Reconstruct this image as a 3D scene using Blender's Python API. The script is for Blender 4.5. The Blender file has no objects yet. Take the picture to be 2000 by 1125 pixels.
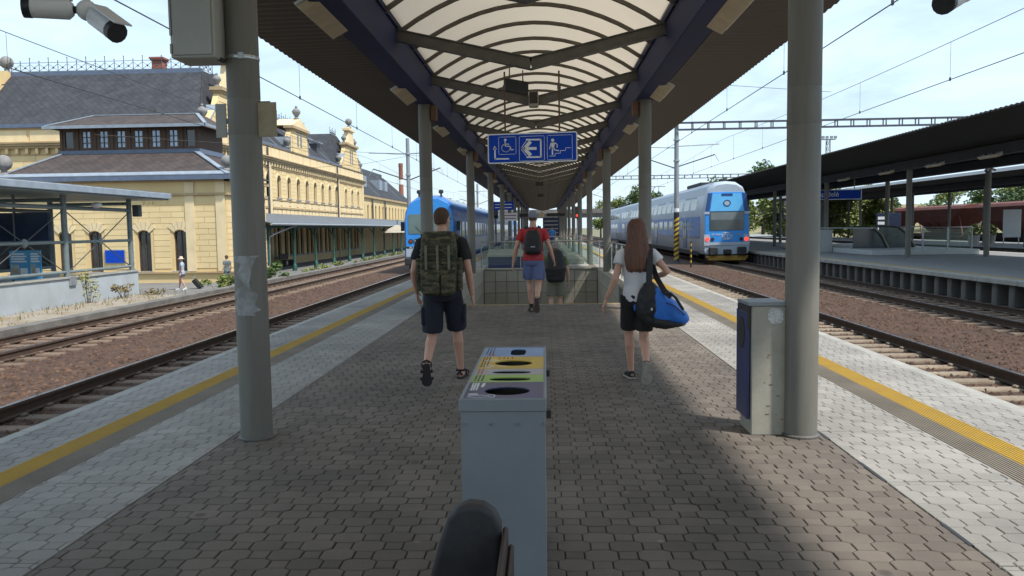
import bpy, bmesh, math, random
from mathutils import Vector as V, Matrix, noise
random.seed(11)
R = math.radians
sc = bpy.context.scene
COL = sc.collection

# ---------------------------------------------------------------- camera
cam_d = bpy.data.cameras.new('camera')
cam = bpy.data.objects.new('camera', cam_d)
COL.objects.link(cam)
cam_d.sensor_width = 36.0
cam_d.lens = 36.0 * 1560.0 / 2000.0
cam_d.clip_start = 0.05
cam_d.clip_end = 4000
_f = 1560.0; _r = 0.0148
_Y = V((63.0, 117.5, -_f)).normalized()
_z = V((-math.sin(_r), math.cos(_r), 0)); _z.z = -(_Y.x * _z.x + _Y.y * _z.y) / _Y.z
_Z = _z.normalized(); _X = _Y.cross(_Z)
cam.matrix_world = Matrix((_X, _Y, _Z)).to_4x4()
cam.location = (0, 0, 1.62)
sc.camera = cam

# ---------------------------------------------------------------- sky and sun
SUN = V((0.56, -0.36, 1.0)).normalized()          # direction towards the sun
elev = math.asin(SUN.z); azim = math.atan2(SUN.x, SUN.y)
w = bpy.data.worlds.new('World'); sc.world = w; w.use_nodes = True
nt = w.node_tree; nd = nt.nodes; lk = nt.links
bg = nd['Background']
sky = nd.new('ShaderNodeTexSky'); sky.sky_type = 'NISHITA'; sky.sun_disc = False
sky.sun_elevation = elev; sky.sun_rotation = azim; sky.air_density = 1.3; sky.dust_density = .6; sky.ozone_density = 2.2
tc = nd.new('ShaderNodeTexCoord')
mp = nd.new('ShaderNodeMapping'); mp.inputs['Scale'].default_value = (1.0, 1.0, 3.6)
lk.new(tc.outputs['Generated'], mp.inputs['Vector'])
nz = nd.new('ShaderNodeTexNoise'); nz.inputs['Scale'].default_value = 3.1; nz.inputs['Detail'].default_value = 8; nz.inputs['Roughness'].default_value = .62
nz.inputs['Distortion'].default_value = .5
lk.new(mp.outputs[0], nz.inputs['Vector'])
rp = nd.new('ShaderNodeValToRGB'); rp.color_ramp.elements[0].position = .36; rp.color_ramp.elements[1].position = .70
rp.color_ramp.elements[0].color = (.50, .50, .50, 1); rp.color_ramp.elements[1].color = (.97, .97, .97, 1)
lk.new(nz.outputs['Fac'], rp.inputs['Fac'])
mxs = nd.new('ShaderNodeMix'); mxs.data_type = 'RGBA'
lk.new(rp.outputs['Color'], mxs.inputs['Factor']); lk.new(sky.outputs[0], mxs.inputs['A'])
mxs.inputs['B'].default_value = (8.9, 11.3, 13.6, 1)
lk.new(mxs.outputs['Result'], bg.inputs['Color'])
bg.inputs['Strength'].default_value = 0.08
sl = bpy.data.lights.new('sun', 'SUN'); sl.energy = 4.1; sl.angle = R(3.0); sl.color = (1.0, .955, .88)
so = bpy.data.objects.new('sun', sl); COL.objects.link(so)
so.rotation_euler = SUN.to_track_quat('Z', 'Y').to_euler(); so.location = (20, -20, 40)
sc.view_settings.view_transform = 'Standard'; sc.view_settings.look = 'None'
sc.view_settings.gamma = 1; sc.view_settings.exposure = 0.44; sc.view_settings.use_curve_mapping = False
sc.cycles.max_bounces = 8; sc.cycles.transparent_max_bounces = 12

# ---------------------------------------------------------------- helpers
def wloc(o):
    p = V((0, 0, 0))
    while o is not None:
        p += o.location; o = o.parent
    return p

def thing(name, label, cat, loc=(0, 0, 0), group=None):
    o = bpy.data.objects.new(name, None); COL.objects.link(o)
    o.location = loc; o.empty_display_size = .1
    tag(o, label, cat, group); return o

def tag(o, label=None, cat=None, group=None, kind=None):
    if label: o['label'] = label
    if cat: o['category'] = cat
    if group: o['group'] = group
    if kind: o['kind'] = kind
    return o

def struct(name, loc=(0, 0, 0)):
    o = bpy.data.objects.new(name, None); COL.objects.link(o); o.location = loc
    o.empty_display_size = .1; o['kind'] = 'structure'; return o

def copy_tree(o, parent=None):
    c = o.copy(); COL.objects.link(c); c.parent = parent
    for ch in list(o.children): copy_tree(ch, c)
    return c

class FR:                                  # a wall's own frame: s along, t up, n out
    def __init__(s, O, S, N, T=(0, 0, 1)): s.O = V(O); s.S = V(S); s.N = V(N); s.T = V(T)
    def p(s, a, b, c=0.0): return s.O + s.S * a + s.T * b + s.N * c

class MB:
    def __init__(s): s.v = []; s.f = []; s.m = []
    def add(s, vs, fs, mi=0):
        b = len(s.v); s.v += [tuple(p) for p in vs]
        for f in fs: s.f.append(tuple(b + i for i in f)); s.m.append(mi)
        return s
    def box(s, x0, x1, y0, y1, z0, z1, mi=0):
        return s.hexa([(x0, y0, z0), (x1, y0, z0), (x1, y1, z0), (x0, y1, z0), (x0, y0, z1), (x1, y0, z1), (x1, y1, z1), (x0, y1, z1)], mi)
    def hexa(s, vs, mi=0):
        return s.add(vs, [(3, 2, 1, 0), (4, 5, 6, 7), (0, 1, 5, 4), (1, 2, 6, 5), (2, 3, 7, 6), (3, 0, 4, 7)], mi)
    def fbox(s, F, s0, s1, t0, t1, n0, n1, mi=0):
        return s.hexa([F.p(s0, t0, n1), F.p(s1, t0, n1), F.p(s1, t0, n0), F.p(s0, t0, n0), F.p(s0, t1, n1), F.p(s1, t1, n1), F.p(s1, t1, n0), F.p(s0, t1, n0)], mi)
    def fprism(s, F, poly, n0, n1, mi=0):     # poly of (s,t)
        n = len(poly)
        vs = [F.p(a, b, n1) for a, b in poly] + [F.p(a, b, n0) for a, b in poly]
        return s.add(vs, [tuple(range(n)), tuple(range(2 * n - 1, n - 1, -1))] + [(i, i + n, (i + 1) % n + n, (i + 1) % n) for i in range(n)], mi)
    def ring_loft(s, rings, caps=True, mi=0, closed=True):
        n = len(rings[0]); vs = [p for r in rings for p in r]; fs = []
        for k in range(len(rings) - 1):
            for i in range(n if closed else n - 1):
                j = (i + 1) % n
                fs.append((k * n + i, k * n + j, (k + 1) * n + j, (k + 1) * n + i))
        if caps:
            fs.append(tuple(range(n - 1, -1, -1))); b = (len(rings) - 1) * n
            fs.append(tuple(range(b, b + n)))
        return s.add(vs, fs, mi)
    def tube(s, pts, r, n=8, mi=0, caps=True):
        pts = [V(p) for p in pts]; rs = r if isinstance(r, (list, tuple)) else [r] * len(pts)
        rings = []; prev = None
        for i, p in enumerate(pts):
            a = pts[max(i - 1, 0)]; b = pts[min(i + 1, len(pts) - 1)]
            d = (b - a)
            d = d.normalized() if d.length > 1e-9 else V((0, 0, 1))
            if prev is None:
                u = d.cross(V((0, 0, 1)) if abs(d.z) < .95 else V((1, 0, 0))).normalized()
            else:
                u = (prev - d * prev.dot(d)); u = u.normalized() if u.length > 1e-6 else d.orthogonal().normalized()
            prev = u; v = d.cross(u)
            rings.append([p + (u * math.cos(2 * math.pi * k / n) + v * math.sin(2 * math.pi * k / n)) * rs[i] for k in range(n)])
        return s.ring_loft(rings, caps, mi)
    def ell(s, sts, n=16, mi=0):               # stations (centre, U vector, Vvector)
        return s.ring_loft([[V(c) + V(u) * math.cos(2 * math.pi * k / n) + V(v) * math.sin(2 * math.pi * k / n) for k in range(n)] for c, u, v in sts], True, mi)
    def lathe(s, c, prof, n=12, mi=0):         # prof (r,z)
        c = V(c)
        return s.ring_loft([[c + V((r * math.cos(2 * math.pi * k / n), r * math.sin(2 * math.pi * k / n), z)) for k in range(n)] for r, z in prof], True, mi)
    def ball(s, c, r, n=10, mi=0, sc_=(1, 1, 1)):
        c = V(c); pr = [(max(math.sin(math.pi * k / n), .02), -math.cos(math.pi * k / n)) for k in range(n + 1)]
        return s.ring_loft([[c + V((a * r * sc_[0] * math.cos(2 * math.pi * k / (n + 2)), a * r * sc_[1] * math.sin(2 * math.pi * k / (n + 2)), b * r * sc_[2])) for k in range(n + 2)] for a, b in pr], True, mi)
    def bar(s, a, b, wx, wz, mi=0, up=(0, 0, 1)):     # rectangular bar from a to b
        a = V(a); b = V(b); d = (b - a).normalized(); u = d.cross(V(up))
        if u.length < 1e-4: u = d.cross(V((1, 0, 0)))
        u = u.normalized(); t = u.cross(d).normalized(); u = u * wx / 2; t = t * wz / 2
        return s.hexa([a - u - t, a + u - t, b + u - t, b - u - t, a - u + t, a + u + t, b + u + t, b - u + t], mi)
    def mesh(s, name, off=V((0, 0, 0))):
        me = bpy.data.meshes.new(name)
        me.from_pydata([(p[0] - off.x, p[1] - off.y, p[2] - off.z) for p in s.v], [], s.f)
        return me
    def build(s, name, mat, parent=None, bevel=0, smooth=False, seg=1, keep_origin=False):
        off = V((0, 0, 0)) if keep_origin or parent is None else wloc(parent)
        me = s.mesh(name, off)
        ms = mat if isinstance(mat, (list, tuple)) else [mat]
        for m_ in ms: me.materials.append(m_)
        if len(ms) > 1: me.polygons.foreach_set('material_index', s.m)
        bm = bmesh.new(); bm.from_mesh(me)
        bmesh.ops.recalc_face_normals(bm, faces=bm.faces)
        if bevel:
            es = [e for e in bm.edges if len(e.link_faces) == 2 and e.calc_face_angle(0) > .5]
            bmesh.ops.bevel(bm, geom=es, offset=bevel, segments=seg, affect='EDGES', profile=.6, clamp_overlap=True)
        bm.to_mesh(me); bm.free()
        if smooth:
            me.polygons.foreach_set('use_smooth', [True] * len(me.polygons))
            try: me.set_sharp_from_angle(angle=R(42))
            except Exception: pass
        o = bpy.data.objects.new(name, me); COL.objects.link(o)
        if parent is not None: o.parent = parent
        return o

def obj_from(me, name, parent=None, loc=(0, 0, 0)):
    o = bpy.data.objects.new(name, me); COL.objects.link(o); o.parent = parent; o.location = loc; return o

def remesh(mb, voxel, smooth=3, wrinkle=0, wfreq=9.0, wstretch=(1, 1, .45), off=V((0, 0, 0)), seed=0.0):
    me = mb.mesh('tmp', off)
    bm = bmesh.new(); bm.from_mesh(me); bmesh.ops.recalc_face_normals(bm, faces=bm.faces); bm.to_mesh(me); bm.free()
    o = bpy.data.objects.new('tmp', me); COL.objects.link(o)
    m_ = o.modifiers.new('r', 'REMESH'); m_.mode = 'VOXEL'; m_.voxel_size = voxel
    if smooth:
        m2 = o.modifiers.new('s', 'SMOOTH'); m2.factor = .5; m2.iterations = smooth
    dg = bpy.context.evaluated_depsgraph_get()
    res = bpy.data.meshes.new_from_object(o.evaluated_get(dg))
    bpy.data.objects.remove(o); bpy.data.meshes.remove(me)
    if wrinkle:
        ns = [v.normal.copy() for v in res.vertices]
        for v, n_ in zip(res.vertices, ns):
            c = v.co
            q = V((c.x * wstretch[0], c.y * wstretch[1], c.z * wstretch[2])) * wfreq + V((seed, seed * 1.7, 0))
            d = noise.noise(q) + .5 * noise.noise(q * 2.3)
            v.co = c + n_ * (d * wrinkle)
    res.polygons.foreach_set('use_smooth', [True] * len(res.polygons))
    return res

# ---------------------------------------------------------------- materials
def mat(name, col, rough=.6, metal=0.0, var=.12, scale=5.0, bump=0.0, bscale=60.0, rnd=0.0, col2=None, fine=.0, spec=None, aniso=(1, 1, 1), isl=False, detail=6, thr=None, world=False, spots=0):
    m = bpy.data.materials.new(name); m.use_nodes = True
    t = m.node_tree; N = t.nodes; L = t.links; b = N['Principled BSDF']
    b.inputs['Roughness'].default_value = rough; b.inputs['Metallic'].default_value = metal
    if spec is not None: b.inputs['Specular IOR Level'].default_value = spec
    c = N.new('ShaderNodeTexCoord'); mp_ = N.new('ShaderNodeMapping'); mp_.inputs['Scale'].default_value = aniso
    L.new((N.new('ShaderNodeNewGeometry').outputs['Position'] if world else c.outputs['Object']), mp_.inputs['Vector'])
    n1 = N.new('ShaderNodeTexNoise'); n1.inputs['Scale'].default_value = scale; n1.inputs['Detail'].default_value = detail; n1.inputs['Roughness'].default_value = .6
    L.new(mp_.outputs[0], n1.inputs['Vector'])
    mr = N.new('ShaderNodeMapRange'); lo, hi = thr or (.3, .7)
    mr.inputs['From Min'].default_value = lo; mr.inputs['From Max'].default_value = hi
    L.new(n1.outputs['Fac'], mr.inputs['Value'])
    mx = N.new('ShaderNodeMix'); mx.data_type = 'RGBA'
    if col2 is None:
        A = [max(0, x * (1 - var)) for x in col]; B = [min(1, x * (1 + var)) for x in col]
    else: A, B = col, col2
    mx.inputs['A'].default_value = (*A, 1); mx.inputs['B'].default_value = (*B, 1)
    L.new(mr.outputs[0], mx.inputs['Factor']); out = mx.outputs['Result']
    def mul(out, val, lo, hi):
        r_ = N.new('ShaderNodeMapRange'); r_.inputs['To Min'].default_value = lo; r_.inputs['To Max'].default_value = hi
        L.new(val, r_.inputs['Value'])
        hs = N.new('ShaderNodeHueSaturation'); L.new(r_.outputs[0], hs.inputs['Value']); L.new(out, hs.inputs['Color']); return hs.outputs[0]
    if fine:
        n2 = N.new('ShaderNodeTexNoise'); n2.inputs['Scale'].default_value = bscale * 1.5; n2.inputs['Detail'].default_value = 3
        L.new(mp_.outputs[0], n2.inputs['Vector']); out = mul(out, n2.outputs['Fac'], 1 - fine, 1 + fine)
    if rnd:
        oi = N.new('ShaderNodeObjectInfo')
        if isl:
            g = N.new('ShaderNodeNewGeometry')
            ad = N.new('ShaderNodeMath'); ad.operation = 'ADD'; L.new(oi.outputs['Random'], ad.inputs[0]); L.new(g.outputs['Random Per Island'], ad.inputs[1])
            fr = N.new('ShaderNodeMath'); fr.operation = 'FRACT'; L.new(ad.outputs[0], fr.inputs[0]); val = fr.outputs[0]
        else: val = oi.outputs['Random']
        out = mul(out, val, 1 - rnd, 1 + rnd)
    if spots:
        for sc2, rad, val in ((2.3, .055, 1.55), (1.7, .07, .55), (6.0, .045, .6)):
            vo = N.new('ShaderNodeTexVoronoi'); vo.inputs['Scale'].default_value = sc2; L.new(mp_.outputs[0], vo.inputs['Vector'])
            r2 = N.new('ShaderNodeMapRange'); r2.inputs['From Min'].default_value = rad * .5; r2.inputs['From Max'].default_value = rad; r2.inputs['To Min'].default_value = 1 + (val - 1) * spots; r2.inputs['To Max'].default_value = 1; L.new(vo.outputs['Distance'], r2.inputs['Value'])
            hs = N.new('ShaderNodeHueSaturation'); L.new(r2.outputs[0], hs.inputs['Value']); L.new(out, hs.inputs['Color']); out = hs.outputs[0]
        nb_ = N.new('ShaderNodeTexNoise'); nb_.inputs['Scale'].default_value = .42; nb_.inputs['Detail'].default_value = 4; L.new(mp_.outputs[0], nb_.inputs['Vector'])
        r3 = N.new('ShaderNodeMapRange'); r3.inputs['From Min'].default_value = .3; r3.inputs['From Max'].default_value = .7; L.new(nb_.outputs['Fac'], r3.inputs['Value']); out = mul(out, r3.outputs[0], .78, 1.2)
    L.new(out, b.inputs['Base Color'])
    if bump:
        n3 = N.new('ShaderNodeTexNoise'); n3.inputs['Scale'].default_value = bscale; n3.inputs['Detail'].default_value = 5
        L.new(mp_.outputs[0], n3.inputs['Vector'])
        bp = N.new('ShaderNodeBump'); bp.inputs['Strength'].default_value = bump; bp.inputs['Distance'].default_value = .02
        L.new(n3.outputs['Fac'], bp.inputs['Height']); L.new(bp.outputs[0], b.inputs['Normal'])
    rr = N.new('ShaderNodeMapRange'); rr.inputs['To Min'].default_value = max(0.02, rough - .1); rr.inputs['To Max'].default_value = min(1, rough + .1)
    L.new(n1.outputs['Fac'], rr.inputs['Value']); L.new(rr.outputs[0], b.inputs['Roughness'])
    return m

def glass(name, tint=(.75, .85, .85), rough=.03, alpha=.25):
    m = bpy.data.materials.new(name); m.use_nodes = True
    t = m.node_tree; N = t.nodes; L = t.links; N.remove(N['Principled BSDF'])
    tr = N.new('ShaderNodeBsdfTransparent'); tr.inputs[0].default_value = (*tint, 1)
    gl = N.new('ShaderNodeBsdfGlossy'); gl.inputs['Roughness'].default_value = rough
    df = N.new('ShaderNodeBsdfDiffuse'); df.inputs[0].default_value = (*[x * .6 for x in tint], 1)
    lw = N.new('ShaderNodeLayerWeight'); lw.inputs[0].default_value = .25
    m1 = N.new('ShaderNodeMixShader'); m1.inputs[0].default_value = alpha
    L.new(tr.outputs[0], m1.inputs[1]); L.new(df.outputs[0], m1.inputs[2])
    m2 = N.new('ShaderNodeMixShader'); L.new(lw.outputs['Fresnel'], m2.inputs[0]); L.new(m1.outputs[0], m2.inputs[1]); L.new(gl.outputs[0], m2.inputs[2])
    L.new(m2.outputs[0], N['Material Output'].inputs[0]); return m

def translucent(name, col, mixf=.5):
    m = bpy.data.materials.new(name); m.use_nodes = True
    t = m.node_tree; N = t.nodes; L = t.links; N.remove(N['Principled BSDF'])
    tl = N.new('ShaderNodeBsdfTranslucent'); df = N.new('ShaderNodeBsdfDiffuse')
    c = N.new('ShaderNodeTexCoord'); n1 = N.new('ShaderNodeTexNoise'); n1.inputs['Scale'].default_value = 1.3; n1.inputs['Detail'].default_value = 6
    L.new(c.outputs['Object'], n1.inputs['Vector'])
    mx = N.new('ShaderNodeMix'); mx.data_type = 'RGBA'; mx.inputs['A'].default_value = (*[x * .86 for x in col], 1); mx.inputs['B'].default_value = (*col, 1)
    L.new(n1.outputs['Fac'], mx.inputs['Factor']); L.new(mx.outputs['Result'], tl.inputs[0]); L.new(mx.outputs['Result'], df.inputs[0])
    m1 = N.new('ShaderNodeMixShader'); m1.inputs[0].default_value = mixf
    L.new(tl.outputs[0], m1.inputs[1]); L.new(df.outputs[0], m1.inputs[2]); L.new(m1.outputs[0], N['Material Output'].inputs[0]); return m

M = {}
M['paver'] = mat('dark paver', (.140, .118, .099), .85, var=.22, scale=1.6, world=True, spots=1, rnd=.15, isl=True, bump=.35, bscale=140, fine=.12)
M['paver_light'] = mat('light paver', (.27, .257, .238), .85, var=.16, scale=1.3, world=True, spots=.7, rnd=.08, isl=True, bump=.3, bscale=140, fine=.08)
M['joint'] = mat('joint sand', (.06, .053, .045), .95, var=.3, scale=20)
M['joint_light'] = mat('pale joint sand', (.20, .19, .18), .95, var=.3, scale=20)
M['tactile'] = mat('tactile slab', (.235, .205, .168), .85, var=.2, scale=1.6, bump=.3, bscale=90)
M['yellow_line'] = mat('yellow line paint', (.46, .285, .025), .8, col2=(.38, .245, .05), scale=4, bump=.2, bscale=80, fine=.1)
M['concrete'] = mat('concrete', (.33, .32, .295), .85, var=.2, scale=2.2, bump=.25, bscale=40)
M['concrete_dark'] = mat('dark concrete', (.14, .13, .12), .9, var=.3, scale=2, bump=.3, bscale=30)
M['ballast'] = mat('rusty ballast', (.045, .023, .014), .95, col2=(.085, .045, .028), scale=1.2, bump=1.0, bscale=26, fine=.35)
M['stone'] = mat('ballast stone', (.055, .029, .018), .95, col2=(.115, .065, .041), scale=3, rnd=.5, isl=True)
M['gravel'] = mat('pale gravel', (.36, .33, .29), .95, col2=(.22, .17, .11), scale=.7, bump=.8, bscale=30, fine=.3)
M['asphalt'] = mat('asphalt', (.16, .155, .15), .9, var=.15, scale=1.5, bump=.3, bscale=60)
M['earth'] = mat('earth', (.20, .17, .11), .95, col2=(.10, .115, .045), scale=.06, bump=.4, bscale=3)
M['rail_side'] = mat('rusty rail', (.065, .040, .028), .8, var=.3, scale=8, bump=.2)
M['rail_top'] = mat('polished rail', (.42, .42, .44), .28, metal=1, var=.1, scale=6)
M['sleeper'] = mat('concrete sleeper', (.30, .26, .20), .9, col2=(.20, .145, .10), scale=3, bump=.5, bscale=50, rnd=.15)
M['sleeper_wood'] = mat('old brown sleeper', (.13, .09, .065), .95, col2=(.20, .14, .10), scale=3, bump=.6, bscale=40, rnd=.2)
M['column'] = mat('grey column paint', (.185, .18, .16), .5, col2=(.135, .128, .108), scale=2.2, aniso=(3, 3, .35), spec=.3, fine=.06, bump=.05, bscale=25)
M['column_patch'] = mat('pale repaint', (.20, .20, .19), .6, col2=(.33, .345, .35), scale=9, thr=(.38, .62))
M['beam'] = mat('navy beam paint', (.028, .036, .095), .65, spec=.15, var=.3, scale=1.4, bump=.05, bscale=20)
M['beam_grey'] = mat('dark grey beam', (.05, .053, .06), .65, var=.2, scale=1.5, spec=.2)
M['soffit'] = mat('brown grey soffit sheet', (.105, .094, .082), .6, spec=.25, var=.12, scale=.8)
M['roof_top'] = mat('roof sheet', (.25, .24, .23), .6, var=.15, scale=.5)
M['tie'] = mat('dark steel tie', (.10, .095, .088), .5, var=.25, scale=5)
M['rib'] = mat('brown steel rib', (.095, .082, .066), .6, var=.3, scale=5)
M['rust'] = mat('rusty rod', (.12, .065, .04), .8, var=.3, scale=12)
M['vault'] = translucent('translucent vault sheet', (.44, .375, .29), .4)
M['lamp_box'] = mat('warm lit lamp cover', (.52, .43, .29), .5, var=.15, scale=6)  # warm light on the boxes is put into this pale cover colour
M['white_metal'] = mat('white metal', (.62, .63, .63), .45, var=.08, scale=4)
M['grey_metal'] = mat('grey sheet steel', (.20, .225, .25), .5, var=.1, scale=2.0, fine=.06, bscale=90)
M['galv'] = mat('galvanised steel', (.38, .40, .41), .42, metal=.6, var=.15, scale=8)
M['cabinet'] = mat('cabinet paint', (.34, .345, .32), .5, var=.08, scale=3)
M['trash'] = mat('worn beige steel', (.345, .335, .285), .6, col2=(.27, .255, .21), scale=5, fine=.1, bscale=30)
M['navy'] = mat('navy paint', (.025, .035, .115), .45, var=.2, scale=4)
M['black'] = mat('black plastic', (.018, .018, .02), .5, var=.25, scale=5)
M['bench_black'] = mat('weathered black steel', (.024, .024, .027), .55, var=.5, scale=9, bump=.06, bscale=60)
M['wood'] = mat('dark bench wood', (.045, .028, .022), .7, var=.3, scale=3, aniso=(6, 1, 6))
M['sign_blue'] = mat('sign blue', (.006, .055, .42), .5, var=.06, spec=.15, scale=3)
M['sign_white'] = mat('sign white', (.72, .74, .76), .4, var=.05)
M['tile'] = mat('wall tile', (.40, .37, .31), .45, var=.12, scale=2, rnd=.07)
M['cap'] = mat('parapet slab', (.34, .31, .26), .7, var=.18, scale=3)
M['glass'] = glass('railing glass', (.84, .92, .90), .04, .10)
M['glass_dark'] = mat('dark window glass', (.012, .014, .017), .08, var=.2, scale=3, spec=.8)
M['steel'] = mat('stainless steel', (.45, .46, .46), .3, metal=.9, var=.1, scale=6)
# ================================================================ ground
PX0, PX1 = -4.42, 4.18                       # platform edges
DX0, DX1 = -2.50, 2.12                       # dark paving
SX0, SX1, SY0, SY1 = -2.12, 1.82, 17.0, 27.8  # stairwell opening
g = MB()
for x0, x1, y0, y1 in ((-1500, -3, -400, 2500), (3, 1500, -400, 2500), (-3, 3, -400, 16.9), (-3, 3, 28.2, 2500)):
    g.add([(x0, y0, -1.25), (x1, y0, -1.25), (x1, y1, -1.25), (x0, y1, -1.25)], [(0, 1, 2, 3)])
tag(g.build('ground', M['earth']), kind='structure')
def bed(name, x0, x1, z, m, y0=-10, y1=320):
    b = MB(); b.box(x0, x1, y0, y1, -1.24, z); return tag(b.build(name, m), kind='structure')
bed('ballast_bed', -12.62, PX0 + .25, -.76, M['ballast']); bed('ballast_bed', PX1 - .25, 12.6, -.76, M['ballast'])
bed('gravel_strip', -16.3, -12.95, -.8, M['gravel'], -10, 31)
bed('forecourt', -60, -16.3, -1.0, M['asphalt'], -10, 200)
bed('forecourt', -16.3, -12.95, -1.004, M['asphalt'], 31, 200)
k = MB(); k.box(-12.95, -12.62, 10, 150, -1.2, -.56); tag(k.build('kerb', M['concrete_dark'], bevel=.02), kind='structure')
bed('ballast_bed', 24.6, 52, -.77, M['ballast'])

# ================================================================ our platform
plat = struct('platform')
b = MB()
for x0, x1, y0, y1 in ((PX0 + .12, SX0 - .3, -8, 170), (SX1 + .3, PX1 - .12, -8, 170), (SX0 - .3, SX1 + .3, -8, SY0), (SX0 - .3, SX1 + .3, SY1 + .25, 170)):
    b.box(x0, x1, y0, y1, -1.2, -.016)
b.build('slab', M['joint'], plat)
b = MB()
for x0, x1 in ((PX0, PX0 + .14), (PX1 - .14, PX1)):
    y = -8.0
    while y < 170: b.box(x0, x1, y, y + 1.19, -.16, -.012); y += 1.2
tag(b.build('edge_stones', M['concrete'], plat, bevel=.01), kind='stuff')
b = MB()
b.box(DX0, DX1, SY1 + 12.2, 170, -.031, -.003); b.build('paved_surface', M['paver'], plat)
b = MB()
for x0, x1 in ((PX0 + .15, -3.745), (-3.325, DX0 - .01), (DX1 + .01, 2.935), (3.375, PX1 - .15)): b.box(x0, x1, SY1 + 12.2, 170, -.031, -.004)
b.build('pale_surface', M['paver_light'], plat)
b = MB()
for x0, x1 in ((PX0 + .15, DX0 - .01), (DX1 + .01, PX1 - .15)): b.box(x0, x1, 2, SY1 + 12.1, -.0159, -.0125)
b.build('pale_bedding', M['joint_light'], plat)
# ribbed grey tactile strips and painted lines
for (t0, t1, y0, y1, nm) in ((-3.54, -3.325, -8, 170, 'L'), (2.935, 3.16, -8, 170, 'R')):
    b = MB(); b.box(t0, t1, y0, y1, -.031, -.005)
    n = 9
    for i in range(n):
        c = t0 + (i + .5) * (t1 - t0) / n; b.box(c - .006, c + .006, y0, 60, -.006, .0005)
    b.build('tactile_strip', M['tactile'], plat)
for x0, x1 in ((-3.745, -3.54), (3.16, 3.375)):
    b = MB(); b.box(x0, x1, -8, 170, -.031, -.0005)
    for i in range(8):
        c = x0 + (i + .5) * (x1 - x0) / 8; b.box(c - .006, c + .006, -8, 30, -.002, .0035)
    b.build('yellow_line', M['yellow_line'], plat)

def clip(poly, x0, x1, y0, y1):
    for ax, lim, sg in ((0, x0, 1), (0, x1, -1), (1, y0, 1), (1, y1, -1)):
        out = []
        for i in range(len(poly)):
            p, q = poly[i], poly[(i + 1) % len(poly)]
            a = (p[ax] - lim) * sg; c = (q[ax] - lim) * sg
            if a >= 0: out.append(p)
            if a * c < 0:
                t = a / (a - c); out.append((p[0] + (q[0] - p[0]) * t, p[1] + (q[1] - p[1]) * t))
        poly = out
        if len(poly) < 3: return None
    return poly
WO, WS, HO, HS = .168, .096, .137, .09; GAP = .0028
PP = WO + WS; HH = (HO + HS) / 2
def octp(cx, cy, g_=GAP):
    a, b_, c, d = WO / 2 - g_, WS / 2 - g_ * .4, HO / 2 - g_, HS / 2 - g_ * .4
    return [(cx + a, cy - d), (cx + a, cy + d), (cx + b_, cy + c), (cx - b_, cy + c), (cx - a, cy + d), (cx - a, cy - d), (cx - b_, cy - c), (cx + b_, cy - c)]
def sqp(cx, cy, g_=GAP):
    a, c = WS / 2 - g_, HS / 2 - g_
    return [(cx + a, cy - c), (cx + a, cy + c), (cx - a, cy + c), (cx - a, cy - c)]
def paver_geo(mb, poly, z, tilt=(0, 0), deep=True):
    n = len(poly); cx = sum(p[0] for p in poly) / n; cy = sum(p[1] for p in poly) / n
    def inset(p, d):
        v = V((p[0] - cx, p[1] - cy)); L_ = v.length; v = v * max(0, (L_ - d) / L_) if L_ > 1e-6 else v
        return cx + v.x, cy + v.y
    def zz(p): return z + (p[0] - cx) * tilt[0] + (p[1] - cy) * tilt[1]
    top = [(*inset(p, .0045), zz(p)) for p in poly]; mid = [(p[0], p[1], zz(p) - .004) for p in poly]; bot = [(p[0], p[1], -.02) for p in poly]
    fs = [tuple(range(n))] + [(i + n, (i + 1) % n + n, (i + 1) % n, i) for i in range(n)]
    fs += [(i + 2 * n, (i + 1) % n + 2 * n, (i + 1) % n + n, i + n) for i in range(n)]
    mb.add(top + mid + bot, fs)
def pattern(x0, x1, y0, y1, ph=0.0):
    r0 = int(math.floor(y0 / HH)) - 1; r1 = int(math.ceil(y1 / HH)) + 1
    for r_ in range(r0, r1):
        cy = r_ * HH; o = (r_ % 2) * PP / 2 + ph
        c0 = int(math.floor((x0 - o) / PP)) - 1; c1 = int(math.ceil((x1 - o) / PP)) + 1
        for c in range(c0, c1):
            yield 0, c * PP + o, cy
            yield 1, c * PP + o + PP / 2, cy
field = MB(); cand = []
for kind, cx, cy in pattern(DX0, DX1, 2.7, SY1 + 12.2):
    inhole = SX0 - .3 < cx < SX1 + .3 and SY0 - .15 < cy < SY1 + .3
    if inhole: continue
    poly = (octp if kind == 0 else sqp)(cx, cy)
    cp = clip(poly, DX0 + .004, DX1 - .004, 2.7, SY1 + 12.2)
    if not cp: continue
    if SY0 - .3 < cy < SY1 + .4:
        cp2 = None
        if cy < SY0: cp2 = clip(cp, -9, 9, 0, SY0 - .10)
        elif cy > SY1: cp2 = clip(cp, -9, 9, SY1 + .26, 99)
        elif cx < 0: cp2 = clip(cp, -9, SX0 - .31, 0, 99)
        else: cp2 = clip(cp, SX1 + .31, 9, 0, 99)
        if not cp2: continue
        cp = cp2
    whole = len(cp) == len(poly) and cp == poly
    tl = (random.gauss(0, .006), random.gauss(0, .006)); z = random.gauss(0, .0012)
    if whole and 3.75 < cy < 6.3 and -1.9 - (cy - 3.75) * .3 < cx < 1.9 + (cy - 3.75) * .1: cand.append((cy, kind, cx, tl, z, cp))
    else: paver_geo(field, cp, z, tl)
cand.sort(key=lambda c: c[0] - (0.08 if c[1] == 0 else 0))
po = MB(); paver_geo(po, octp(0, 0), 0); pom = po.build('paver', M['paver']); pom.name = 'tmp_a'
ps = MB(); paver_geo(ps, sqp(0, 0), 0); psm = ps.build('paver', M['paver']); psm.name = 'tmp_b'
ome, sme = pom.data, psm.data
bpy.data.objects.remove(pom); bpy.data.objects.remove(psm)
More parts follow.
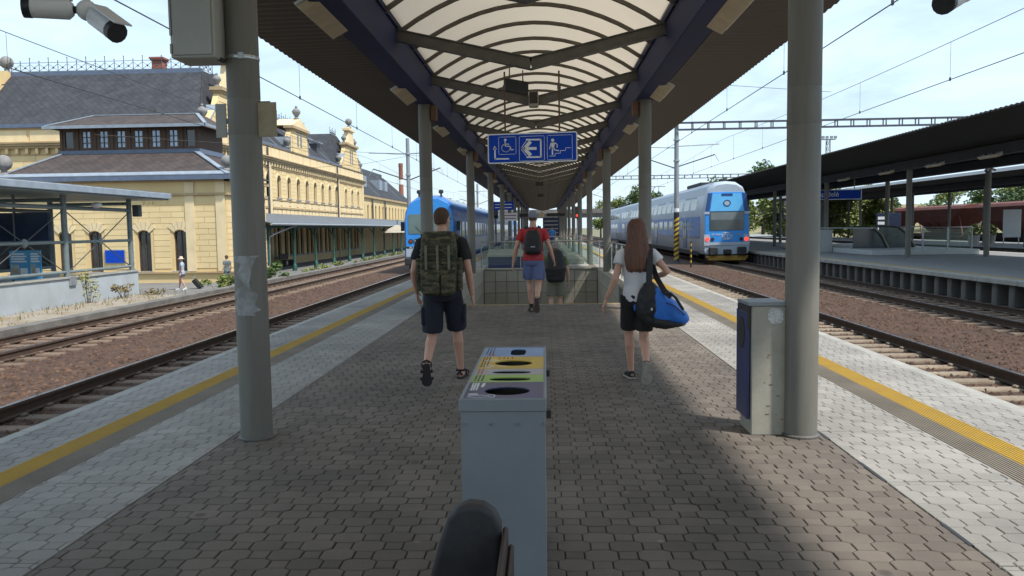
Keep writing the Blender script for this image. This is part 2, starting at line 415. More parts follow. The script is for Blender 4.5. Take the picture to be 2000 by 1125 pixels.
for i, (cy, kind, cx, tl, z, cp) in enumerate(cand):
    if i < 300:
        o = obj_from(ome if kind == 0 else sme, 'paver', plat, (cx, cy, z)); o.rotation_euler = (tl[1], -tl[0], 0)
    else: paver_geo(field, cp, z, tl)
tag(field.build('paver_field', M['paver'], plat), kind='stuff')
lf = MB()
for x0, x1 in ((PX0 + .145, -3.75), (-3.32, DX0 - .012), (DX1 + .012, 2.93), (3.38, PX1 - .145)):
    for kind, cx, cy in pattern(x0, x1, 2.7, SY1 + 12.1, .05):
        j = math.floor(cy / 1.25); 
        poly = (octp if kind == 0 else sqp)(cx, cy, .0028)
        for jj in (j - 1, j, j + 1):
            cp = clip(poly, x0, x1, jj * 1.25 + .006, jj * 1.25 + 1.244)
            if cp: paver_geo(lf, cp, random.gauss(-.002, .0008))
for y0, y1 in ((5.0, 5.4), (3.98, 4.28), (6.0, 6.2), (7.6, 7.8)):
    b = MB(); b.box(2.108, 2.132, y0, y1, -.01, .0035); b.build('drain_slot', M['black'], plat)
tag(lf.build('pale_paver_field', M['paver_light'], plat), kind='stuff')

# ---------------------------------------------------------------- stairwell
well = struct('stairwell')
for i in range(26):
    b = MB(); y = SY0 + .3 * i
    b.box(SX0, SX1, y, y + .31 if i < 25 else SY1, -5.2, -.16 * (i + 1)); b.build('step', M['concrete'], well, bevel=.008)
b = MB(); b.box(SX0 - .3, SX1 + .3, SY0 - .1, SY0 + .0, -1.2, -.001); b.build('top_nosing', M['concrete'], well)
b = MB(); b.box(SX0, SX1, SY0 - .045, SY0 + .004, -.06, .004); b.build('nosing_paint', M['yellow_line'], well)
b = MB(); b.box(SX0 - .28, SX0 - .03, SY0, SY1, -5.2, .16); b.box(SX1 + .03, SX1 + .28, SY0, SY1, -5.2, .16)
b.box(SX0 - .28, SX0 - .03, 15.3, SY0, -.03, .16); b.box(SX1 + .03, SX1 + .28, 16.5, SY0, -.03, .16)
b.box(SX0 - .28, SX1 + .28, SY1 + .03, SY1 + .28, -5.2, .16); b.build('shaft_wall', M['concrete_dark'], well)
b = MB(); b.box(SX0 - .33, SX0 + .02, 15.25, SY1 - .02, .162, .225); b.build('coping', M['cap'], well, bevel=.008)
b = MB(); b.box(SX1 - .02, SX1 + .33, 16.45, SY1 - .02, .162, .225); b.build('coping', M['cap'], well, bevel=.008)
b = MB(); b.box(SX0 - .33, SX1 + .33, SY1 - .015, SY1 + .33, .164, .228); b.build('coping', M['cap'], well, bevel=.008)
TS = .394
tb = MB(); tb.box(-TS / 2 + .008, TS / 2 - .008, -.014, 0, -TS / 2 + .008, TS / 2 - .008); t_ = tb.build('tile', M['tile'], bevel=.004); tme = t_.data; bpy.data.objects.remove(t_)
for r_ in range(6):
    for c in range(10):
        obj_from(tme, 'tile', well, (SX0 + TS * (c + .5), SY1 + .028, .158 - TS * (r_ + .5)))
for sx, rot in ((SX0 - .028, R(90)), (SX1 + .028, R(-90))):
    for r_ in range(6):
        for c in range(20):
            y = SY1 - TS * (c + .5)
            if -.16 * ((y - SY0) / .3) < .158 - TS * r_:
                o = obj_from(tme, 'tile', well, (sx, y, .158 - TS * (r_ + .5))); o.rotation_euler = (0, 0, rot)

def railing(name, label, a, b_, z0, h, n, cat='railing'):
    a = V(a); b_ = V(b_); t = thing(name, label, cat, (a.x, a.y, z0))
    d = (b_ - a); L_ = d.length; d.normalize(); F = FR((a.x, a.y, z0), d, d.cross(V((0, 0, 1))))
    m_ = MB(); m_.tube([F.p(-.03, h), F.p(L_ + .03, h)], .022, 10); m_.build('handrail', M['steel'], t, smooth=True)
    for i in range(n + 1):
        s = L_ * i / n; m_ = MB(); m_.fbox(F, s - .02, s + .02, 0, h, -.02, .02); m_.build('post', M['galv'], t)
        if i < n: m_ = MB(); m_.fbox(F, s + .05, L_ * (i + 1) / n - .05, .1, h - .12, -.005, .005); m_.build('pane', M['glass'], t)
    return t
railing('glass_railing', 'glass railing along the left edge of the stairwell', (-2.42, 15.5, 0), (-2.42, SY1, 0), .225, .92, 7)
railing('glass_railing', 'glass railing along the right edge of the stairwell', (2.06, 16.7, 0), (2.06, SY1, 0), .225, .92, 7)
railing('glass_railing', 'glass railing across the far end of the stairwell', (SX0 - .1, SY1 + .2, 0), (SX1 + .1, SY1 + .2, 0), .228, .92, 3)
railing('glass_railing', 'second glass railing behind the blue grit box, across the platform', (-1.9, 38.0, 0), (1.7, 38.0, 0), .25, .95, 3)
t = thing('stair_plinth', 'low pale concrete plinth with a step behind the stairwell', 'plinth', (.9, 33, 0))
b = MB(); b.box(.15, 1.75, 31.2, 37.8, -.002, .14); b.build('lower_slab', M['concrete'], t, bevel=.01)
b = MB(); b.box(.35, 1.6, 32.4, 37.6, .142, .34); b.build('upper_slab', M['cap'], t, bevel=.01)
t = thing('grit_box', 'dark blue grit box with sloping grey lid behind the stairwell', 'box', (-1.5, 30.3, 0))
b = MB(); b.box(-2.12, -.72, 29.9, 30.9, .0, .56); b.build('body', M['navy'], t, bevel=.015)
b = MB(); b.hexa([(-2.2, 29.82, .562), (-.64, 29.82, .562), (-.64, 30.98, .562), (-2.2, 30.98, .562), (-2.16, 29.86, .62), (-.68, 29.86, .62), (-.68, 30.94, .82), (-2.16, 30.94, .82)]); b.build('lid', M['cap'], t)

# ---------------------------------------------------------------- tracks
RZ = -.55
def rail_mesh(mb, x, y0, y1):
    pr = [(-.07, 0), (.07, 0), (.07, .014), (.012, .03), (.012, .122), (.036, .132), (.036, .165), (.03, .171), (-.03, .171), (-.036, .165), (-.036, .132), (-.012, .122), (-.012, .03), (-.07, .014)]
    z0 = RZ - .172; n = len(pr)
    vs = [(x + a, y0, z0 + c) for a, c in pr] + [(x + a, y1, z0 + c) for a, c in pr]
    for i in range(n):
        mb.add([vs[i], vs[(i + 1) % n], vs[(i + 1) % n + n], vs[i + n]], [(0, 1, 2, 3)], 1 if i in (7,) else 0)
def track(xc, y1, sm, ys0, ys1, nm='track'):
    t = struct(nm, (xc, 0, -.76))
    for sx in (-.7525, .7525):
        mb = MB(); rail_mesh(mb, xc + sx, -8, y1); mb.build('rail', [M['rail_side'], M['rail_top']], t)
    b = MB()
    b.hexa([(-1.3, -.13, -.02), (1.3, -.13, -.02), (1.3, .13, -.02), (-1.3, .13, -.02), (-1.28, -.11, .035), (1.28, -.11, .035), (1.28, .11, .035), (-1.28, .11, .035)])
    for sx in (-.7525, .7525):
        for s2 in (-1, 1):
            b.box(sx + s2 * .1 - .03, sx + s2 * .1 + .03, -.05, .05, .03, .075)
    s0 = b.build('sleeper', sm, bevel=.012); me = s0.data; bpy.data.objects.remove(s0)
    y = ys0
    while y < ys1:
        o = obj_from(me, 'sleeper', t, (random.uniform(-.03, .03), y, random.uniform(-.008, .004))); o.rotation_euler = (0, 0, random.gauss(0, .008)); y += .6
    return t
track(-6.17, 300, M['sleeper_wood'], 7, 50); track(-10.92, 300, M['sleeper_wood'], 10, 75)
track(5.98, 300, M['sleeper'], 6, 66); track(11.0, 300, M['sleeper_wood'], 14, 48)
track(26.2, 200, M['sleeper_wood'], 38, 60); track(38.6, 200, M['sleeper_wood'], 60, 66)
# loose ballast stones
st = MB()
def stone(x, y, z, r):
    a = random.random() * 6.28; ca, sa = math.cos(a), math.sin(a); rx, ry, rz = r * random.uniform(.8, 1.4), r * random.uniform(.7, 1.1), r * random.uniform(.5, .9)
    P_ = [(rx, 0, 0), (0, ry, 0), (-rx, 0, 0), (0, -ry, 0), (r * .2, r * .1, rz)]
    st.add([(x + p[0] * ca - p[1] * sa, y + p[0] * sa + p[1] * ca, z + p[2]) for p in P_], [(0, 1, 4), (1, 2, 4), (2, 3, 4), (3, 0, 4)])
def stones(x0, x1, y0, y1, n):
    for _ in range(n):
        u = random.random(); y = y0 + (y1 - y0) * u ** 1.7; x = random.uniform(x0, x1)
        stone(x, y, -.765 + random.uniform(0, .012), random.uniform(.025, .055))
stones(-12.6, -4.6, 6, 42, 15000); stones(4.4, 12.5, 6, 42, 15000)
tag(st.build('ballast_stones', M['stone']), kind='stuff')
for i, (x, y, L_, lab) in enumerate(((-4.98, 8.0, .42, 'white cable cover with orange tip lying by the left rail, nearer the column'), (-4.85, 6.35, .5, 'white cable cover with orange tip lying by the left rail at the picture edge'))):
    t = thing('cable_cover', lab, 'cover', (x, y, -.6), 'cable covers by the rail')
    F = FR((x, y, -.62), (.88, .47, 0), (.47, -.88, 0))
    b = MB(); b.fbox(F, -.12, L_, 0, .3, -.05, .05); b.build('post', M['concrete_dark'], t)
    b = MB(); b.fprism(F, [(0, .302), (L_ * .75, .302), (L_ * .75, .325), (0, .345)], -.04, .04); b.build('cover', M['white_metal'], t)
    b = MB(); b.fprism(F, [(L_ * .76, .302), (L_ * 1.1, .36), (L_ * 1.1, .38), (L_ * .76, .325)], -.03, .03); b.build('tip', M['yellow_line'], t)
# ================================================================ canopy over our platform
CXL, CXR = -2.29, 1.95; CYS = [-3.35, 6.13] + [6.13 + 9.47 * i for i in range(1, 12)]
can = thing('platform_canopy', 'long platform canopy on grey steel columns with navy beams and arched translucent roof', 'canopy', (-.17, 6, 0))
YA, YB = -9.0, 112.0
def column_mesh():
    b = MB(); b.lathe((0, 0, 0), [(.123, 0), (.123, 2.345), (.1215, 2.35), (.1215, 2.356), (.123, 2.361), (.123, 2.62), (.1215, 2.625), (.1215, 2.631), (.123, 2.636), (.123, 4.06)], 32)
    o = b.build('column', M['column'], smooth=True); me = o.data; bpy.data.objects.remove(o); return me
cme = column_mesh()
fb = MB(); fb.lathe((0, 0, 0), [(.14, 0), (.14, .012), (.126, .02)], 24); _o = fb.build('base_ring', M['tie']); fbm = _o.data; bpy.data.objects.remove(_o)
for j, cx in enumerate((CXL, CXR)):
    for i, y in enumerate(CYS):
        c = obj_from(cme, 'column', can, V((cx, y, .003)) - can.location)
        if i < 6: obj_from(fbm, 'base_ring', c, (0, 0, .0))
        # bracket with rusty bolt plate under the beam
        s = -1 if j == 0 else 1
        if 1 < i < 6:
            b = MB(); b.box(cx - s * .13, cx - s * .24, y - .09, y + .09, 3.72, 4.0); b.build('bracket', M['rust'], can, bevel=.01)
# pale repainted patch on the nearest left column
n = 14; rings = []
for k in range(12):
    z = .98 + .46 * k / 11; w_ = (.55 + .5 * math.sin(k * 1.9) * .35 + .25 * math.sin(k * .7)) ; c0 = -1.62 + .12 * math.sin(k * 2.3)
    rings.append([(CXL + .1245 * math.cos(c0 + (q / (n - 1) - .5) * 2 * w_), 6.13 + .1245 * math.sin(c0 + (q / (n - 1) - .5) * 2 * w_), z) for q in range(n)])
b = MB(); b.ring_loft(rings, False, 0, False); b.build('paint_patch', M['column_patch'], can, smooth=True)
for x0, x1, nm in ((-2.46, -2.10, 'L'), (1.77, 2.12, 'R')):
    b = MB(); b.box(x0, x1, YA, YB, 4.03, 4.53); b.build('beam', M['beam'], can, bevel=.012)
    b = MB(); b.box(x0 + .01, x1 - (-.03 if nm == 'L' else .0) - .0, YA, YB, 4.531, 4.66) if nm == 'L' else b.box(x0 - .03, x1 - .01, YA, YB, 4.531, 4.66); b.build('sun_leak_filler', M['beam'], can)  # added filler on the beam, blocks sun leaking in below the vault
# outer soffits of profiled sheet, serrated outer edge
for x0, x1 in ((-2.3, -4.16), (1.95, 3.84)):
    n = int((YB - YA) / .11); up = []; lo = []
    b = MB()
    for i in range(n + 1):
        y = YA + .11 * i; dz = .018 if i % 2 else 0.0
        lo.append([(x0, y, 4.50 + dz), (x1, y, 4.47 + dz)])
    vs = []; fs = []
    for i, (p, q) in enumerate(lo): vs += [p, q, (p[0], p[1], p[2] + .03), (q[0], q[1], q[2] + .03)]
    for i in range(n):
        a = 4 * i; c = a + 4
        fs += [(a, a + 1, c + 1, c), (a + 2, c + 2, c + 3, a + 3), (a + 1, a + 3, c + 3, c + 1)]
    b.add(vs, fs); o = b.build('soffit_sheet', M['soffit'], can)
    b = MB(); s = 1 if x1 > 0 else -1
    b.hexa([(x0, YA, 4.56), (x1 - .05 * s, YA, 4.535), (x1 - .05 * s, YB, 4.535), (x0, YB, 4.56), (x0, YA, 4.62), (x1 - .05 * s, YA, 4.58), (x1 - .05 * s, YB, 4.58), (x0, YB, 4.62)]); b.build('roof_sheet', M['roof_top'], can)
    for i in range(1):     # long sheet laps under the soffit
        xx = x0 + (x1 - x0) * (.3 + .25 * i); b = MB(); b.box(xx - .012, xx + .012, YA, YB, 4.462, 4.474); b.build('sheet_lap', M['soffit'], can)
# vault: ribs, panels and V ties
VA, VB = -2.12, 1.79; VC = (VA + VB) / 2; HW = (VB - VA) / 2; RIBS = 1.157
def arc(q, lift=0): # q -1..1
    return V((VC + HW * q, 0, 4.53 + .68 * (1 - q * q) + lift))
rb = MB(); NQ = 14
for k in range(NQ):
    a = arc(-1 + 2 * k / NQ); c = arc(-1 + 2 * (k + 1) / NQ); rb.bar(a, c, .045, .06, up=(0, 0, 1))
_o = rb.build('rib', M['rib']); rme = _o.data; bpy.data.objects.remove(_o)
pn = MB(); vs = []
for k in range(NQ + 1):
    p = arc(-1 + 2 * k / NQ, .045); vs += [(p.x, 0, p.z), (p.x, RIBS, p.z), (p.x, 0, p.z + .012), (p.x, RIBS, p.z + .012)]
pn.add(vs, [(4 * k, 4 * k + 1, 4 * k + 5, 4 * k + 4) for k in range(NQ)] ); pn.f = pn.f[:]
_o = pn.build('vault_panel', M['vault'], smooth=True); pme = _o.data; bpy.data.objects.remove(_o)
y = -8.0 + .32
k = 0
while y < YB - 1:
    obj_from(rme, 'rib', can, V((0, y, 0)) - can.location)
    obj_from(pme, 'vault_panel', can, V((0, y, 0)) - can.location); y += RIBS; k += 1
tb = MB()
for s in (-1, 1):
    e = V((VC + s * (HW - .01), 0, 4.44)); a = V((VC, 0, 3.99))
    tb.bar(a, e, .085, .15)
    tb.bar(a + V((0, 0, .08)), e + V((0, 0, .08)), .13, .014); tb.bar(a - V((0, 0, .08)), e - V((0, 0, .08)), .13, .014)
_o = tb.build('tie_beam', M['tie']); tieme = _o.data; bpy.data.objects.remove(_o)
y = 8.3 - 3.47 * 4; TIES = []
while y < YB: obj_from(tieme, 'tie_beam', can, V((0, y, 0)) - can.location); TIES.append(y); y += 3.47

# ---------------------------------------------------------------- lamps under the beams
def ceiling_lamp():
    t = thing('ceiling_lamp', 'x', 'lamp', (0, 0, 0), 'strip lamps along the canopy beams')
    b = MB(); b.hexa([(-.11, -.62, -.09), (.11, -.62, -.09), (.11, .62, -.09), (-.11, .62, -.09), (-.13, -.64, 0), (.13, -.64, 0), (.13, .64, 0), (-.13, .64, 0)]); b.build('cover', M['lamp_box'], t, bevel=.015, seg=2)
    b = MB(); b.box(-.14, .14, -.65, .65, .0, .03); b.build('base_plate', M['white_metal'], t)
    b = MB(); b.box(-.03, .03, -.3, -.24, .03, .08); b.box(-.03, .03, .24, .3, .03, .08); b.build('bracket', M['rust'], t)
    return t
proto = ceiling_lamp(); first = True
ordn = ['first', 'second', 'third', 'fourth', 'fifth', 'sixth', 'seventh', 'eighth', 'ninth', 'tenth', 'eleventh', 'twelfth']
for s, x, nm in ((-1, -2.47, 'left'), (1, 2.13, 'right')):
    for i in range(10):
        o = proto if first else copy_tree(proto); first = False
        o.location = (x, 9.15 + 5.25 * i + (.25 if s > 0 else 0), 4.06); o.rotation_euler = (0, R(28) * s, 0)
        o['label'] = f'warm toned strip lamp under the {nm} canopy beam, {ordn[i]} nearest of its row'

# ---------------------------------------------------------------- hanging pictogram sign
def stroke(mb, F, pts, w_, n0, n1, closed=False):
    pts = [V(p) for p in pts]
    if closed: pts = pts + [pts[0]]
    for a, c in zip(pts, pts[1:]):
        d = (c - a).normalized() * (w_ / 2); p_ = V((-d.y, d.x)); a_ = a - d * .6; c_ = c + d * .6
        mb.fprism(F, [tuple(a_ - p_), tuple(c_ - p_), tuple(c_ + p_), tuple(a_ + p_)], n0, n1)
def fdisc(mb, F, c, r, n0, n1, n=18): mb.fprism(F, [(c[0] + r * math.cos(6.2832 * k / n), c[1] + r * math.sin(6.2832 * k / n)) for k in range(n)], n0, n1)
def rrect(x0, x1, y0, y1, r, n=4):
    out = []
    for cx, cy, a0 in ((x1 - r, y0 + r, -90), (x1 - r, y1 - r, 0), (x0 + r, y1 - r, 90), (x0 + r, y0 + r, 180)):
        for k in range(n + 1):
            a = R(a0 + 90 * k / n); out.append((cx + r * math.cos(a), cy + r * math.sin(a)))
    return out
sg = thing('hanging_sign', 'blue hanging sign with wheelchair, arrow and stairs pictograms', 'sign', (-.18, 13.4, 2.7))
F = FR((-.925, 13.4, 2.695), V((1.485, 0, .022)).normalized(), (0, -1, 0))
SW, SH = 1.49, .49; s_ = SW / 1740.0          # pictogram units: zoomed photo pixels
def U(px, py): return ((px - 140) * s_, SH - (py - 290 + (px - 140) * .020) * s_ * .985)
b = MB(); b.fprism(F, rrect(0, SW, 0, SH, .035), -.05, -.004); b.build('back_plate', M['sign_white'], sg)
b = MB(); b.fprism(F, rrect(.02, SW - .02, .02, SH - .02, .022), -.003, .0); b.build('face', M['sign_blue'], sg)
pic = MB(); n0, n1 = .001, .003; lw = .008
for (x0, x1, y0, y1) in ((355, 690, 345, 690), (755, 1240, 335, 825), (1297, 1780, 322, 808)):
    a = U(x0, y1); c = U(x1, y0); stroke(pic, F, rrect(a[0], c[0], a[1], c[1], .016, 3), .006, n0, n1, True)
stroke(pic, F, [U(280, 560), U(280, 775), U(545, 775)], .024, n0, n1)
pic.fprism(F, [U(240, 590), U(278, 515), U(316, 590)][::-1], n0, n1)
fdisc(pic, F, U(485, 408), .022, n0, n1)
stroke(pic, F, [U(478, 430), U(485, 530), U(570, 530), U(600, 605), U(640, 595)], .016, n0, n1); stroke(pic, F, [U(485, 488), U(555, 488)], .012, n0, n1)
stroke(pic, F, [U(455 - 40 + 0, 500) if False else U(462 + 0, 498)] + [U(495 + 82 * math.cos(R(a)), 560 - 80 * math.sin(R(a))) for a in range(140, 345, 12)], .012, n0, n1)
stroke(pic, F, [U(895, 408), U(1172, 408), U(1172, 748), U(900, 748)], .026, n0, n1)
stroke(pic, F, [U(890, 435), U(795, 565)], .010, n0, n1); stroke(pic, F, [U(795, 595), U(890, 720)], .010, n0, n1)
stroke(pic, F, [U(960, 460), U(855, 580), U(960, 700)], .058, n0, n1); stroke(pic, F, [U(880, 580), U(1075, 580)], .045, n0 + .0004, n1 + .0004)
fdisc(pic, F, U(1403, 425), .026, n0, n1)
pic.fprism(F, [U(1365, 470), U(1385, 590), U(1425, 590), U(1450, 470)], n0, n1)
stroke(pic, F, [U(1370, 480), U(1340, 595)], .016, n0, n1); stroke(pic, F, [U(1445, 475), U(1490, 510), U(1485, 565)], .016, n0, n1)
stroke(pic, F, [U(1398, 585), U(1395, 700)], .024, n0, n1); stroke(pic, F, [U(1420, 575), U(1450, 620), U(1515, 628)], .018, n0, n1)
stroke(pic, F, [U(1340, 732), U(1447, 732), U(1447, 680), U(1547, 680), U(1547, 628), U(1650, 628), U(1650, 575), U(1745, 575)], .009, n0, n1)
pic.build('pictograms', M['sign_white'], sg)
for x in (-.63, .27):
    b = MB(); b.box(x - .014, x + .014, 13.405, 13.44, 3.18, 4.2); b.build('hanger', M['rust'], sg)
    b = MB(); b.box(x - .03, x + .03, 13.4, 13.46, 3.9, 3.98); b.build('clamp', M['tie'], sg)
mo = thing('monitor', 'black monitor hung tilted under the canopy tie above the blue sign', 'monitor', (-.4, 12.2, 3.6))
F = FR((-.55, 12.15, 3.67), V((.93, .3, -.13)).normalized(), V((.3, -.95, -.1)).normalized())
b = MB(); b.fbox(F, 0, .36, 0, .2, -.07, 0); b.build('screen', M['black'], mo, bevel=.01)
b = MB(); b.fbox(F, .06, .075, .2, .36, -.04, -.025); b.fbox(F, .27, .285, .2, .36, -.04, -.025); b.build('hanger', M['tie'], mo)
ls = thing('loudspeaker', 'small dark fronted loudspeaker on a tie beam beside the monitor', 'loudspeaker', (-.02, 15.1, 3.75))
b = MB(); b.box(-.26, -.08, 15.0, 15.2, 3.86, 4.14); b.build('case', M['trash'], ls, bevel=.03, seg=2)
b = MB(); b.box(-.245, -.095, 14.985, 15.0, 3.92, 4.13); b.build('grille', M['black'], ls, bevel=.006)
# small dark boxes along the vault centre
for i, (y, lab) in enumerate(((8.25 + 3.47 * 5, 'nearer'), (8.25 + 3.47 * 9, 'middle'), (8.25 + 3.47 * 13, 'farther'))):
    t = thing('loudspeaker', f'black box loudspeaker under the vault centre, {lab} of three far ones', 'loudspeaker', (-.17, y, 3.8), 'far loudspeakers under the vault')
    b = MB(); b.box(-.4, -.02, y - .1, y + .12, 3.68, 3.88); b.build('case', M['black'], t, bevel=.02); b = MB(); b.box(-.23, -.19, y - .02, y + .02, 3.88, 3.99); b.build('hanger', M['tie'], t)

# ---------------------------------------------------------------- cameras
def cctv(name, label, piv, d1, hang_z, two=None):
    t = thing(name, label, 'camera', piv, 'security cameras under the canopy'); p = V(piv)
    b = MB(); b.tube([p + V((0, 0, .02)), V((p.x, p.y, hang_z))], .016, 10); b.build('drop_pole', M['galv'], t, smooth=True)
    b = MB(); b.ball(p, .05, 10); b.build('ball_joint', M['white_metal'], t, smooth=True)
    for d in [d1] + ([two] if two else []):
        d = V(d).normalized(); a = p + d * .05; c = p + d * .27
        b = MB(); b.tube([p, a + d * .02], .018, 8); b.build('arm', M['black'], t)
        b = MB(); b.tube([a + d * .01, a + d * .03, c], [.03, .048, .048], 14); h = b.build('housing', M['white_metal'], t, smooth=True)
        b = MB(); b.tube([c - d * .03, c + d * .006], .05, 14); b.build('lens_ring', M['black'], t, smooth=True)
        u = d.cross(V((0, 0, 1))).normalized(); up = u.cross(d)
        F2 = FR(a + up * .05, d, up, u); b = MB(); b.fbox(F2, .02, .25, -.045, .045, 0, .008); b.build('sun_shield', M['white_metal'], t)
    return t
cctv('security_camera', 'pair of white security cameras on a pole left of the column', (-2.215, 3.9, 2.71), (.62, -.35, -.42), 4.03, (-.9, -.3, .0))
cctv('security_camera', 'white security camera at the top right picture corner', (1.97, 3.9, 2.69), (-.55, -.55, -.3), 4.03)
# ---------------------------------------------------------------- electrical cabinet and sign plates on the nearest left column
t = thing('electrical_cabinet', 'grey electrical cabinet strapped to the nearest left column', 'cabinet', (-2.55, 5.95, 2.9))
b = MB(); b.box(-2.72, -2.39, 5.86, 6.16, 2.9, 3.75); b.build('case', M['cabinet'], t, bevel=.008)
b = MB(); b.box(-2.70, -2.41, 5.848, 5.858, 2.92, 3.73); d_ = b.build('door', M['cabinet'], t, bevel=.004)
b = MB(); b.box(-2.716, -2.704, 5.842, 5.857, 2.93, 3.0); b.box(-2.716, -2.704, 5.842, 5.857, 3.06, 3.5); b.build('hinge', M['cabinet'], d_)
b = MB(); b.tube([(-2.44, 5.9, 2.93), (-2.38, 6.0, 2.9)], .018, 8); b.build('bracket', M['black'], t)
b = MB(); b.lathe((CXL, 6.13, 0), [(.1255, 2.925), (.127, 2.93), (.127, 2.948), (.1255, 2.953)], 32); b.build('strap', M['steel'], t, smooth=True)
b = MB(); b.box(-2.27, -2.23, 5.985, 6.005, 2.915, 2.96); b.build('buckle', M['galv'], t)
t = thing('sign_plate', 'small grey sign plate on the left side of the nearest left column', 'sign', (-2.45, 6.1, 2.35), 'sign plates on the column')
b = MB(); b.box(-2.50, -2.418, 6.09, 6.10, 2.345, 2.60); b.build('plate', M['cabinet'], t); b = MB(); b.box(-2.425, -2.38, 6.101, 6.115, 2.45, 2.49); b.build('bracket', M['galv'], t)
t = thing('sign_plate', 'beige stained sign plate on the right side of the nearest left column', 'sign', (-2.1, 6.1, 2.35), 'sign plates on the column')
M['beige'] = mat('beige plate', (.33, .28, .18), .6, col2=(.20, .155, .085), scale=6, thr=(.45, .8))
b = MB(); b.box(-2.172, -2.03, 6.09, 6.10, 2.345, 2.605); b.build('plate', M['beige'], t); b = MB(); b.box(-2.18, -2.08, 6.101, 6.115, 2.6, 2.615); b.box(-2.185, -2.16, 6.1, 6.12, 2.4, 2.5); b.build('bracket', M['rust'], t)

# ---------------------------------------------------------------- recycling bin
M['lid_blue'] = mat('lid print blue', (.16, .30, .60), .35, col2=(.27, .42, .68), scale=5); M['lid_yellow'] = mat('lid print yellow', (.62, .43, .06), .35, var=.12, scale=6)
M['lid_grey'] = mat('lid print lilac grey', (.42, .41, .45), .35, var=.1, scale=6); M['lid_green'] = mat('lid print green', (.38, .48, .12), .35, col2=(.22, .48, .14), scale=3)
M['lid_navy'] = mat('lid print navy', (.075, .085, .13), .3, col2=(.06, .07, .24), scale=3); M['print_dark'] = mat('dark print', (.05, .06, .10), .5); M['print_red'] = mat('red print', (.5, .12, .06), .5); M['bin_in'] = mat('bin inside shade', (.012, .012, .012), .6, var=.4, scale=5)
rb_ = thing('recycling_bin', 'long grey steel recycling bin with coloured lid slots in front of the camera', 'bin', (-.18, 3.3, 0))
BX0, BX1, BY0, BY1, BZ = -.321, .001, 2.875, 4.16, 1.0
b = MB(); zt = BZ - .03; x0_, x1_, y0_, y1_ = BX0 + .006, BX1 - .006, BY0 + .006, BY1 - .006; b.box(x0_, x1_, y0_, y0_ + .01, .03, zt); b.box(x0_, x1_, y1_ - .01, y1_, .03, zt); b.box(x0_, x0_ + .01, y0_ + .0101, y1_ - .0101, .03, zt); b.box(x1_ - .01, x1_, y0_ + .0101, y1_ - .0101, .03, zt); b.build('body', M['grey_metal'], rb_, bevel=.002)
b = MB(); b.box(BX0 + .03, BX1 - .03, BY0 + .03, BY1 - .03, .0, .031); b.build('foot', M['black'], rb_)
b = MB(); b.box(BX0, BX1, BY0, BY0 + .012, BZ - .05, BZ); b.box(BX0, BX1, BY1 - .012, BY1, BZ - .05, BZ); b.box(BX0, BX0 + .012, BY0 + .012, BY1 - .012, BZ - .05, BZ); b.box(BX1 - .012, BX1, BY0 + .012, BY1 - .012, BZ - .05, BZ)
b.build('lid_rim', M['grey_metal'], rb_, bevel=.004)
for i in range(4):
    b = MB(); b.tube([(BX0 + .02 + i * .098, BY0 + .007, BZ - .095), (BX0 + .02 + i * .098, BY0 - .002, BZ - .095)], .005, 8); b.build('rivet', M['steel'], rb_)
for y in (2.94, 3.78):
    b = MB(); b.box(BX1 - .001, BX1 + .016, y, y + .04, BZ - .09, BZ - .06); b.build('hinge', M['black'], rb_)
def ringplate(mb, x0, x1, y0, y1, hole, z0, z1):
    # plate with a hole: hole is a loop of points; bridged to the rectangle by angle
    n = len(hole); cx = sum(p[0] for p in hole) / n; cy = sum(p[1] for p in hole) / n; outer = []
    for p in hole:
        dx, dy = p[0] - cx, p[1] - cy; k_ = 1e9
        if dx > 1e-9: k_ = min(k_, (x1 - cx) / dx)
        if dx < -1e-9: k_ = min(k_, (x0 - cx) / dx)
        if dy > 1e-9: k_ = min(k_, (y1 - cy) / dy)
        if dy < -1e-9: k_ = min(k_, (y0 - cy) / dy)
        outer.append((cx + dx * k_, cy + dy * k_))
    for c in ((x0, y0), (x1, y0), (x1, y1), (x0, y1)):
        j = min(range(n), key=lambda i: (outer[i][0] - c[0]) ** 2 + (outer[i][1] - c[1]) ** 2); outer[j] = c
    vs = [(p[0], p[1], z1) for p in outer] + [(p[0], p[1], z1) for p in hole] + [(p[0], p[1], z0) for p in hole]
    fs = [(i, (i + 1) % n, (i + 1) % n + n, i + n) for i in range(n)] + [(i + n, (i + 1) % n + n, (i + 1) % n + 2 * n, i + 2 * n) for i in range(n)]
    mb.add(vs, fs)
def ellipse(cx, cy, a, c, n=40, e=1.0):
    o = []
    for k in range(n):
        t_ = 6.28318 * k / n; co, si = math.cos(t_), math.sin(t_)
        o.append((cx + a * math.copysign(abs(co) ** e, co), cy + c * math.copysign(abs(si) ** e, si)))
    return o
X0, X1 = BX0 + .012, BX1 - .012; HC = -.150
cells = [('lid_navy', 2.887, 3.21, ellipse(HC, 3.035, .087, .078)), ('lid_green', 3.21, 3.375, ellipse(HC, 3.28, .087, .040, 40, .75)), ('lid_grey', 3.375, 3.52, ellipse(HC, 3.44, .087, .038, 40, .75)),
         ('lid_yellow', 3.52, 3.86, ellipse(HC, 3.675, .088, .078)), ('lid_blue', 3.86, 4.148, ellipse(HC + .012, 4.0, .038, .1, 40, .5))]
for nm, y0, y1, hole in cells:
    b = MB(); ringplate(b, X0, X1, y0 + .001, y1 - .001, hole, BZ - .009, BZ - .004); b.build('lid_panel', M[nm], rb_)
b = MB(); b.box(X0, X1, 2.89, 4.14, BZ - .30, BZ - .29); b.build('liner', M['bin_in'], rb_)  # near-black colour stands for the shade seen through the lid slots
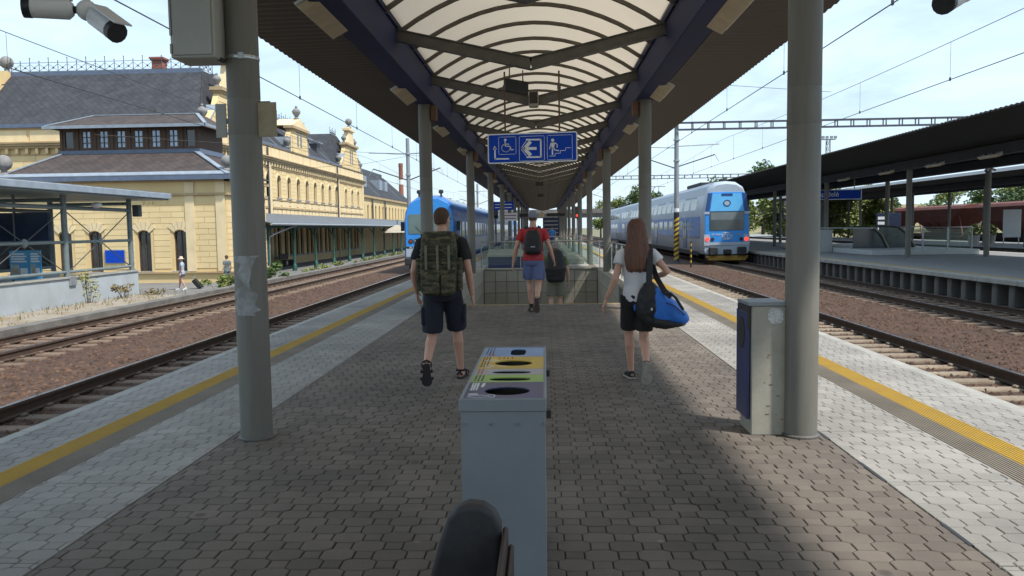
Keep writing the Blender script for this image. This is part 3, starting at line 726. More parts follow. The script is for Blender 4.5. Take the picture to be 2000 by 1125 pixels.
def scribble(y0, y1, x0, x1, rows, matn, seed, bold=1.0):
    rnd = random.Random(seed); b = MB()
    for r_ in range(rows):
        xx = x0 + (x1 - x0) * (r_ + .5) / rows; y = y0
        while y < y1:
            L_ = rnd.uniform(.008, .02); wd = .005 * bold
            b.box(xx - wd * rnd.uniform(.5, 1), xx + wd * rnd.uniform(.3, 1), y, min(y + L_, y1), BZ - .0039, BZ - .0028); y += L_ + rnd.uniform(.003, .008)
    b.build('print', M[matn], rb_)
XL = X0 + .008
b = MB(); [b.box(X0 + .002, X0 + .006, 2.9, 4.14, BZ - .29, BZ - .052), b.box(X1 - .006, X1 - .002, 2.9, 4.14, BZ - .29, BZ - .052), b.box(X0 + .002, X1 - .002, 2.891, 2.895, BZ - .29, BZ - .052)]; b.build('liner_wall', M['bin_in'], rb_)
scribble(3.05, 3.19, XL + .004, XL + .035, 3, 'sign_white', 1); scribble(3.11, 3.195, XL + .04, XL + .062, 1, 'sign_white', 2, 1.6)
scribble(3.235, 3.36, XL, XL + .045, 3, 'print_dark', 3, .7); scribble(3.39, 3.51, XL, XL + .03, 2, 'print_red', 4, .7); scribble(3.57, 3.84, XL, XL + .04, 3, 'print_dark', 5, .7); scribble(3.785, 3.835, XL + .07, XL + .15, 4, 'print_red', 6, .8)
scribble(3.92, 4.13, XL, XL + .045, 3, 'print_dark', 7, .7); scribble(3.88, 3.94, XL + .02, XL + .05, 2, 'print_red', 8)
F = FR((X0, 2.89, BZ - .0039), (1, 0, 0), (0, 0, 1), (0, 1, 0)); b = MB()
stroke(b, F, ellipse(.055, .045, .04, .02, 18), .004, 0, .0012, True); stroke(b, F, ellipse(.105, .05, .012, .026, 12), .004, 0, .0012, True); stroke(b, F, [(.015, .09), (.045, .095), (.05, .08), (.02, .075)], .006, 0, .0012, True); b.build('pictogram', M['sign_white'], rb_)
F = FR((X0, 3.53, BZ - .0039), (1, 0, 0), (0, 0, 1), (0, 1, 0)); b = MB()
stroke(b, F, [(.05, .02), (.075, .06), (.05, .09), (.03, .06)], .005, 0, .0012, True); stroke(b, F, [(.02, .2), (.06, .24), (.09, .2)], .005, 0, .0012, True); stroke(b, F, [(.09, .05), (.13, .06)], .004, 0, .0012); b.build('pictogram', M['sign_white'], rb_)
# ---------------------------------------------------------------- bench end in front of the camera
t = thing('bench', 'black steel bench end with dark wooden slats at the bottom edge of the picture', 'bench', (-.24, 2.0, 0))
pr = [(-.41, .0), (-.39, .25), (-.355, .52), (-.326, .667), (-.30, .76), (-.278, .822), (-.252, .852), (-.217, .864), (-.178, .86), (-.145, .838), (-.128, .80), (-.129, .755), (-.134, .667), (-.145, .45), (-.155, .2), (-.155, .0)]
F = FR((0, 2.2, 0), (1, 0, 0), (0, -1, 0)); b = MB(); b.fprism(F, pr, -.0, .06); b.build('end_panel', M['bench_black'], t, bevel=.018, seg=4, smooth=True)
F = FR((0, 1.2, 0), (1, 0, 0), (0, -1, 0)); b = MB(); b.fprism(F, pr, -.0, .06); b.build('end_panel', M['bench_black'], t, bevel=.018, seg=4, smooth=True)
for x0, x1, z0, z1 in ((-.126, -.111, .56, .785), (-.1105, -.096, .50, .735), (-.134, -.118, .45, .545)):
    b = MB(); b.box(x0, x1, 1.2, 2.19, z0, z1); b.build('back_slat', M['wood'], t, bevel=.006)
for i in range(5):
    x = -.10 + .075 * i; b = MB(); b.box(x, x + .065, 1.2, 2.16, .42 - i * .002, .448 - i * .002); b.build('seat_slat', M['wood'], t, bevel=.006)
b = MB(); b.box(.2, .24, 1.25, 1.3, 0, .41); b.box(.2, .24, 2.05, 2.1, 0, .41); b.build('leg', M['bench_black'], t, bevel=.006)
# ---------------------------------------------------------------- litter bin beside the right column
t = thing('litter_bin', 'tall worn beige steel litter bin with navy front beside the right column', 'bin', (1.7, 6.3, 0))
b = MB(); b.box(1.575, 1.84, 6.13, 6.47, .0, 1.0); b.build('body', M['trash'], t, bevel=.006)
b = MB(); b.box(1.548, 1.845, 6.12, 6.48, 1.002, 1.03); b.build('top', M['grey_metal'], t, bevel=.004)
b = MB(); b.box(1.548, 1.574, 6.15, 6.47, .82, 1.0); b.build('upper_panel', M['black'], t)
F = FR((1.545, 6.49, .12), (0, -1, 0), (-1, 0, 0)); b = MB(); b.fbox(F, 0, .335, 0, .83, -.024, .0); b.build('door', M['navy'], t, bevel=.004)
b = MB(); b.fprism(F, ellipse(.17, .66, .095, .125, 28), .0005, .004); b.build('opening', M['black'], t)
M['sticker'] = mat('scraped sticker', (.55, .58, .60), .7, col2=(.38, .38, .36), scale=60, thr=(.4, .6))
F = FR((1.575, 6.13, 0), (1, 0, 0), (0, -1, 0)); b = MB(); b.fprism(F, [(.115 + .115 * .55, .87)] and [(.12, .90), (.125, .965), (.15, .985), (.215, .98), (.235, .96), (.24, .9), (.22, .87), (.15, .865)], .0005, .0025); b.build('sticker', M['sticker'], t)
b = MB()
for i in range(10): x = .02 + random.random() * .22; z = .1 + random.random() * .6; b.fbox(F, x, x + random.uniform(.006, .03), z, z + .006, .0005, .002)
b.build('scratches', M['rust'], t)
# ================================================================ station building
M['plaster'] = mat('yellow ochre plaster', (.68, .52, .27), .85, col2=(.62, .455, .225), scale=.35, bump=.15, bscale=20, fine=.05)
M['ashlar'] = mat('yellow ochre stone', (.70, .54, .29), .85, var=.08, scale=.8, bump=.15, bscale=25, rnd=.05, isl=True)
M['plaster_lt'] = mat('pale ochre trim', (.70, .56, .34), .8, var=.1, scale=1.5)
M['cornice'] = mat('weathered cornice', (.46, .34, .19), .85, col2=(.33, .24, .14), scale=1.1)
M['slate'] = None
def slate(name, a, b, s=3.2, rot=45):
    m = mat(name, a, .8, col2=b, scale=1.2, spec=.2); t = m.node_tree; N = t.nodes; L = t.links
    bs = N['Principled BSDF']; src = bs.inputs['Base Color'].links[0].from_socket
    tcn = [n for n in N if n.type == 'TEX_COORD'][0]
    mp_ = N.new('ShaderNodeMapping'); mp_.inputs['Rotation'].default_value = (0, 0, R(rot)); mp_.inputs['Scale'].default_value = (s, s, s)
    L.new(tcn.outputs['UV'], mp_.inputs['Vector'])
    br = N.new('ShaderNodeTexBrick'); br.inputs['Color1'].default_value = (1.08, 1.08, 1.08, 1); br.inputs['Color2'].default_value = (.82, .82, .82, 1); br.inputs['Mortar'].default_value = (.5, .5, .5, 1)
    br.inputs['Mortar Size'].default_value = .03; br.inputs['Brick Width'].default_value = 1.0; br.inputs['Row Height'].default_value = 1.0; br.offset = 0; br.inputs['Scale'].default_value = 1
    L.new(mp_.outputs[0], br.inputs['Vector'])
    mx = N.new('ShaderNodeMix'); mx.data_type = 'RGBA'; mx.blend_type = 'MULTIPLY'; mx.inputs['Factor'].default_value = 1
    L.new(src, mx.inputs['A']); L.new(br.outputs['Color'], mx.inputs['B']); L.new(mx.outputs['Result'], bs.inputs['Base Color'])
    bp = N.new('ShaderNodeBump'); bp.inputs['Strength'].default_value = .5; bp.inputs['Distance'].default_value = .03
    L.new(br.outputs['Fac'], bp.inputs['Height']); bp.invert = True; L.new(bp.outputs[0], bs.inputs['Normal']); return m
M['slate'] = slate('blue grey slate', (.040, .043, .052), (.062, .063, .071)); M['slate_brown'] = slate('brown slate', (.058, .048, .047), (.088, .070, .066))
M['lead'] = mat('lead flashing', (.23, .27, .32), .5, var=.15, scale=3); M['gutter'] = mat('blue grey gutter', (.10, .13, .19), .5, var=.15, scale=3)
M['stone_grey'] = mat('grey stone', (.20, .195, .19), .85, var=.25, scale=6); M['dark_wood'] = mat('dark timber', (.045, .028, .02), .8, col2=(.11, .065, .04), scale=1.5, aniso=(8, 8, .8))
M['iron'] = mat('wrought iron', (.06, .065, .075), .6); M['brick_red'] = mat('red brick', (.26, .095, .065), .85, var=.2, scale=9)
M['frame_brown'] = mat('brown window frame', (.07, .045, .03), .6); M['win_glass'] = mat('window glass', (.03, .033, .038), .06, var=.5, scale=2, spec=.9)
M['win_sky'] = mat('sky lit window glass', (.26, .32, .42), .05, var=.3, scale=2, spec=1.0, metal=.3)  # sky brightness is put into the colour of these panes
M['green'] = mat('dark green paint', (.018, .075, .058), .5, var=.2, scale=4); M['awning'] = mat('grey awning sheet', (.11, .125, .145), .55, var=.2, scale=1.2)

def uvroof(name, quads, m, parent):
    me = bpy.data.meshes.new(name); vs = []; fs = []; uvs = []
    off = wloc(parent)
    for q in quads:
        q = [V(p) for p in q]; b = len(vs); vs += [p - off for p in q]; fs.append(tuple(range(b, b + len(q))))
        e = (q[1] - q[0]).normalized(); nrm = e.cross(q[2] - q[0]).normalized(); u2 = nrm.cross(e)
        uvs += [((p - q[0]).dot(e), (p - q[0]).dot(u2)) for p in q]
    me.from_pydata(vs, [], fs); ul = me.uv_layers.new()
    for i, l in enumerate(me.loops): ul.data[i].uv = uvs[l.vertex_index]
    me.materials.append(m); o = bpy.data.objects.new(name, me); COL.objects.link(o); o.parent = parent
    sol = o.modifiers.new('thick', 'SOLIDIFY'); sol.thickness = .06; sol.offset = 1.0 ; sol.use_even_offset = False
    return o

def wall(mb, F, s0, s1, t0, t1, ops, th=.3, mi=0):
    """wall slab with rectangular openings (s0,s1,t0,t1,arch) on frame F; arch = rise of a segmental head"""
    xs = sorted({s0, s1} | {o[0] for o in ops} | {o[1] for o in ops})
    for a, c in zip(xs, xs[1:]):
        if c - a < 1e-6: continue
        spans = sorted([(o[2], o[3]) for o in ops if o[0] <= a + 1e-6 and o[1] >= c - 1e-6]); t = t0
        for lo, hi in spans:
            if lo > t + 1e-6: mb.fbox(F, a, c, t, lo, -th, 0, mi)
            t = hi
        if t < t1 - 1e-6: mb.fbox(F, a, c, t, t1, -th, 0, mi)
    for o in ops:
        if len(o) > 4 and o[4] > 0:
            a, c, hi, ar = o[0], o[1], o[3], o[4]; m_ = (a + c) / 2; hw = (c - a) / 2; n = 7
            for sg_ in (-1, 1):
                e = a if sg_ < 0 else c
                poly = [(e, hi), (m_, hi)] + [(m_ + sg_ * hw * math.sin(math.pi / 2 * k / n), hi - ar + ar * math.cos(math.pi / 2 * k / n)) for k in range(1, n + 1)]
                mb.fprism(F, poly if sg_ > 0 else poly[::-1], -th, 0, mi)
def window(F, o, parent, gm, fm, n0=-.24, bars=(1, 2), sill=True, surround=None, name='window', sub=True):
    a, c, lo, hi = o[:4]; ar = o[4] if len(o) > 4 else 0
    b = MB(); b.fbox(F, a + .0, c - .0, lo, hi, n0 - .03, n0 - .02); w_ = b.build(name, gm, parent)
    f = MB(); fw = .055
    f.fbox(F, a, a + fw, lo, hi - ar * .5, n0 - .019, n0 + .05); f.fbox(F, c - fw, c, lo, hi - ar * .5, n0 - .019, n0 + .05); f.fbox(F, a + fw, c - fw, lo, lo + fw, n0 - .019, n0 + .05)
    for k in range(1, bars[0] + 1):
        s = a + (c - a) * k / (bars[0] + 1); f.fbox(F, s - .02, s + .02, lo + fw, hi, n0 - .019, n0 + .03)
    for k in range(1, bars[1] + 1):
        t_ = lo + (hi - ar - lo) * k / (bars[1] + (0 if ar else 1)); f.fbox(F, a + fw, c - fw, t_ - .02, t_ + .02, n0 - .018, n0 + .032)
    f.build('frame', fm, w_)
    if sill: s_ = MB(); s_.fbox(F, a - .12, c + .12, lo - .1, lo - .002, -.1, .1); s_.build('sill', M['lead'], w_)
    return w_
def arch_ring(mb, F, o, wd, n0, n1):
    a, c, hi, ar = o[0], o[1], o[3], o[4]; m_ = (a + c) / 2; hw = (c - a) / 2; n = 10
    pts = [(m_ + math.cos(math.pi * k / n) * hw, hi - ar + math.sin(math.pi * k / n) * ar) for k in range(n + 1)]
    out = [(m_ + math.cos(math.pi * k / n) * (hw + wd), hi - ar + math.sin(math.pi * k / n) * (ar + wd)) for k in range(n + 1)]
    for k in range(n): mb.fprism(F, [pts[k], out[k], out[k + 1], pts[k + 1]], n0, n1)
    mb.fbox(F, a - wd, a, o[2], hi - ar, n0, n1); mb.fbox(F, c, c + wd, o[2], hi - ar, n0, n1)
def blocks(F, s0, s1, t0, t1, ops, ch, bw, parent=None, mb=None, margin=.12, n1=.024, mtl=None):
    n = max(1, round((t1 - t0) / ch)); ch = (t1 - t0) / n; cnt = 0
    for r_ in range(n):
        lo, hi = t0 + r_ * ch + .011, t0 + (r_ + 1) * ch - .011
        segs = [(s0, s1)]
        for o in ops:
            if o[2] - margin < hi and o[3] + margin > lo:
                ns = []
                for a, c in segs:
                    if o[1] + margin <= a or o[0] - margin >= c: ns.append((a, c)); continue
                    if a < o[0] - margin: ns.append((a, o[0] - margin))
                    if c > o[1] + margin: ns.append((o[1] + margin, c))
                segs = ns
        for a, c in segs:
            if c - a < .12: continue
            x = a; first = (r_ % 2) * .5
            k_ = max(1, round((c - a) / bw)); w_ = (c - a) / k_
            cuts = [a + w_ * (i + (.5 if r_ % 2 and 0 < i < k_ else 0)) for i in range(k_ + 1)]; cuts[-1] = c
            if r_ % 2 and k_ > 1: cuts = [a] + [a + w_ * (i + .5) for i in range(k_)] + [c]
            for u, v in zip(cuts, cuts[1:]):
                if mb is not None: mb.fbox(F, u + .012, v - .012, lo, hi, .0005, n1)
                else:
                    q = MB(); q.fbox(F, u + .012, v - .012, lo, hi, .0005, n1); q.build('stone_block', M['ashlar'], parent); cnt += 1
    return cnt

sb = thing('station_building', 'yellow ochre station building with slate roofs, gables and arched windows', 'building', (-25, 60, -1))
GZ = -1.0
# ---- end pavilion and long facade walls
FE = FR((-34.5, 47.5, GZ), (1, 0, 0), (0, -1, 0)); FF = FR((-20.5, 47.5, GZ), (0, 1, 0), (1, 0, 0))
wm = MB()
wm.fbox(FE, 0, 14.0, 0, 9.05, -.3, 0)
L_fac = 42.8
wins = []
for y in [59 + 2.45 * i for i in range(9)] + [82.4, 85.1, 87.8]: wins.append((y - .46 - 47.5, y + .46 - 47.5, 5.25, 6.97, .42))
for y in (49.6, 52.3, 55.0): wins.append((y - .46 - 47.5, y + .46 - 47.5, 5.25, 6.97, .42))
lower = []
y = 49.0
while y < 89:
    for d in (-.62, .62): lower.append((y + d - .42 - 47.5, y + d + .42 - 47.5, .75, 3.35, .15))
    y += 2.9
wall(wm, FF, 0, L_fac, 0, 9.05, wins + lower)
wm.box(-34.5, -20.8, 90.0, 90.3, GZ, 8.05); wm.box(-34.8, -34.5, 47.5, 90.3, GZ, 8.05)
wm.build('wall', M['plaster'], sb)
for o in wins: window(FF, o, sb, M['win_glass'], M['frame_brown'], -.2, (1, 2))
for o in lower: window(FF, o, sb, M['win_glass'], M['frame_brown'], -.2, (1, 2))
tr = MB()
for o in wins: arch_ring(tr, FF, o, .14, .0005, .06)
tr.build('window_surrounds', M['plaster_lt'], sb)['kind'] = 'stuff'
bk = MB(); blocks(FF, .0, L_fac, 4.65, 7.35, wins, .3, 1.22, mb=bk, margin=.16, n1=.03)
blocks(FE, .0, 14.0, 5.2, 7.45, [], .38, 1.5, mb=bk, n1=.03)
tag(bk.build('facade_blocks', M['ashlar'], sb), kind='stuff')
cn = MB()
def course(F, s1, t0, t1, n1): cn.fbox(F, -n1, s1 + n1, t0, t1, -.01, n1)
for F_, s1 in ((FE, 14.0), (FF, L_fac)):
    course(F_, s1, 7.98, 8.12, .34); course(F_, s1, 7.84, 7.97, .24); course(F_, s1, 8.125, 8.2, .42)
    cn.fbox(F_, 0, s1, 9.0, 9.1, -.05, .08); cn.fbox(F_, 0, s1, 4.38, 4.5, 0, .1); cn.fbox(F_, 0, s1, 7.42, 7.5, 0, .06); cn.fbox(F_, 0, s1, 5.02, 5.1, 0, .09)
cn.build('cornice', M['cornice'], sb)
# brackets under the cornice, parapet panels
dm = MB()
for F_, s1 in ((FE, 14.0), (FF, L_fac)):
    k = .35
    while k < s1: dm.fbox(F_, k - .08, k + .08, 7.55, 7.835, .0, .2); dm.fbox(F_, k - .05, k + .05, 7.5, 7.55, .0, .1); k += .62
tag(dm.build('cornice_brackets', M['plaster_lt'], sb), kind='stuff')
pm = MB(); k = .1
while k < L_fac - 1: pm.fbox(FF, k, k + 1.9, 8.26, 8.93, .0, .04); pm.fbox(FF, k + .2, k + 1.7, 4.52, 4.98, .0, .05); pm.fbox(FF, k + .1, k + .9, 3.95, 4.3, 0, .05); pm.fbox(FF, k + 1.1, k + 1.85, 3.95, 4.3, 0, .05); k += 2.05
k = .2
while k < 13: pm.fbox(FE, k, k + 3.2, 8.26, 8.93, .0, .04); k += 3.4
tag(pm.build('parapet_panels', M['plaster_lt'], sb), kind='stuff')
# pilasters where the pavilions begin, and dark downpipes
for s in (11.6, 31.6, 42.3):
    b = MB(); b.fbox(FF, s, s + .5, 0, 7.84, .0, .12); b.build('pilaster', M['plaster_lt'], sb)
for s in (11.3, 31.3):
    b = MB(); b.tube([FF.p(s, 3.9, .16), FF.p(s, 9.0, .16)], .07, 8); b.build('downpipe', M['iron'], sb)
# ---- roofs
ZE, ZR = 8.1, 12.15
rf = [[(-34.5, 47.6, ZE), (-20.6, 47.6, ZE), (-22.2, 52.2, ZR), (-35.2, 52.2, ZR)],
      [(-20.6, 47.6, ZE), (-20.6, 58.4, ZE), (-22.2, 54.0, ZR), (-22.2, 52.2, ZR)],
      [(-20.6, 58.4, ZE), (-34.5, 58.4, ZE), (-35.2, 54.0, ZR), (-22.2, 54.0, ZR)],
      [(-35.2, 52.2, ZR), (-22.2, 52.2, ZR), (-22.2, 54.0, ZR), (-35.2, 54.0, ZR)]]
r1 = uvroof('roof', rf, M['slate'], sb)
rf = [[(-20.62, 55, ZE), (-20.62, 82, ZE), (-23.9, 82, 11.3), (-23.9, 55, 11.3)], [(-23.9, 55, 11.3), (-23.9, 82, 11.3), (-30.5, 82, 11.3), (-30.5, 55, 11.3)], [(-34.3, 82, ZE), (-34.3, 55, ZE), (-30.5, 55, 11.3), (-30.5, 82, 11.3)]]
uvroof('roof', rf, M['slate'], sb)
rf = [[(-34.5, 79.4, ZE), (-20.6, 79.4, ZE), (-22.2, 83.6, 11.7), (-34.2, 83.6, 11.7)], [(-20.6, 79.4, ZE), (-20.6, 90.2, ZE), (-22.2, 86, 11.7), (-22.2, 83.6, 11.7)], [(-20.6, 90.2, ZE), (-34.5, 90.2, ZE), (-34.2, 86, 11.7), (-22.2, 86, 11.7)], [(-34.2, 83.6, 11.7), (-22.2, 83.6, 11.7), (-22.2, 86, 11.7), (-34.2, 86, 11.7)]]
uvroof('roof', rf, M['slate'], sb)
b = MB(); b.box(-35.3, -22.15, 52.0, 52.3, ZR - .12, ZR + .16); b.box(-35.3, -22.15, 53.9, 54.2, ZR - .12, ZR + .16); b.build('ridge_flashing', M['gutter'], sb)
b = MB(); b.box(-24.05, -23.75, 55, 81, 11.25, 11.5); b.build('ridge_flashing', M['gutter'], sb)
b = MB(); b.box(-34.5, -20.5, 47.3, 47.52, ZE - .02, ZE + .2); b.build('eaves_gutter', M['gutter'], sb)
b = MB(); b.box(-20.62, -20.42, 47.6, 90.2, ZE - .02, ZE + .16); b.build('eaves_gutter', M['gutter'], sb)
b = MB(); b.hexa([(-27.3, 49.0, 9.25), (-26.5, 49.0, 9.25), (-26.5, 49.6, 9.3), (-27.3, 49.6, 9.3), (-27.2, 49.35, 9.72), (-26.55, 49.35, 9.72), (-26.55, 49.95, 9.9), (-27.2, 49.95, 9.9)]); b.build('skylight', M['lead'], sb)
def chimney(x, y, z0, z1, w_=.55):
    c = MB(); c.box(x - w_ / 2, x + w_ / 2, y - w_ / 2, y + w_ / 2, z0, z1); c.box(x - w_ * .6, x + w_ * .6, y - w_ * .6, y + w_ * .6, z1, z1 + .1); c.box(x - w_ * .68, x + w_ * .68, y - w_ * .68, y + w_ * .68, z1 + .1, z1 + .22); c.build('chimney', M['brick_red'], sb)
chimney(-25.4, 53, ZR - .2, 13.0, .7); chimney(-24.3, 60, 11, 12.4)
def cresting(pts, z, h=.62):
    c = MB()
    for a, d in zip(pts, pts[1:]):
        a = V((*a, z)); d = V((*d, z)); L_ = (d - a).length; e = (d - a).normalized(); n = max(2, round(L_ / .62)); up = V((0, 0, 1))
        for hh in (.06, h): c.bar(a + up * hh, d + up * hh, .025, .025)
        for i in range(n + 1):
            p = a + e * (L_ * i / n); c.bar(p, p + up * (h + (.3 if i % 2 == 0 else .1)), .03, .03, up=(1, 0, 0)); c.ball(p + up * (h + (.3 if i % 2 == 0 else .1)), .04, 4)
            if i < n:
                q = a + e * (L_ * (i + 1) / n); c.bar(p + up * .08, q + up * (h * .85), .02, .02); c.bar(q + up * .08, p + up * (h * .85), .02, .02)
                m_ = (p + q) / 2 + up * (h * .47); c.ball(m_, .07, 4)
    tag(c.build('roof_cresting', M['iron'], sb), kind='stuff')
cresting([(-34.9, 52.1), (-22.3, 52.1), (-22.3, 54.1)], ZR + .14); cresting([(-23.9, 58), (-23.9, 80), (-30, 80)], 11.5); cresting([(-22.3, 83.7), (-22.3, 86)], 11.75, .4)
# ---- gables on the track side
def gable(yc, wb, z0, wt, z1, ztop, kind, fr=FF, roofx=-21.2):
    s = yc - 47.5; G = MB(); hb = wb / 2; ht = wt / 2; e0 = z0 - GZ; e1 = z1 - GZ; e2 = ztop - GZ
    poly = [(s - hb, e0), (s + hb, e0), (s + hb * .86, e0 + (e1 - e0) * .12), (s + ht * 1.25, e0 + (e1 - e0) * .62), (s + ht, e1), (s - ht, e1), (s - ht * 1.25, e0 + (e1 - e0) * .62), (s - hb * .86, e0 + (e1 - e0) * .12)]
    G.fprism(fr, poly, -.35, .06); G.build('gable', M['plaster'], sb)
    gb = MB()
    n = int((e1 - e0) / .34)
    for i in range(n):
        a = e0 + i * (e1 - e0) / n + .02; q = (i + .5) / n; hw = (hb * .86) * (1 - q) + ht * q - .12
        gb.fbox(fr, s - hw, s + hw, a, a + (e1 - e0) / n - .05, .0605, .09)
    tag(gb.build('gable_blocks', M['ashlar'], sb), kind='stuff')
    c_ = MB(); c_.fbox(fr, s - ht - .35, s + ht + .35, e1, e1 + .22, -.5, .32); c_.fbox(fr, s - ht - .22, s + ht + .22, e1 - .14, e1 - .002, -.4, .2); c_.build('gable_cornice', M['cornice'], sb)
    top = MB()
    if kind == 'ped': top.fprism(fr, [(s - ht - .35, e1 + .221), (s + ht + .35, e1 + .221), (s, e2)], -1.6, .22); top.build('pediment', M['plaster_lt'], sb)
    else:
        tw = ht * .62
        top.fprism(fr, [(s - tw, e1 + .221), (s + tw, e1 + .221), (s + tw * .62, e2 - .3), (s - tw * .62, e2 - .3)], -.4, .1); top.fbox(fr, s - tw * .95, s + tw * .95, e2 - .3, e2 - .08, -.5, .25); top.fbox(fr, s - tw * .6, s + tw * .6, e2 - .08, e2 + .1, -.4, .1); top.build('gable_top', M['plaster_lt'], sb)
        for sg_ in (-1, 1): urn(fr.p(s + sg_ * (ht + .1), e1 + .22, -.1), .26)
    for sg_ in (-1, 1):
        urn(fr.p(s + sg_ * (hb - .3), e0 + (e1 - e0) * .12, -.1), .3)
        a = (s + sg_ * hb * .84, e0 + (e1 - e0) * .14); c = (s + sg_ * ht * 1.26, e0 + (e1 - e0) * .62); f_ = MB()
        f_.fprism(fr, [a, c, (c[0] - sg_ * .1, c[1]), (a[0] - sg_ * .1, a[1])][::sg_], -1.3, .12); f_.build('flashing', M['lead'], sb)
    for ds in ((-.42, .42) if wt > 2.5 else (-.36, .36)):
        o = (s + ds - .2, s + ds + .2, e0 + .55, e0 + 2.0, .2); w_ = MB(); w_.fbox(fr, o[0], o[1], o[2], o[3] - .15, .0905, .10); w_.fprism(fr, ellipse(s + ds, o[3] - .15, .2, .18, 14), .0905, .10); w_.build('slit_window', M['win_glass'], sb)
    return G
def urn(p, r):
    u = MB(); u.lathe(p, [(r * .7, 0), (r * .7, r * .3), (r * .35, r * .5), (r * .5, r * .8), (r, r * 1.6), (r * 1.05, r * 2.0), (r * .7, r * 2.5), (r * .3, r * 2.8), (r * .35, r * 3.1), (r * .06, r * 3.4)], 12); u.build('urn', M['stone_grey'], sb, smooth=True)
def ballf(p, r):
    u = MB(); u.lathe(p, [(r * .75, 0), (r * .75, r * .25), (r * .4, r * .5), (r * .35, r * .9)], 12); u.ball(V(p) + V((0, 0, r * 1.75)), r, 12); u.build('ball_finial', M['stone_grey'], sb, smooth=True)
gable(53.0, 10.2, 8.1, 4.6, 10.6, 12.9, 'top'); gable(66.9, 6.0, 8.1, 3.9, 10.0, 11.0, 'ped'); gable(85.0, 9.8, 8.1, 4.4, 10.5, 12.4, 'top')
urn((-20.6, 66.9, 10.95), .34); ballf((-20.6, 85, 12.5), .36); ballf((-20.6, 53, 13.0), .36)
# far (town side) gable end seen at the picture edge
b = MB(); b.box(-36.2, -34.8, 50.5, 55.2, 8.0, 11.3); b.box(-36.0, -34.9, 51.3, 54.2, 11.3, 12.3); b.build('gable', M['plaster'], sb); ballf((-35.4, 52.4, 12.3), .42)
# dormers
for y in (72.4, 75.9):
    d = MB(); d.box(-22.1, -21.35, y - .5, y + .5, 8.9, 9.9); dd = d.build('dormer', M['iron'], sb)
    d = MB(); d.hexa([(-23.2, y - .75, 10.5), (-21.1, y - .75, 9.92), (-21.1, y + .75, 9.92), (-23.2, y + .75, 10.5), (-23.2, y - .75, 10.58), (-21.1, y - .75, 10.0), (-21.1, y + .75, 10.0), (-23.2, y + .75, 10.58)]); d.build('dormer_roof', M['lead'], dd)
for y0 in (62.3, 71.2, 78.0):
    d = MB(); d.bar((-20.75, y0, ZE + .2), (-23.8, y0 - .4, 11.3), .2, .06); d.build('flashing', M['lead'], sb)
# ---- single storey extension with lantern, facing the camera
EX0, EX1, EY = -28.6, -16.7, 41.6
FX = FR((EX0, EY, GZ), (1, 0, 0), (0, -1, 0)); FXS = FR((EX1, EY, GZ), (0, 1, 0), (1, 0, 0)); EW = EX1 - EX0
eops = [(x - .36 - EX0, x + .36 - EX0, .62, 2.78, .2) for x in (-25.5, -23.85, -21.2, -19.25)]
sops = [(2.2, 2.9, .62, 2.78, .2)]
b = MB(); wall(b, FX, 0, EW, 0, 5.5, eops); wall(b, FXS, 0.3, 5.9, 0, 5.5, sops); b.fbox(FX, 0, .3, 0, 5.5, -5.9, -.3); b.build('wall', M['plaster'], sb)
for o in eops: window(FX, o, sb, M['win_glass'], M['frame_brown'], -.2, (1, 1))
for o in sops: window(FXS, o, sb, M['win_glass'], M['frame_brown'], -.2, (1, 1))
nb = blocks(FX, 0, EW, .75, 4.05, eops, .3, 1.25, parent=sb, margin=.16)
bk = MB(); blocks(FXS, 0.02, 5.9, .75, 4.05, sops, .3, 1.25, mb=bk, margin=.16); tag(bk.build('side_blocks', M['ashlar'], sb), kind='stuff')
for o in eops:
    b = MB(); m_ = (o[0] + o[1]) / 2
    for k in range(5):
        a0 = R(35 + 22 * k); a1 = R(35 + 22 * k + 20); b.fprism(FX, [(m_ + math.cos(a0) * .38, o[3] - .3 + math.sin(a0) * .34), (m_ + math.cos(a0) * .8, o[3] - .3 + math.sin(a0) * .8), (m_ + math.cos(a1) * .8, o[3] - .3 + math.sin(a1) * .8), (m_ + math.cos(a1) * .38, o[3] - .3 + math.sin(a1) * .34)], .036, .055)
    b.build('voussoirs', M['plaster_lt'], sb)
c_ = MB()
for F_, s1 in ((FX, EW), (FXS, 5.9)):
    c_.fbox(F_, -.08 if F_ is FX else 0, s1 + (.08 if F_ is FX else 0), .5, .58, 0, .12); c_.fbox(F_, -.1, s1 + .1, 4.6, 4.72, 0, .14); c_.fbox(F_, -.2, s1 + .2, 5.32, 5.5, -.01, .2)
c_.build('string_course', M['cornice'], sb)
for s in (EW - .55, EW - 2.2, .05):
    b = MB(); b.fbox(FX, s, s + .5, .6, 5.3, .036, .075); b.build('pilaster', M['plaster_lt'], sb)
b = MB(); b.fbox(FX, EW - 3.9, EW - .1, 4.12, 4.58, .0, .02); b.build('inscription_band', M['plaster'], sb)
cu = bpy.data.curves.new('t', 'FONT'); cu.body = 'V I N C R'; cu.size = .34; cu.extrude = .012; cu.space_character = 1.1
to = bpy.data.objects.new('t', cu); COL.objects.link(to); dg = bpy.context.evaluated_depsgraph_get(); tm = bpy.data.meshes.new_from_object(to.evaluated_get(dg)); bpy.data.objects.remove(to)
tm.materials.append(M['plaster']); lo_ = obj_from(tm, 'inscription', sb, V((-21.25, EY - .033, 3.15)) - wloc(sb)); lo_.rotation_euler = (R(90), 0, 0)
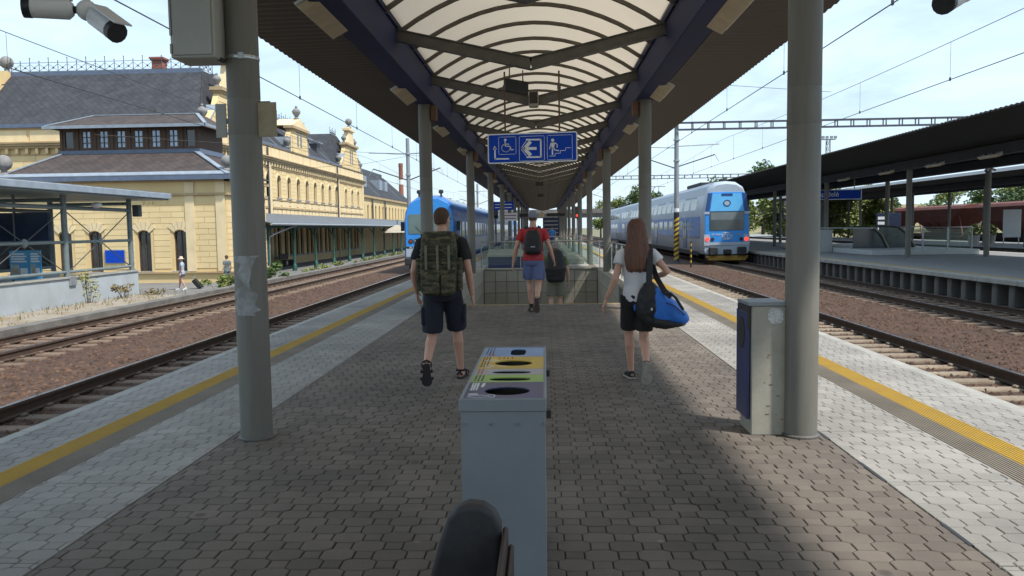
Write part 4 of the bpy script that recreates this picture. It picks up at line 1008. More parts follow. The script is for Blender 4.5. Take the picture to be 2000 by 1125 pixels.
# roof of the extension
ZX = 4.6
rf = [[(EX0 - .3, EY - .35, ZX), (EX1 + .3, EY - .35, ZX), (-19.3, 44.2, 6.05), (-27.0, 44.2, 6.05)], [(EX1 + .3, EY - .35, ZX), (EX1 + .3, 47.5, ZX), (-19.3, 47.5, 6.05), (-19.3, 44.2, 6.05)], [(EX0 - .3, 47.5, ZX), (EX0 - .3, EY - .35, ZX), (-27.0, 44.2, 6.05), (-27.0, 47.5, 6.05)]]
uvroof('roof', rf, M['slate_brown'], sb)
b = MB(); b.box(EX0 - .32, EX1 + .32, EY - .5, EY - .36, ZX - .2, ZX + .03); b.box(EX1 + .31, EX1 + .45, EY - .5, 46.0, ZX - .2, ZX + .03); b.build('eaves_gutter', M['gutter'], sb)
b = MB(); b.hexa([(EX0 - .3, EY - .37, ZX + .062), (EX1 + .3, EY - .37, ZX + .062), (EX1 + .1, EY - .05, ZX + .23), (EX0 - .1, EY - .05, ZX + .23), (EX0 - .3, EY - .37, ZX + .1), (EX1 + .3, EY - .37, ZX + .1), (EX1 + .1, EY - .05, ZX + .27), (EX0 - .1, EY - .05, ZX + .27)]); b.build('eaves_flashing', M['lead'], sb)
b = MB(); b.bar((EX1 + .3, EY - .35, ZX + .1), (-19.3, 44.2, 6.15), .3, .06); b.bar((EX0 - .3, EY - .35, ZX + .1), (-27.0, 44.2, 6.15), .22, .06); b.build('hip_flashing', M['lead'], sb)
ballf((EX1 + .05, EY + .15, ZX + .25), .3); ballf((EX0 - .1, EY + .15, ZX + .15), .42)
# lantern
LX0, LX1, LY = -27.1, -19.15, 44.3
b = MB(); b.box(LX0 - .06, LX1 + .06, LY - .08, 47.5, 6.05, 6.32); b.build('lantern_sill', M['gutter'], sb)
FL = FR((LX0, LY, 6.32), (1, 0, 0), (0, -1, 0)); LWd = LX1 - LX0
lops = []
n = 8
for i in range(n):
    c = LWd * (i + .5) / n - .0; lops.append((c - .29, c + .29, .1, 1.05))
b = MB(); wall(b, FL, 0, LWd, 0, 1.3, lops, .12); b.box(LX1 - .12, LX1, LY + .12, 47.5, 6.32, 7.62); b.box(LX0, LX0 + .12, LY + .12, 47.5, 6.32, 7.62); b.build('lantern_wall', M['dark_wood'], sb)
for i in range(n + 1):
    s = LWd * i / n; s = min(max(s, .07), LWd - .07); b = MB(); b.fbox(FL, s - .07, s + .07, 0, 1.3, .001, .05); b.build('lantern_post', M['dark_wood'], sb)
for i, o in enumerate(lops):
    if 0 < i < n - 1: window(FL, o, sb, M['win_sky'], M['frame_brown'], -.05, (1, 2), False, name='lantern_window')
    else: window(FL, (o[0], o[1], o[2], o[3]), sb, M['win_glass'], M['frame_brown'], -.05, (0, 0), False, name='lantern_window')
rf = [[(LX0 - .55, LY - .6, 7.55), (LX1 + .6, LY - .6, 7.55), (LX1 - .9, 46.2, 8.45), (LX0 + .9, 46.2, 8.45)], [(LX1 + .6, LY - .6, 7.55), (LX1 + .6, 47.5, 7.55), (LX1 - .9, 47.5, 8.45), (LX1 - .9, 46.2, 8.45)], [(LX0 - .55, 47.5, 7.55), (LX0 - .55, LY - .6, 7.55), (LX0 + .9, 46.2, 8.45), (LX0 + .9, 47.5, 8.45)], [(LX0 + .9, 46.2, 8.45), (LX1 - .9, 46.2, 8.45), (LX1 - .9, 47.5, 8.45), (LX0 + .9, 47.5, 8.45)]]
uvroof('lantern_roof', rf, M['slate_brown'], sb)
b = MB(); b.box(LX0 - .6, LX1 + .65, LY - .7, LY - .61, 7.47, 7.64); b.box(LX1 + .61, LX1 + .7, LY - .7, 47.5, 7.47, 7.64); b.build('lantern_eaves', M['lead'], sb)
b = MB(); b.bar((LX0 - .55, LY - .6, 7.65), (LX0 + .9, 46.2, 8.54), .16, .05); b.bar((LX1 + .6, LY - .6, 7.65), (LX1 - .9, 46.2, 8.54), .2, .05); b.bar((LX0 + .9, 46.2, 8.54), (LX1 - .9, 46.2, 8.54), .14, .05); b.build('hip_flashing', M['lead'], sb)
# ---- far wing
fw = thing('station_wing', 'lower far wing of the yellow station with grey slate roof', 'building', (-24, 108, -1))
FW = FR((-20.8, 90.4, GZ), (0, 1, 0), (1, 0, 0)); ops = [(1.2 + 2.2 * i, 1.95 + 2.2 * i, 3.9, 5.7, .35) for i in range(15)]
b = MB(); wall(b, FW, 0, 34, 0, 6.7, ops); b.box(-32, -20.8, 124.1, 124.4, GZ, 5.7); b.build('wall', M['plaster'], fw)
for o in ops: window(FW, o, fw, M['win_glass'], M['frame_brown'], -.15, (1, 1), False)
b = MB(); b.fbox(FW, 0, 34, 6.45, 6.72, 0, .25); b.fbox(FW, 0, 34, 3.55, 3.68, 0, .08); b.build('cornice', M['cornice'], fw)
uvroof('roof', [[(-20.6, 90.4, 5.72), (-20.6, 124.6, 5.72), (-24.3, 121, 9.4), (-24.3, 90.4, 9.4)], [(-20.6, 124.6, 5.72), (-32, 124.6, 5.72), (-28.5, 121, 9.4), (-24.3, 121, 9.4)], [(-24.3, 90.4, 9.4), (-24.3, 121, 9.4), (-28.5, 121, 9.4), (-28.5, 90.4, 9.4)]], M['slate'], fw)
for y in (96.5, 106, 109.5): 
    b = MB(); b.box(-23.2, -21.6, y - .9, y + .9, 6.9, 8.2); b.build('dormer', M['lead'], fw)
for y in (100.5, 116): 
    b = MB(); b.bar((-20.7, y, 5.85), (-24.2, y - .3, 9.4), .2, .08); b.build('flashing', M['lead'], fw)
b = MB(); b.box(-25, -24.2, 103.4, 104.4, 9, 10.6); b.box(-25.1, -24.1, 103.3, 104.5, 10.6, 10.85); b.build('chimney', M['brick_red'], fw)
b = MB(); b.box(-24.4, -24.3, 91, 120, 9.4, 9.9); b.build('ridge_rail', M['iron'], fw)
for y in (96, 103.5):
    b = MB(); b.tube([(-20.62, y, 2.9), (-20.62, y, 5.6)], .09, 8); b.build('downpipe', M['iron'], fw)
# ---- low awning along the station
aw = thing('station_awning', 'long low grey awning on green posts along the station front', 'awning', (-18, 48, -1))
b = MB(); ny = int(77 / .38); vs = []; fs = []
for i in range(ny + 1):
    y = 47.0 + .38 * i; dz = .035 if i % 2 else 0
    vs += [(-20.46, y, 2.98 + dz), (-16.25, y, 2.16 + dz), (-20.46, y, 2.93), (-16.25, y, 2.10)]
for i in range(ny): a = 4 * i; fs += [(a, a + 1, a + 5, a + 4), (a + 2, a + 6, a + 7, a + 3), (a + 1, a + 3, a + 7, a + 5)]
b.add(vs, fs); b.build('roof_sheet', M['awning'], aw)
b = MB(); b.tube([(-16.2, 47, 2.08), (-16.2, 124, 2.08)], .075, 8); b.build('gutter', M['galv'], aw)
b = MB(); b.box(-16.85, -16.65, 47, 124, 1.86, 2.05); b.build('edge_beam', M['green'], aw)
p0 = MB(); p0.lathe((0, 0, 0), [(.16, 0), (.16, .35), (.1, .45), (.085, .5), (.075, 2.5), (.12, 2.6), (.12, 2.9)], 12); _o = p0.build('post', M['green'], smooth=True); pme_ = _o.data; bpy.data.objects.remove(_o)
for i in range(14):
    y = 47.9 + 5.03 * i; o = obj_from(pme_, 'post', aw, V((-16.75, y, -1)) - wloc(aw))
    b = MB(); b.bar((-16.75, y, 1.3), (-17.5, y, 2.2), .06, .08); b.bar((-16.75, y - .0, 1.3), (-16.75, y + .65, 1.9), .05, .06); b.bar((-20.4, y, 2.75), (-16.7, y, 2.0), .08, .12); b.build('bracket', M['green'], aw)
b = MB(); b.tube([(-16.3, 52.2, 2.0), (-16.5, 51.6, 1.9), (-16.8, 49.4, 1.5), (-16.85, 48.4, 1.3), (-16.85, 48.3, -.95)], .06, 8); b.build('downpipe', M['galv'], aw, smooth=True)
# market parasol and bench under the awning
t = thing('parasol', 'beige square market parasol beside the station awning', 'parasol', (-15.4, 84, -1))
b = MB(); b.add([(-17.0, 82.4, 1.35), (-14.1, 82.4, 1.35), (-14.1, 85.6, 1.35), (-17.0, 85.6, 1.35), (-15.5, 84, 2.2)], [(0, 1, 4), (1, 2, 4), (2, 3, 4), (3, 0, 4)]); b.build('canopy', mat('beige parasol cloth', (.36, .32, .25), .8, var=.15, scale=2), t)
b = MB(); b.tube([(-15.5, 84, -1), (-15.5, 84, 2.7)], .05, 8); b.build('pole', M['iron'], t)
t = thing('bench', 'brown bench against the station wall under the awning', 'bench', (-19.6, 60, -1))
b = MB(); b.box(-19.8, -19.3, 59, 61, -.58, -.52); b.build('seat', M['wood'], t); b = MB(); b.box(-19.85, -19.8, 59, 61, -.5, -.05); b.build('backrest', M['wood'], t)
for y in (59.1, 60.8): b = MB(); b.box(-19.75, -19.35, y, y + .08, -1, -.58); b.build('leg', M['iron'], t)
t = thing('factory_chimney', 'tall red and white factory chimney behind the station', 'chimney', (-53.5, 300, -1))
b = MB(); b.lathe((-53.5, 300, -1), [(1.15, 0), (.85, 19.6)], 16); b.build('lower_shaft', M['brick_red'], t, smooth=True)
b = MB(); b.lathe((-53.5, 300, -1), [(.85, 19.6), (.83, 21.4)], 16); b.build('white_band', M['white_metal'], t, smooth=True)
b = MB(); b.lathe((-53.5, 300, -1), [(.83, 21.4), (.78, 26), (.86, 26.2), (.86, 27.5)], 16); b.build('top_band', M['brick_red'], t, smooth=True)

# ================================================================ glazed stair shelter on the left
sh = thing('stair_shelter', 'grey steel stair shelter with flat roof and pale parapet wall on the left', 'shelter', (-17.6, 28, -.9))
M['pale_wall'] = mat('pale grey blue wall', (.40, .44, .47), .8, col2=(.33, .35, .36), scale=1.0, bump=.1, bscale=20)
M['shelter'] = mat('grey green steel', (.15, .185, .19), .5, var=.15, scale=4); M['screen_blue'] = mat('dark blue panel', (.012, .020, .055), .25, var=.4, scale=1.2)
for y0 in [15.0 + 3.1 * i for i in range(6)]:
    b = MB(); b.box(-17.85, -17.45, y0 + .008, y0 + 3.092, -1.0, .02); b.build('parapet', M['pale_wall'], sh, bevel=.01)
b = MB(); b.box(-17.9, -17.4, 15, 33.66, .022, .075); b.build('coping', M['concrete'], sh)
b = MB(); b.box(-21.2, -20.9, 15, 33.6, -1, .02); b.build('parapet', M['pale_wall'], sh)
b = MB(); b.box(-22.3, -16.5, 10, 35.0, 3.13, 3.37); b.build('roof_edge', M['lead'], sh, bevel=.02)
b = MB(); b.box(-22.2, -16.6, 10.1, 34.9, 3.08, 3.128); b.build('ceiling', M['shelter'], sh)
b = MB(); b.box(-22.25, -16.55, 10, 34.95, 3.372, 3.40); b.build('roof_sheet', M['concrete_dark'], sh)
for x in (-17.62, -21.05):
    for y in (19.5, 24.1, 28.75, 33.4):
        b = MB(); b.tube([(x, y, .07 if y < 33 and x < -20 or y > 33 else -.4), (x, y, 3.1)], .105, 14); b.build('column', M['shelter'], sh, smooth=True)
        if x > -18 and y < 33: b = MB(); b.box(x + .09, x + .24, y - .2, y + .2, -.25, .1); b.build('base_bracket', M['galv'], sh, bevel=.01)
    for z in (2.62, 1.35, .25):
        b = MB(); b.tube([(x, 12, z), (x, 33.4, z)], .06 if z < 2 else .08, 10); b.build('rail_tube', M['shelter'], sh, smooth=True)
    for y in (19.5, 24.1, 28.75):
        m_ = V((x, y + 2.33, 1.35)); d = MB(); d.ball(m_, .16, 8, 0, (.5, 1, 1)); d.build('node', M['shelter'], sh, smooth=True)
        for p in ((y, 2.55), (y + 4.65, 2.55), (y, .2), (y + 4.65, .2)):
            d = MB(); d.tube([(x, p[0], p[1]), m_], .02, 6); d.build('brace', M['iron'], sh)
for y in (24.1, 28.75, 33.4): b = MB(); b.tube([(-21.05, y, 2.9), (-17.6, y, 2.9)], .07, 10); b.build('cross_tube', M['shelter'], sh)
b = MB(); b.ball((-17.3, 30.4, 2.75), .2, 10, 0, (1, 1, .6)); b.build('globe_lamp', M['white_metal'], sh, smooth=True)
b = MB(); b.box(-17.55, -17.25, 33.5, 33.8, 2.35, 2.85); b.build('clock_box', M['iron'], sh, bevel=.03)
for i in range(4):
    b = MB(); b.box(-21.05 + .0, -21.03, 15.2 + 4.6 * i, 19.6 + 4.6 * i, .3, 2.5); b.build('pane', M['glass'], sh)
def ypix(u, y): return 0
t = thing('poster_board', 'pair of light blue advertising posters in the left shelter', 'poster', (-19, 28, -1))
M['poster'] = mat('poster blue', (.05, .25, .52), .4, col2=(.10, .40, .65), scale=1.0); M['poster_photo'] = mat('poster picture', (.55, .62, .68), .4, col2=(.20, .24, .22), scale=3.5); M['poster_skin'] = mat('poster tan', (.45, .28, .18), .5, var=.3, scale=5)
for i, (x0, x1) in enumerate(((-19.25, -18.55), (-18.52, -18.1))):
    b = MB(); b.box(x0, x1, 28.0, 28.05, .02, 1.08); p_ = b.build('poster', M['poster'], t)
    w_ = x1 - x0
    for q in range(4): b = MB(); b.box(x0 + .06, x0 + w_ * (.9 if q % 2 else .8), 27.995, 27.999, .93 - q * .09, .985 - q * .09); b.build('text_line', M['sign_white'], p_)
    b = MB(); b.box(x0 + .04, x0 + w_ * .5, 27.995, 27.999, .16, .58); b.build('picture', M['poster_photo'], p_); b = MB(); b.box(x0 + .1, x0 + w_ * .42, 27.991, 27.9945, .26, .42); b.build('hand', M['poster_skin'], p_)
    b = MB(); b.box(x0 + w_ * .55, x1 - .05, 27.995, 27.999, .22, .45); b.build('card', M['sign_white'], p_)
for x in (-19.2, -18.15): b = MB(); b.box(x - .03, x + .03, 28.06, 28.1, -1, 1.05); b.build('post', M['iron'], t)
t = thing('blue_panel', 'plain blue rectangular panel on the station wall seen through the left shelter', 'sign', (-22.8, 41.5, .1))
b = MB(); b.box(-23.3, -22.28, 41.50, 41.53, .10, .76); b.build('panel', M['sign_blue'], t); b = MB(); b.box(-23.34, -22.24, 41.531, 41.56, .06, .80); b.build('frame', M['galv'], t)
t = thing('display_board', 'large dark blue display board hung in the left shelter', 'display', (-19, 28.3, 1.3))
b = MB(); b.box(-20.8, -19.3, 28.4, 28.5, 1.42, 2.45); b.build('screen', M['screen_blue'], t, bevel=.01); b = MB(); b.box(-19.25, -18.0, 28.4, 28.5, 1.42, 2.45); b.build('screen', M['screen_blue'], t, bevel=.01)
b = MB(); b.box(-19.295, -19.255, 28.38, 28.5, 1.3, 3.08); b.build('hanger', M['shelter'], t); b = MB(); b.box(-20.8, -18.0, 28.38, 28.5, 1.36, 1.415); b.build('lower_rail', M['shelter'], t)
# ================================================================ trains
M['tr_blue'] = mat('train bright blue', (.035, .26, .70), .35, var=.08, scale=1.5); M['tr_navy'] = mat('train dark blue', (.025, .07, .22), .3, var=.12, scale=1.5); M['tr_mid'] = mat('train side blue', (.042, .15, .44), .3, var=.12, scale=1.5)
M['tr_white'] = mat('train pale grey', (.37, .43, .50), .35, var=.08, scale=1.2); M['tr_roof'] = mat('train roof grey', (.22, .26, .32), .4, var=.12, scale=1.0); M['tr_dark'] = mat('train underframe', (.025, .025, .028), .7, var=.3, scale=3)
M['tr_glass'] = mat('train window glass', (.03, .045, .05), .05, var=.4, scale=.6, spec=1.0); M['tr_green_glass'] = mat('greenish windscreen', (.08, .13, .12), .06, var=.3, scale=.8, spec=1.0)
M['red_lamp'] = mat('red tail lamp', (.7, .03, .03), .25, var=.05); M['plough'] = mat('ochre plough', (.34, .20, .03), .6, var=.25, scale=4)
def emis(m, col, s):
    b_ = m.node_tree.nodes['Principled BSDF']; b_.inputs['Emission Color'].default_value = (*col, 1); b_.inputs['Emission Strength'].default_value = s
emis(M['red_lamp'], (1, .06, .04), 1.2)
def text_mesh(body, size, name, mtl, parent, loc, rot=(R(90), 0, 0), extrude=.002, align='LEFT'):
    cu = bpy.data.curves.new('t', 'FONT'); cu.body = body; cu.size = size; cu.extrude = extrude; cu.align_x = align
    to = bpy.data.objects.new('t', cu); COL.objects.link(to); dg = bpy.context.evaluated_depsgraph_get(); tm = bpy.data.meshes.new_from_object(to.evaluated_get(dg)); bpy.data.objects.remove(to)
    tm.materials.append(mtl); o = obj_from(tm, name, parent, V(loc) - wloc(parent)); o.rotation_euler = rot; return o
def body_sec(prof, xc, y, sx=1.0, sz=1.0, z0=RZ, zc=0.0): return [(xc + a * sx, y, z0 + zc + (c - zc) * sz) for a, c in prof]
# ---- double decker on the right
tx, ty = 11.0, 48.7
dt = thing('double_deck_train', 'blue and pale grey double deck train leaving on the right', 'train', (tx, ty, RZ))
side = [(1.42, .62), (1.43, 2.55), (1.40, 3.1), (1.22, 4.0), (1.0, 4.52), (.6, 4.78), (0, 4.84)]
half = [(1.30, .42)] + side
prof = [(-a, c) for a, c in half] + [(a, c) for a, c in half[::-1][1:]]
def sec_y(y, sx, sz): return [(tx + a * sx, y, RZ + .42 + (c - .42) * sz) for a, c in prof]
for ci in range(3):
    y0 = ty + .55 + ci * 26.4; y1 = y0 + 25.9
    b = MB(); rings = ([sec_y(ty + .12, .93, .955), sec_y(ty + .3, .975, .985)] if ci == 0 else [sec_y(y0, .99, .995)]) + [sec_y(y0 + .1, 1, 1), sec_y(y1, 1, 1)]
    b.ring_loft(rings)
    cb = b.build('car_body', M['tr_white'], dt, smooth=True)
    sx0 = 1.434
    for s in (-1, 1):
        F = FR((tx + s * 1.432, y0 + .4, RZ), (0, 1, 0), (s, 0, 0))
        m_ = MB(); m_.fbox(F, 0, 25.2, 1.50, 2.72, 0, .006); m_.build('blue_band', M['tr_mid'], cb)
        m_ = MB(); m_.fbox(F, 0, 25.2, 1.36, 1.50, 0, .006); m_.build('dark_band', M['tr_navy'], cb)
        for k in range(8):
            q = 2.8 + k * 2.55
            m_ = MB(); m_.fbox(F, q, q + 1.7, 1.9, 2.5, .0065, .012); m_.build('lower_window', M['tr_glass'], cb)
        for k in range(2):
            q = (4.6, 18.6)[k]; m_ = MB(); m_.fbox(F, q, q + 1.5, .7, 2.56, .0125, .02); dr = m_.build('door', M['tr_navy'], cb)
            for w0 in (.12, .82): m_ = MB(); m_.fbox(F, q + w0, q + w0 + .55, 1.3, 2.4, .0205, .026); m_.build('door_window', M['tr_glass'], dr)
        # upper deck windows on the sloping side
        a0 = V((s * 1.40, 0, 3.1)); a1 = V((s * 1.22, 0, 4.0)); e = (a1 - a0).normalized(); nn = V((s * e.z * 1, 0, -s * e.x * s)) ; nn = V((e.z * s, 0, abs(e.x)))
        F2 = FR((tx + a0.x, y0 + .4, RZ + a0.z), (0, 1, 0), nn, e)
        for k in range(9):
            q = 1.6 + k * 2.55
            m_ = MB(); m_.fbox(F2, q, q + 1.9, .05, .72, .0, .008); m_.build('upper_window', M['tr_glass'], cb)
        for q in (2.2, 9, 15.5): m_ = MB(); m_.fbox(F2, q, q + 4.0, .86, .90, .0, .03); m_.build('roof_rib', M['tr_roof'], cb)
        m_ = MB(); m_.fbox(F, 1, 24.5, .30, .60, -.25, -.05); m_.build('skirt', M['tr_dark'], cb)
    for yy in (y0 + 3.2, y0 + 22.2):
        for w_ in (-1.3, 1.3):
            for s in (-1, 1):
                m_ = MB(); m_.tube([(tx + s * .68, yy + w_, RZ + .46), (tx + s * .82, yy + w_, RZ + .46)], .46, 18); m_.build('wheel', M['tr_dark'], dt, smooth=True)
    m_ = MB(); m_.ring_loft([[(tx + a, y, RZ + c + .012) for a, c in ((-1.22, 4.0), (-1.0, 4.52), (-.6, 4.78), (0, 4.84), (.6, 4.78), (1.0, 4.52), (1.22, 4.0))] for y in (y0 + .15, y1 - .05)], False, 0, False); m_.build('roof', M['tr_roof'], cb)
    m_ = MB(); m_.box(tx - .55, tx + .55, y0 + 5, y0 + 10, RZ + 4.82, RZ + 5.05); m_.build('roof_unit', M['tr_dark'], cb, bevel=.05)
# pantograph
m_ = MB(); py = ty + 30
m_.bar((tx - .5, py, RZ + 4.9), (tx - .3, py + 1.2, RZ + 5.5), .05, .05); m_.bar((tx + .5, py, RZ + 4.9), (tx + .3, py + 1.2, RZ + 5.5), .05, .05); m_.bar((tx - .3, py + 1.2, RZ + 5.5), (tx - .2, py, RZ + 6.0), .04, .04); m_.bar((tx + .3, py + 1.2, RZ + 5.5), (tx + .2, py, RZ + 6.0), .04, .04); m_.bar((tx - .8, py, RZ + 6.0), (tx + .8, py, RZ + 6.0), .06, .05); m_.build('pantograph', M['tr_dark'], dt)
# cab front
F = FR((tx, ty + .10, RZ), (1, 0, 0), (0, -1, 0))
m_ = MB(); m_.fprism(F, [(-1.30, 1.15), (1.30, 1.15), (1.31, 2.98), (1.18, 3.3), (.98, 4.16), (-.98, 4.16), (-1.18, 3.3), (-1.31, 2.98)], -.1, .01); fr_ = m_.build('cab_front', M['tr_blue'], dt, bevel=.02)
m_ = MB(); m_.fprism(F, [(-1.0, 3.02), (1.0, 3.02), (.86, 4.08), (-.86, 4.08)], .011, .03); m_.build('upper_panel', mat('train sky blue', (.13, .48, .85), .3, var=.1, scale=1), fr_)
m_ = MB(); m_.fprism(F, [(-1.03, 1.86), (1.03, 1.86), (1.03, 2.99), (-1.03, 2.99)], .011, .035); m_.build('windscreen', M['tr_glass'], fr_, bevel=.01)
m_ = MB(); m_.fprism(F, [(-.95, 2.50), (.95, 2.50), (.95, 2.94), (-.95, 2.94)], .0355, .038); m_.build('sun_blind', mat('pale blind', (.16, .19, .20), .3, var=.15, scale=1.2), fr_)
for s in (-1, 1):
    m_ = MB(); m_.fprism(F, [(s * .90, 4.10), (s * 1.06, 3.0), (s * 1.3, 3.0), (s * 1.14, 4.10)][::s], .011, .034); m_.build('corner_panel', M['tr_navy'], fr_)
    m_ = MB(); m_.fbox(F, min(s * 1.04, s * 1.34), max(s * 1.04, s * 1.34), 2.84, 2.99, .036, .044); m_.build('white_flash', M['tr_white'], fr_)
    m_ = MB(); m_.fbox(F, min(s * 1.02, s * 1.36), max(s * 1.02, s * 1.36), .95, 1.62, .012, .034); m_.build('lower_corner', M['tr_white'], fr_)
    m_ = MB(); m_.fprism(F, ellipse(s * 1.17, 1.33, .12, .12, 18), .0345, .06); m_.build('tail_lamp', M['red_lamp'], fr_); m_ = MB(); m_.fprism(F, ellipse(s * .86, 1.33, .11, .11, 18), .0345, .055); m_.build('head_lamp', M['tr_dark'], fr_)
    m_ = MB(); m_.fbox(F, min(s * .62, s * 1.1), max(s * .62, s * 1.1), .38, .86, .0, .42); m_.build('buffer', M['tr_dark'], dt, bevel=.04)
m_ = MB(); m_.fbox(F, -1.36, 1.36, .98, 1.15, -.05, .03); m_.build('lower_band', M['tr_white'], fr_)
m_ = MB(); stroke(m_, F, ellipse(0, 3.5, .2, .17, 20), .05, .031, .05, True); m_.build('headlight_ring', M['tr_mid'], fr_); m_ = MB(); m_.fprism(F, ellipse(0, 3.5, .17, .145, 20), .031, .04); m_.build('headlight', M['tr_white'], fr_)
m_ = MB(); m_.fbox(F, -.33, .33, 3.93, 4.07, .031, .045); m_.build('destination_box', M['tr_navy'], fr_)
m_ = MB(); stroke(m_, F, rrect(-.28, .3, 1.34, 1.72, .13), .05, .0115, .02, True); m_.build('emblem_ring', M['sign_white'], fr_)
text_mesh('\u010cD', .3, 'emblem', M['sign_white'], fr_, (tx + .01, ty + .075, RZ + 1.42), align='CENTER', extrude=.004)
text_mesh('471 062-4', .16, 'running_number', M['sign_white'], fr_, (tx - .92, ty + .075, RZ + 1.56), extrude=.004); m_ = MB(); [m_.fbox(F, .55 + .075 * q_, .6 + .075 * q_, 1.6, 1.66, .0115, .018) for q_ in range(5)]; m_.build('small_print', M['plough'], fr_)
m_ = MB(); m_.fbox(F, -1.2, 1.2, .1, .94, -.5, -.12); m_.build('coupler_bay', M['tr_dark'], dt); m_ = MB(); m_.fbox(F, -.2, .2, .42, .72, -.1, .5); m_.build('coupler', M['tr_dark'], dt, bevel=.05)
m_ = MB(); m_.fprism(F, [(-1.1, .05), (1.1, .05), (1.3, .34), (-1.3, .34)], .05, .15); m_.build('snow_plough', M['plough'], dt, bevel=.01)
m_ = MB(); m_.box(tx - .12, tx + .12, ty + 1.0, ty + 1.4, RZ + 4.8, RZ + 5.0); m_.build('roof_horn', M['tr_dark'], dt)
# ---- single deck control car train on the left
tx, ty = -6.17, 42.8
lt = thing('passenger_train', 'blue and white passenger train with boxy cab on the left track', 'train', (tx, ty, RZ))
half = [(1.38, .5), (1.42, .7), (1.43, 2.6), (1.36, 3.15), (1.12, 3.62), (.7, 3.92), (0, 4.03)]
prof = [(-a, c) for a, c in half] + [(a, c) for a, c in half[::-1][1:]]
for ci in range(4):
    y0 = ty + .3 + ci * 25.0; y1 = y0 + 24.6
    def S(y, sx, sz): return [(tx + a * sx, y, RZ + .5 + (c - .5) * sz) for a, c in prof]
    b = MB(); b.ring_loft(([S(ty + .05, .9, .95), S(ty + .25, .97, .985), S(ty + .6, 1, 1)] if ci == 0 else [S(y0, 1, 1)]) + [S(y1, 1, 1)])
    cb = b.build('car_body', M['tr_mid'] if ci else M['tr_mid'], lt, smooth=True)
    for s in (-1, 1):
        F = FR((tx + s * 1.4205, y0 + .4, RZ), (0, 1, 0), (s, 0, .006))
        m_ = MB(); m_.fbox(F, .6, 23.8, .72, 1.6, 0, .008); m_.build('white_band', M['tr_white'], cb)
        for k in range(9): m_ = MB(); m_.fbox(F, 2.6 + k * 2.2, 2.6 + k * 2.2 + 1.35, 1.75, 2.6, .012, .02); m_.build('window', M['tr_glass'], cb)
        for q in (1.0, 22.2): m_ = MB(); m_.fbox(F, q, q + .9, .7, 2.7, .0085, .018); dr = m_.build('door', M['tr_navy'], cb); m_ = MB(); m_.fbox(F, q + .2, q + .7, 1.7, 2.5, .0185, .024); m_.build('door_window', M['tr_glass'], dr)
    m_ = MB(); m_.box(tx - 1.2, tx + 1.2, y0 + .8, y1, RZ + .1, RZ + .5); m_.build('underframe', M['tr_dark'], cb)
    for k in range(5): m_ = MB(); m_.box(tx - .3, tx + .3, y0 + 3 + k * 4.2, y0 + 3.6 + k * 4.2, RZ + 4.0, RZ + 4.12); m_.build('roof_vent', M['tr_roof'], cb)
    m_ = MB(); m_.ring_loft([[(tx + a, y, RZ + c + .012) for a, c in ((-1.12, 3.62), (-.7, 3.92), (0, 4.03), (.7, 3.92), (1.12, 3.62))] for y in (y0 + 1.0, y1)], False, 0, False); m_.build('roof', M['tr_roof'], cb)
F = FR((tx, ty + .04, RZ), (1, 0, 0), (0, -1, 0))
m_ = MB(); m_.fprism(F, [(-1.28, 1.25), (1.28, 1.25), (1.30, 2.6), (1.22, 3.2), (1.0, 3.58), (.55, 3.82), (-.55, 3.82), (-1.0, 3.58), (-1.22, 3.2), (-1.30, 2.6)], -.1, .01); fr_ = m_.build('cab_front', M['tr_blue'], lt, bevel=.02)
m_ = MB(); m_.fbox(F, -1.28, 1.28, .72, 1.16, -.08, .012); m_.build('white_apron', M['tr_white'], fr_); m_ = MB(); m_.fbox(F, -1.29, 1.29, 1.16, 1.27, -.08, .016); m_.build('number_band', M['tr_dark'], fr_)
text_mesh('80-29 206', .13, 'running_number', M['sign_white'], fr_, (tx - 1.1, ty + .022, RZ + 1.17), extrude=.003)
for s in (-1, 1):
    m_ = MB(); m_.fprism(F, rrect(min(s * .06, s * 1.14), max(s * .06, s * 1.14), 1.95, 3.0, .09), .011, .03); m_.build('windscreen', M['tr_green_glass'], fr_)
    for q, mm in ((1.02, 'red_lamp_off'), (.74, 'tr_white')):
        if mm not in M: M[mm] = mat('dull red lamp', (.25, .04, .04), .3)
        m_ = MB(); m_.fprism(F, ellipse(s * q, 1.55, .13, .13, 18), .011, .03); rg = m_.build('lamp_ring', M['tr_dark'], fr_); m_ = MB(); m_.fprism(F, ellipse(s * q, 1.55, .075, .075, 14), .0305, .04); m_.build('lamp', M[mm], rg)
    m_ = MB(); m_.fbox(F, min(s * .55, s * 1.3), max(s * .55, s * 1.3), .28, .68, .0, .5); m_.build('buffer', M['tr_dark'], lt, bevel=.04)
    m_ = MB(); m_.bar(F.p(s * .3, 1.85, .04), F.p(s * .75, 2.35, .04), .02, .02); m_.build('wiper', M['tr_dark'], fr_)
    m_ = MB(); m_.lathe((tx + s * .6, ty + .6, RZ + 3.9), [(.05, 0), (.05, .2), (.13, .24), (.13, .38), (.06, .42)], 10); m_.build('roof_horn', M['tr_dark'], lt)
    m_ = MB(); m_.fbox(F, min(s * 1.44, s * 1.62), max(s * 1.44, s * 1.62), 2.1, 2.6, -.5, -.42); m_.build('mirror', M['tr_dark'], lt)
m_ = MB(); m_.fbox(F, -.95, -.35, .86, 1.02, .0125, .06); m_.build('step', M['tr_roof'], fr_)
m_ = MB(); m_.fbox(F, -1.15, 1.15, .05, .5, -.5, -.1); m_.build('underframe', M['tr_dark'], lt); m_ = MB(); m_.fbox(F, -1.0, -.55, .18, .28, .0, .1); m_.build('hose_red', M['red_lamp_off'], lt); m_ = MB(); m_.fbox(F, -.45, .2, .2, .3, .0, .1); m_.build('hose_yellow', M['plough'], lt)

